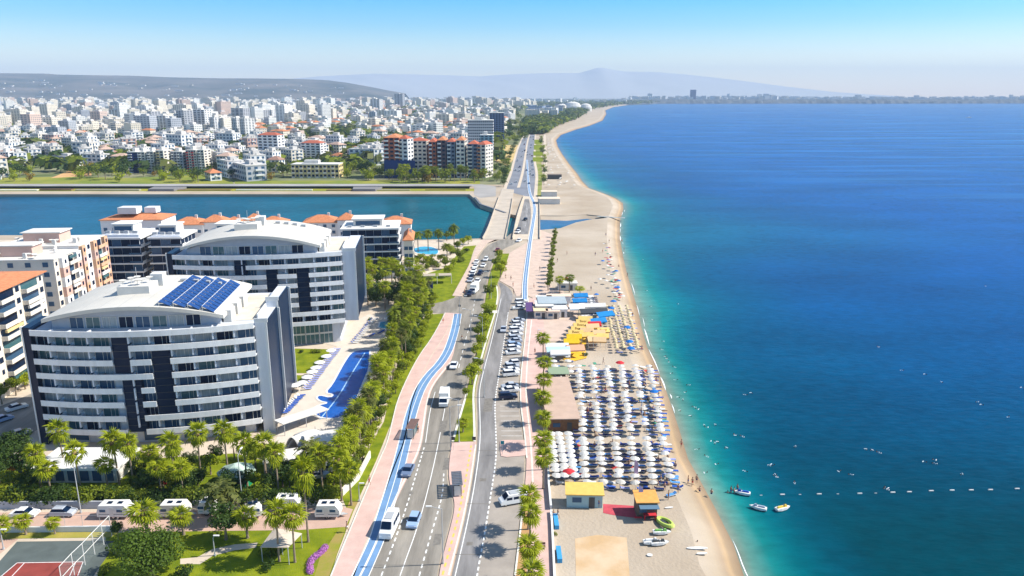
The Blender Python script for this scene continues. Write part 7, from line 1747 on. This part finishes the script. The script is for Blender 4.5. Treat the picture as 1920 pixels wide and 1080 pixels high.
def blocked(u, v):
    if 232 < u < 394 and v > 318: return True
    if 700 < u < 930 and v > 316: return True
    if 535 < u < 645 and v > 325: return True
    if 615 < u < 708 and 250 < v < 270: return True
    if 440 < u < 640 and 262 < v < 274 and rn.random() < .6: return True
    if u > 905 and v > 262: return True
    if 90 < u < 180 and v > 312: return True
    if 30 < u < 240 and v > 318: return True
    if u > 560 and v > 310: return True
    return False
def lim(v):      # right limit of the built-up land at picture height v
    return np.interp(v, [180, 190, 196, 200, 210, 225, 240, 260, 300, 340], [1000, 1010, 1000, 1000, 960, 960, 950, 930, 935, 700])
cells = []
y = 645.0
while y < 6800:
    sp = 19+.0175*(y-645)**1.0 if y > 1500 else 22+.008*(y-645)
    xl = -y*.78; x = xl+rn.uniform(0, sp)
    while x < y*.2:
        X = x+rn.uniform(-.3, .3)*sp; Y = y+rn.uniform(-.3, .3)*sp
        u, v = PX(X, Y, 0)
        if -40 < u < lim(v) and not blocked(u, v): cells.append((X, Y, u, v))
        x += sp*rn.uniform(.8, 1.35)
    y += sp*1.15
def zone(X, Y, u, v):
    if v > 300: return rn.choice([0, 1, 2, 3, 3, 11, 3, 4, 1])
    if v > 262: return rn.choice([0, 1, 2, 3, 3, 4, 5, 6, 2, 3, 3, 4, 3, 1]) if u < 640 else rn.choice([0, 1, 2, 3, 4, 3])
    if v > 240: return rn.choice([1, 3, 4, 5, 6, 6, 7, 8, 3, 4, 9]) if u < 480 else rn.choice([0, 1, 2, 3, 4, 3, 6])
    if v > 205: return rn.choice([3, 4, 5, 6, 7, 8, 8, 9, 10, 6, 7]) if u < 620 else rn.choice([1, 2, 3, 4, 6, 7, 3, 4])
    return rn.choice([4, 6, 7, 8, 9, 10, 8, 7, 10])
cells = [(c, zone(*c)) for c in cells]
cells = [c for c in cells if not (c[0][3] > 225 and rn.random() < (.28 if c[0][3] > 262 else .18))]
cells.sort(key=lambda c: c[0][1])
ind = cells[:265]; rest = cells[265:]
bandn = {}
for (X, Y, u, v), k in ind:
    b = int((P(0, 340).y and Y-640)//110); bandn.setdefault(b, []).append((X, Y, u, k))
tot = 0
for b in sorted(bandn):
    L = sorted(bandn[b], key=lambda c: c[2])
    for i, (X, Y, u, k) in enumerate(L):
        place(CP[k], (X, Y, 0), rn.choice([-.5, -.35, -.8, -.95, -.7, -.2])+rn.uniform(-.05, .05), (rn.uniform(.85, 1.6), rn.uniform(.85, 1.25), rn.uniform(.95, 1.45)),
              '%s, %s from left, %s belt beyond river' % (dsc[k], ordw(i+1), ordw(b+1)), 'building', 'town buildings beyond the river'); tot += 1
# facades of the mass: floors and bays too small to tell apart
def facade(name, c, roofc=None):
    m = bpy.data.materials.new(name); m.use_nodes = True; t = m.node_tree; b = t.nodes['Principled BSDF']; b.inputs['Roughness'].default_value = .85; b.inputs['Specular IOR Level'].default_value = .2
    g = t.nodes.new('ShaderNodeNewGeometry'); s = t.nodes.new('ShaderNodeSeparateXYZ'); t.links.new(g.outputs['Position'], s.inputs[0])
    sn_ = t.nodes.new('ShaderNodeSeparateXYZ'); t.links.new(g.outputs['Normal'], sn_.inputs[0])
    def mth(op, a, b_=None, v=None):
        n = t.nodes.new('ShaderNodeMath'); n.operation = op
        if hasattr(a, 'node'): t.links.new(a, n.inputs[0])
        else: n.inputs[0].default_value = a
        if b_ is not None:
            if hasattr(b_, 'node'): t.links.new(b_, n.inputs[1])
            else: n.inputs[1].default_value = b_
        return n.outputs[0]
    fz = mth('GREATER_THAN', mth('FRACT', mth('DIVIDE', s.outputs['Z'], 3.2)), .5)
    fx = mth('GREATER_THAN', mth('FRACT', mth('DIVIDE', mth('ADD', s.outputs['X'], s.outputs['Y']), 4.3)), .42)
    up = mth('LESS_THAN', mth('ABSOLUTE', sn_.outputs['Z']), .5)
    f = mth('MULTIPLY', mth('MULTIPLY', fz, fx), mth('MULTIPLY', up, .8))
    mx_ = t.nodes.new('ShaderNodeMix'); mx_.data_type = 'RGBA'; mx_.inputs['A'].default_value = (*c, 1); mx_.inputs['B'].default_value = (.085, .11, .15, 1); t.links.new(f, mx_.inputs['Factor']); t.links.new(mx_.outputs['Result'], b.inputs['Base Color']); return m
FM = [facade('facade_white', (.80, .78, .74)), facade('facade_cream', (.76, .68, .56)), facade('facade_pink', (.66, .50, .42)), facade('facade_grey', (.46, .48, .52)), facade('facade_blue', (.22, .30, .44))]
mb = MB(); RM = 5
for (X, Y, u, v), k in rest:
    w, d, fl = specs[k][:3]; g = 1+.00022*(Y-900) if Y > 900 else 1
    w *= g*rn.uniform(.8, 1.9); d *= g*rn.uniform(.8, 1.2); h = fl*3*rn.uniform(.9, 1.5)*(1+.00004*Y); rz = rn.choice([-.5, -.35, -.9, -.7, -.8]); mi = rn.choice([0, 0, 1, 1, 1, 1, 2, 3])
    mb.box((X, Y, h/2), (w, d, h), rz, mi)
    if k < 3: mb.hip(X, Y, w, d, h, 2.6*g, rz, 5)
    else: mb.box((X, Y, h+1.6), (w*.4, d*.4, 3.2), rz, 6)
tag(mb.build('distant_town', FM+[orange_roof, lightroof]), 'far white and cream town reaching to the hills', 'town', kind='stuff')
# skyline on the cliffs to the right and far middle
mb = MB()
for i in range(900):
    u = rn.uniform(640, 2000); Y = rn.uniform(7600, 9800) if u > 1150 else rn.uniform(6500, 9500)
    p = AY(u, 190, Y); z0 = 36 if u > 1180 else 0
    h = rn.uniform(10, 36)*(1.7 if rn.random() < .05 else 1)*(1 if u < 1500 else .8); w = rn.uniform(22, 60)
    mb.box((p.x, Y, z0+h/2), (w, rn.uniform(20, 40), h), rn.uniform(-.6, .3), rn.choice([0, 0, 0, 1]))
tag(mb.build('cliff_top_town', FM), 'thin pale skyline of buildings on the far cliffs', 'town', kind='stuff')
p = AY(1299, 184, 7800); tag(MB().box((0, 0, 50), (52, 40, 100)).build('dark_tower', [mat('navy_wall', (0, 0, 0))], None, (p.x, 7800, 30)), 'dark blue square tower alone on the far cliff top', 'tower')
p = AY(966, 184, 5200); r = empty('stadium', (p.x, 5200, 0)); tag(r, 'wide oval stadium with reddish rim in the hazy distance', 'stadium')
MB().lathe([(78, 0), (92, 26), (94, 30), (60, 32), (50, 14)], 24, sy=.7).build('stand', [white], r); MB().lathe([(95, 28), (96, 33), (90, 34)], 24, sy=.7).build('rim', [pinkw], r)
p = AY(1078, 200, 3600)
r = empty('domed_hotel', (p.x, 3600, 0)); tag(r, 'large white domed complex among trees near the far beach', 'hotel')
for q, (dx, s, hh) in enumerate(((-60, 30, 34), (-10, 42, 44), (50, 30, 36))): MB().lathe([(s, 0), (s*.98, hh*.5), (s*.7, hh*.85), (s*.2, hh)], 16, (dx, 0, 0), sy=.6).build('dome', [offwhite], r)
# ------------------------------------------------------------------ trees beyond the river
TF = [tree_proto('park_tree', 8, 4.6, 240, 1.15, 91, leafB, nl=7), tree_proto('park_tree', 9, 5.0, 240, 1.15, 92, leafC, nl=7), tree_proto('park_tree', 7, 4.2, 240, 1.1, 93, leafA, nl=7)]
TA = tree_proto('park_tree', 7.5, 4.4, 240, 1.1, 94, leafO, nl=7)
rn = random.Random(61); spots = []
for (u0, u1, v0, v1, n, sc) in ((130, 240, 322, 342, 16, 1.5), (0, 60, 325, 342, 9, 1.2), (300, 380, 334, 342, 9, 1.5), (390, 560, 318, 340, 26, 1.3), (240, 330, 326, 332, 12, .9), (640, 720, 318, 341, 20, 1.3), (720, 905, 337, 343, 46, 1.25), (905, 950, 300, 346, 22, 1.1), (630, 700, 300, 320, 8, 1.1), (284, 470, 254, 268, 30, 1.8), (500, 720, 254, 272, 34, 1.8), (440, 540, 275, 300, 10, 1.2), (940, 985, 240, 268, 26, 1.6), (0, 480, 270, 320, 26, 1.1), (560, 720, 274, 300, 10, 1.1), (60, 240, 300, 318, 8, 1)):
    for i in range(n): spots.append((rn.uniform(u0, u1), rn.uniform(v0, v1), sc*rn.uniform(.75, 1.15)))
spots = [s for s in spots if not (95 < s[0] < 172 and 314 < s[1] < 334 and s[0]-95 < 70)]
spots.sort(key=lambda s: (round(s[1]/8), s[0])); bands = {}
for s in spots: bands.setdefault(int(P(0, s[1]).y//90)-6, []).append(s)
for b in sorted(bands):
    for i, (u, v, s) in enumerate(sorted(bands[b])):
        p = P(u, v); q = rn.random(); pr = TA if q < .04 else TF[rn.randrange(3)] if not (u > 720 and v > 334) else [PF[1], TF[0], PF[2]][rn.randrange(3)]
        ispalm = pr in PF
        place(pr, (p.x, p.y, 0), rn.uniform(0, 6), s*(1.15 if ispalm else 1), '%s %s from the left in the %s tree belt beyond the river' % (ordw(i+1), 'palm' if ispalm else 'tree', ordw(max(1, b+1))), 'palm' if ispalm else 'tree', 'trees beyond the river')
# north road and dune planting
for i in range(34):
    v = 350-i*3.1; u = np.interp(v, [240, 262, 300, 350], [1004, 1013, 1021, 1018])+rn.uniform(-2, 3) if i % 2 else np.interp(v, [240, 270, 300, 350], [982, 968, 955, 944])
    p = P(float(u), v); place(TF[i % 3] if i % 2 else TF[1], (p.x, p.y, 0), i, .7 if v > 300 else .95, '%s tree along the road beyond the bridge, counted away' % ordw(i+1), 'tree', 'trees along the far road')
mb = MB(); rn = random.Random(7)
def blob(X, Y, s, mi, n=16):
    lob = [((X+rn.uniform(-.5, .5)*s, Y+rn.uniform(-.5, .5)*s, s*.55), s*.55) for _ in range(3)]
    for q in range(n):
        c, rad = lob[q % 3]; d = Vector((rn.uniform(-1, 1), rn.uniform(-1, .7), rn.uniform(-.2, 1))).normalized(); p = Vector(c)+d*rad
        nn = (d+Vector((rn.uniform(-.5, .5), rn.uniform(-.5, .5), .3))).normalized(); a = nn.orthogonal().normalized(); b = nn.cross(a); k = s*.42
        mb.add([p-a*k, p-b*k*.7, p+a*k, p+b*k*.7], [(0, 1, 2, 3)], mi)
for i in range(3400):      # trees mixed through the town
    Y = 700*((6500/700)**rn.random()); X = rn.uniform(-.78, .2)*Y; u, v = PX(X, Y, 0)
    if not (-60 < u < lim(v)+15): continue
    blob(X, Y, rn.uniform(5, 11)*(1+.0003*Y), rn.randrange(3), 12)
for i in range(2600):      # the wooded belt behind the far beach
    f = rn.random(); v = 192+60*f**1.5; ur = np.interp(v, [192, 197, 202, 209, 214, 226, 236, 243, 253], [1290, 1170, 1130, 1100, 1098, 1075, 1045, 1030, 1018])
    ul = np.interp(v, [192, 200, 210, 225, 240, 253], [1000, 1010, 1000, 990, 985, 985]); u = rn.uniform(ul, ur)
    p = P(u, v); blob(p.x, p.y, rn.uniform(6, 11)*(1+.00018*p.y), rn.choice([0, 1, 1, 2]), 14)
for i in range(260):
    u = rn.uniform(985, 1085); v = rn.uniform(205, 232); p = P(u, v)
tag(mb.build('distant_trees', [leafB, leafC, leafD]), 'dark green trees through the far town and behind the beach', 'trees', kind='stuff')
mb = MB()
for i in range(70):       # blocks rising from the far wood near the beach road
    u = rn.uniform(990, 1085); v = rn.uniform(203, 226); 
    if u > 1040+ (226-v)*1.5: continue
    p = P(u, v); h = rn.uniform(14, 32); mb.box((p.x, p.y, h/2), (rn.uniform(20, 34), 22, h), rn.uniform(-.6, .2), rn.choice([0, 1, 3, 4]))
tag(mb.build('beach_side_blocks', FM), 'hazy pale blocks among trees behind the far beach', 'town', kind='stuff')
# things on the far beach
rn = random.Random(31)
for i in range(44):
    v = 262+90*rn.random(); ur = np.interp(v, [253, 263, 275, 290, 308, 325, 340, 353], [1036, 1036, 1040, 1048, 1060, 1074, 1085, 1097]); u = rn.uniform(1027, ur-6)
    if 300 < v < 345 and rn.random() < .5: u = rn.uniform(1030, 1055)
    p = P(u, v); place(UB, (p.x, p.y, 0), 0, 1.2, '%s umbrella on the beach north of the river mouth' % ordw(i+1), 'beach umbrella', 'umbrellas north of the river mouth')
p = P(1042, 337); r = box_building('beach_bar', 1040, 336, 12, 8, 3.4, 0, darkmetal, mat('dark_thatch', (.10, .08, .07), .9), 'dark roofed beach bar north of the river mouth', 'building', door=False)
# ================================================================== HILLS AND MOUNTAINS
def ridge(name, prof, y0, y1, m, seed, rough=14, nx=150, ny=14, base=0.0, u_at=None):
    rn = random.Random(seed); us = [q[0] for q in prof]; vs_ = [q[1] for q in prof]; V = []
    ph = [(rn.uniform(.5, 9), rn.uniform(0, 6), rn.uniform(.5, 1)) for _ in range(14)]
    for j in range(ny+1):
        t_ = j/ny; Y = y0+(y1-y0)*t_
        for i in range(nx+1):
            s = i/nx; u = us[0]+(us[-1]-us[0])*s; v = float(np.interp(u, us, vs_)); top = AY(u, v, y1)
            x = top.x*(Y/y1*.35+.65); e = t_**.75
            nz = sum(a*sin(f*s*14+p+t_*f*2) for f, p, a in ph)*rough*.3*sin(pi*min(1, t_*1.02)*.9+.05)
            V.append((x, Y, base-8+(top.z-base+8)*e+nz*(t_ < .98)*(t_ > .05)))
    for i in range(nx+1): V.append((V[ny*(nx+1)+i][0], y1+600, base-8))
    n = nx+1; Fc = [(j*n+i, j*n+i+1, (j+1)*n+i+1, (j+1)*n+i) for j in range(ny+1) for i in range(nx)]
    struct(MB().add(V, Fc).build(name, m, smooth=True))
hillm = mat('hill_scrub', (.06, .075, .07), .95, .1, scale=.0022, c2=(.17, .155, .14), detail=9)
ridge('hill', [(-900, 150), (-300, 140), (0, 137), (90, 138), (110, 140), (250, 142), (320, 145), (420, 147), (470, 147), (560, 148), (610, 150), (650, 155), (690, 162), (720, 168), (760, 175)], 5600, 8200, hillm, 3, 16)
mtm = mat('mountain_rock', (.43, .43, .42), .95, .1, scale=.0006, c2=(.46, .46, .45), detail=6)
ridge('mountain', [(380, 160), (520, 150), (600, 143), (700, 138), (800, 140), (900, 143), (960, 139), (1030, 137), (1085, 137), (1110, 130), (1124, 126), (1140, 129), (1170, 134), (1230, 135), (1290, 140), (1380, 150), (1480, 163), (1560, 172), (1640, 179)], 14500, 18300, mtm, 8, 14, base=20)
mb = MB()
for i in range(70):
    u = rn.uniform(-20, 660); f = rn.random(); Y = 5700+1500*f; v0 = 170-18*f; p = AY(u, v0, Y); t_ = (Y-5600)/2600; z = (AY(u, float(np.interp(u, [0, 250, 470, 650, 700], [137, 142, 147, 155, 165])), 8200).z)*t_**.75
    mb.box((p.x, Y, z+8), (rn.uniform(14, 60), 14, 8), rn.uniform(-.5, .3), rn.choice([0, 0, 1]))
tag(mb.build('hillside_buildings', FM), 'scattered white buildings on the low hills', 'town', kind='stuff')
# far cliffs and the flat land above them
cm_ = mat('cliff_rock', (.03, .05, .07), .95, .1, scale=.02, c2=(.13, .14, .15), detail=7, stretch=(1, 1, .2)); V = []; Fc = []; n = 260; rn = random.Random(12)
c0 = shore[-1]
for i in range(n+1):
    s = i/n; u = 1180+s*1500; p = P(u, np.interp(u, [1180, 1230, 1400, 2700], [197.0, 194.6, 194.3, 193.6]), WL); y = p.y+rn.uniform(-18, 18)+70*sin(u*.02)*sin(u*.007)
    rise = min(1, (u-1180)/90); hh = (30+rn.uniform(-5, 5)+5*sin(u*.05))*rise
    V += [(p.x, y-10, -5), (p.x+rn.uniform(-8, 8), y+rn.uniform(8, 24), hh*.55), (p.x, y+50, hh), (p.x*1.05, y+2200, hh*1.05)]
Fc = [(i*4+k, (i+1)*4+k, (i+1)*4+k+1, i*4+k+1) for i in range(n) for k in range(3)]
struct(MB().add(V, Fc).build('sea_cliffs', [cm_])); struct(MB().flat([(V[-1][0], V[-1][1]-10), (19200, V[-1][1]), (19200, 19200), (-2000, 19200), (1400, 9700), (V[3][0], V[3][1])], 20).build('far_plain', farland))
# ================================================================== HAZE
hz = MB().box((0, 9500, 378), (39800, 20400, 772)).build('haze', [])
hm = bpy.data.materials.new('haze_air'); hm.use_nodes = True; t = hm.node_tree; t.nodes.clear(); ou = t.nodes.new('ShaderNodeOutputMaterial'); pv = t.nodes.new('ShaderNodeVolumePrincipled')
pv.inputs['Color'].default_value = (.58, .75, 1.0, 1); pv.inputs['Density'].default_value = HAZE; pv.inputs['Anisotropy'].default_value = .0
t.links.new(pv.outputs[0], ou.inputs['Volume']); hz.data.materials.append(hm); hz['kind'] = 'stuff'

# prototypes that were never placed
for o in [o for o in scene.objects if o.parent is None and o.type == 'EMPTY' and 'label' not in o]:
    for c in list(o.children_recursive): bpy.data.objects.remove(c)
    bpy.data.objects.remove(o)
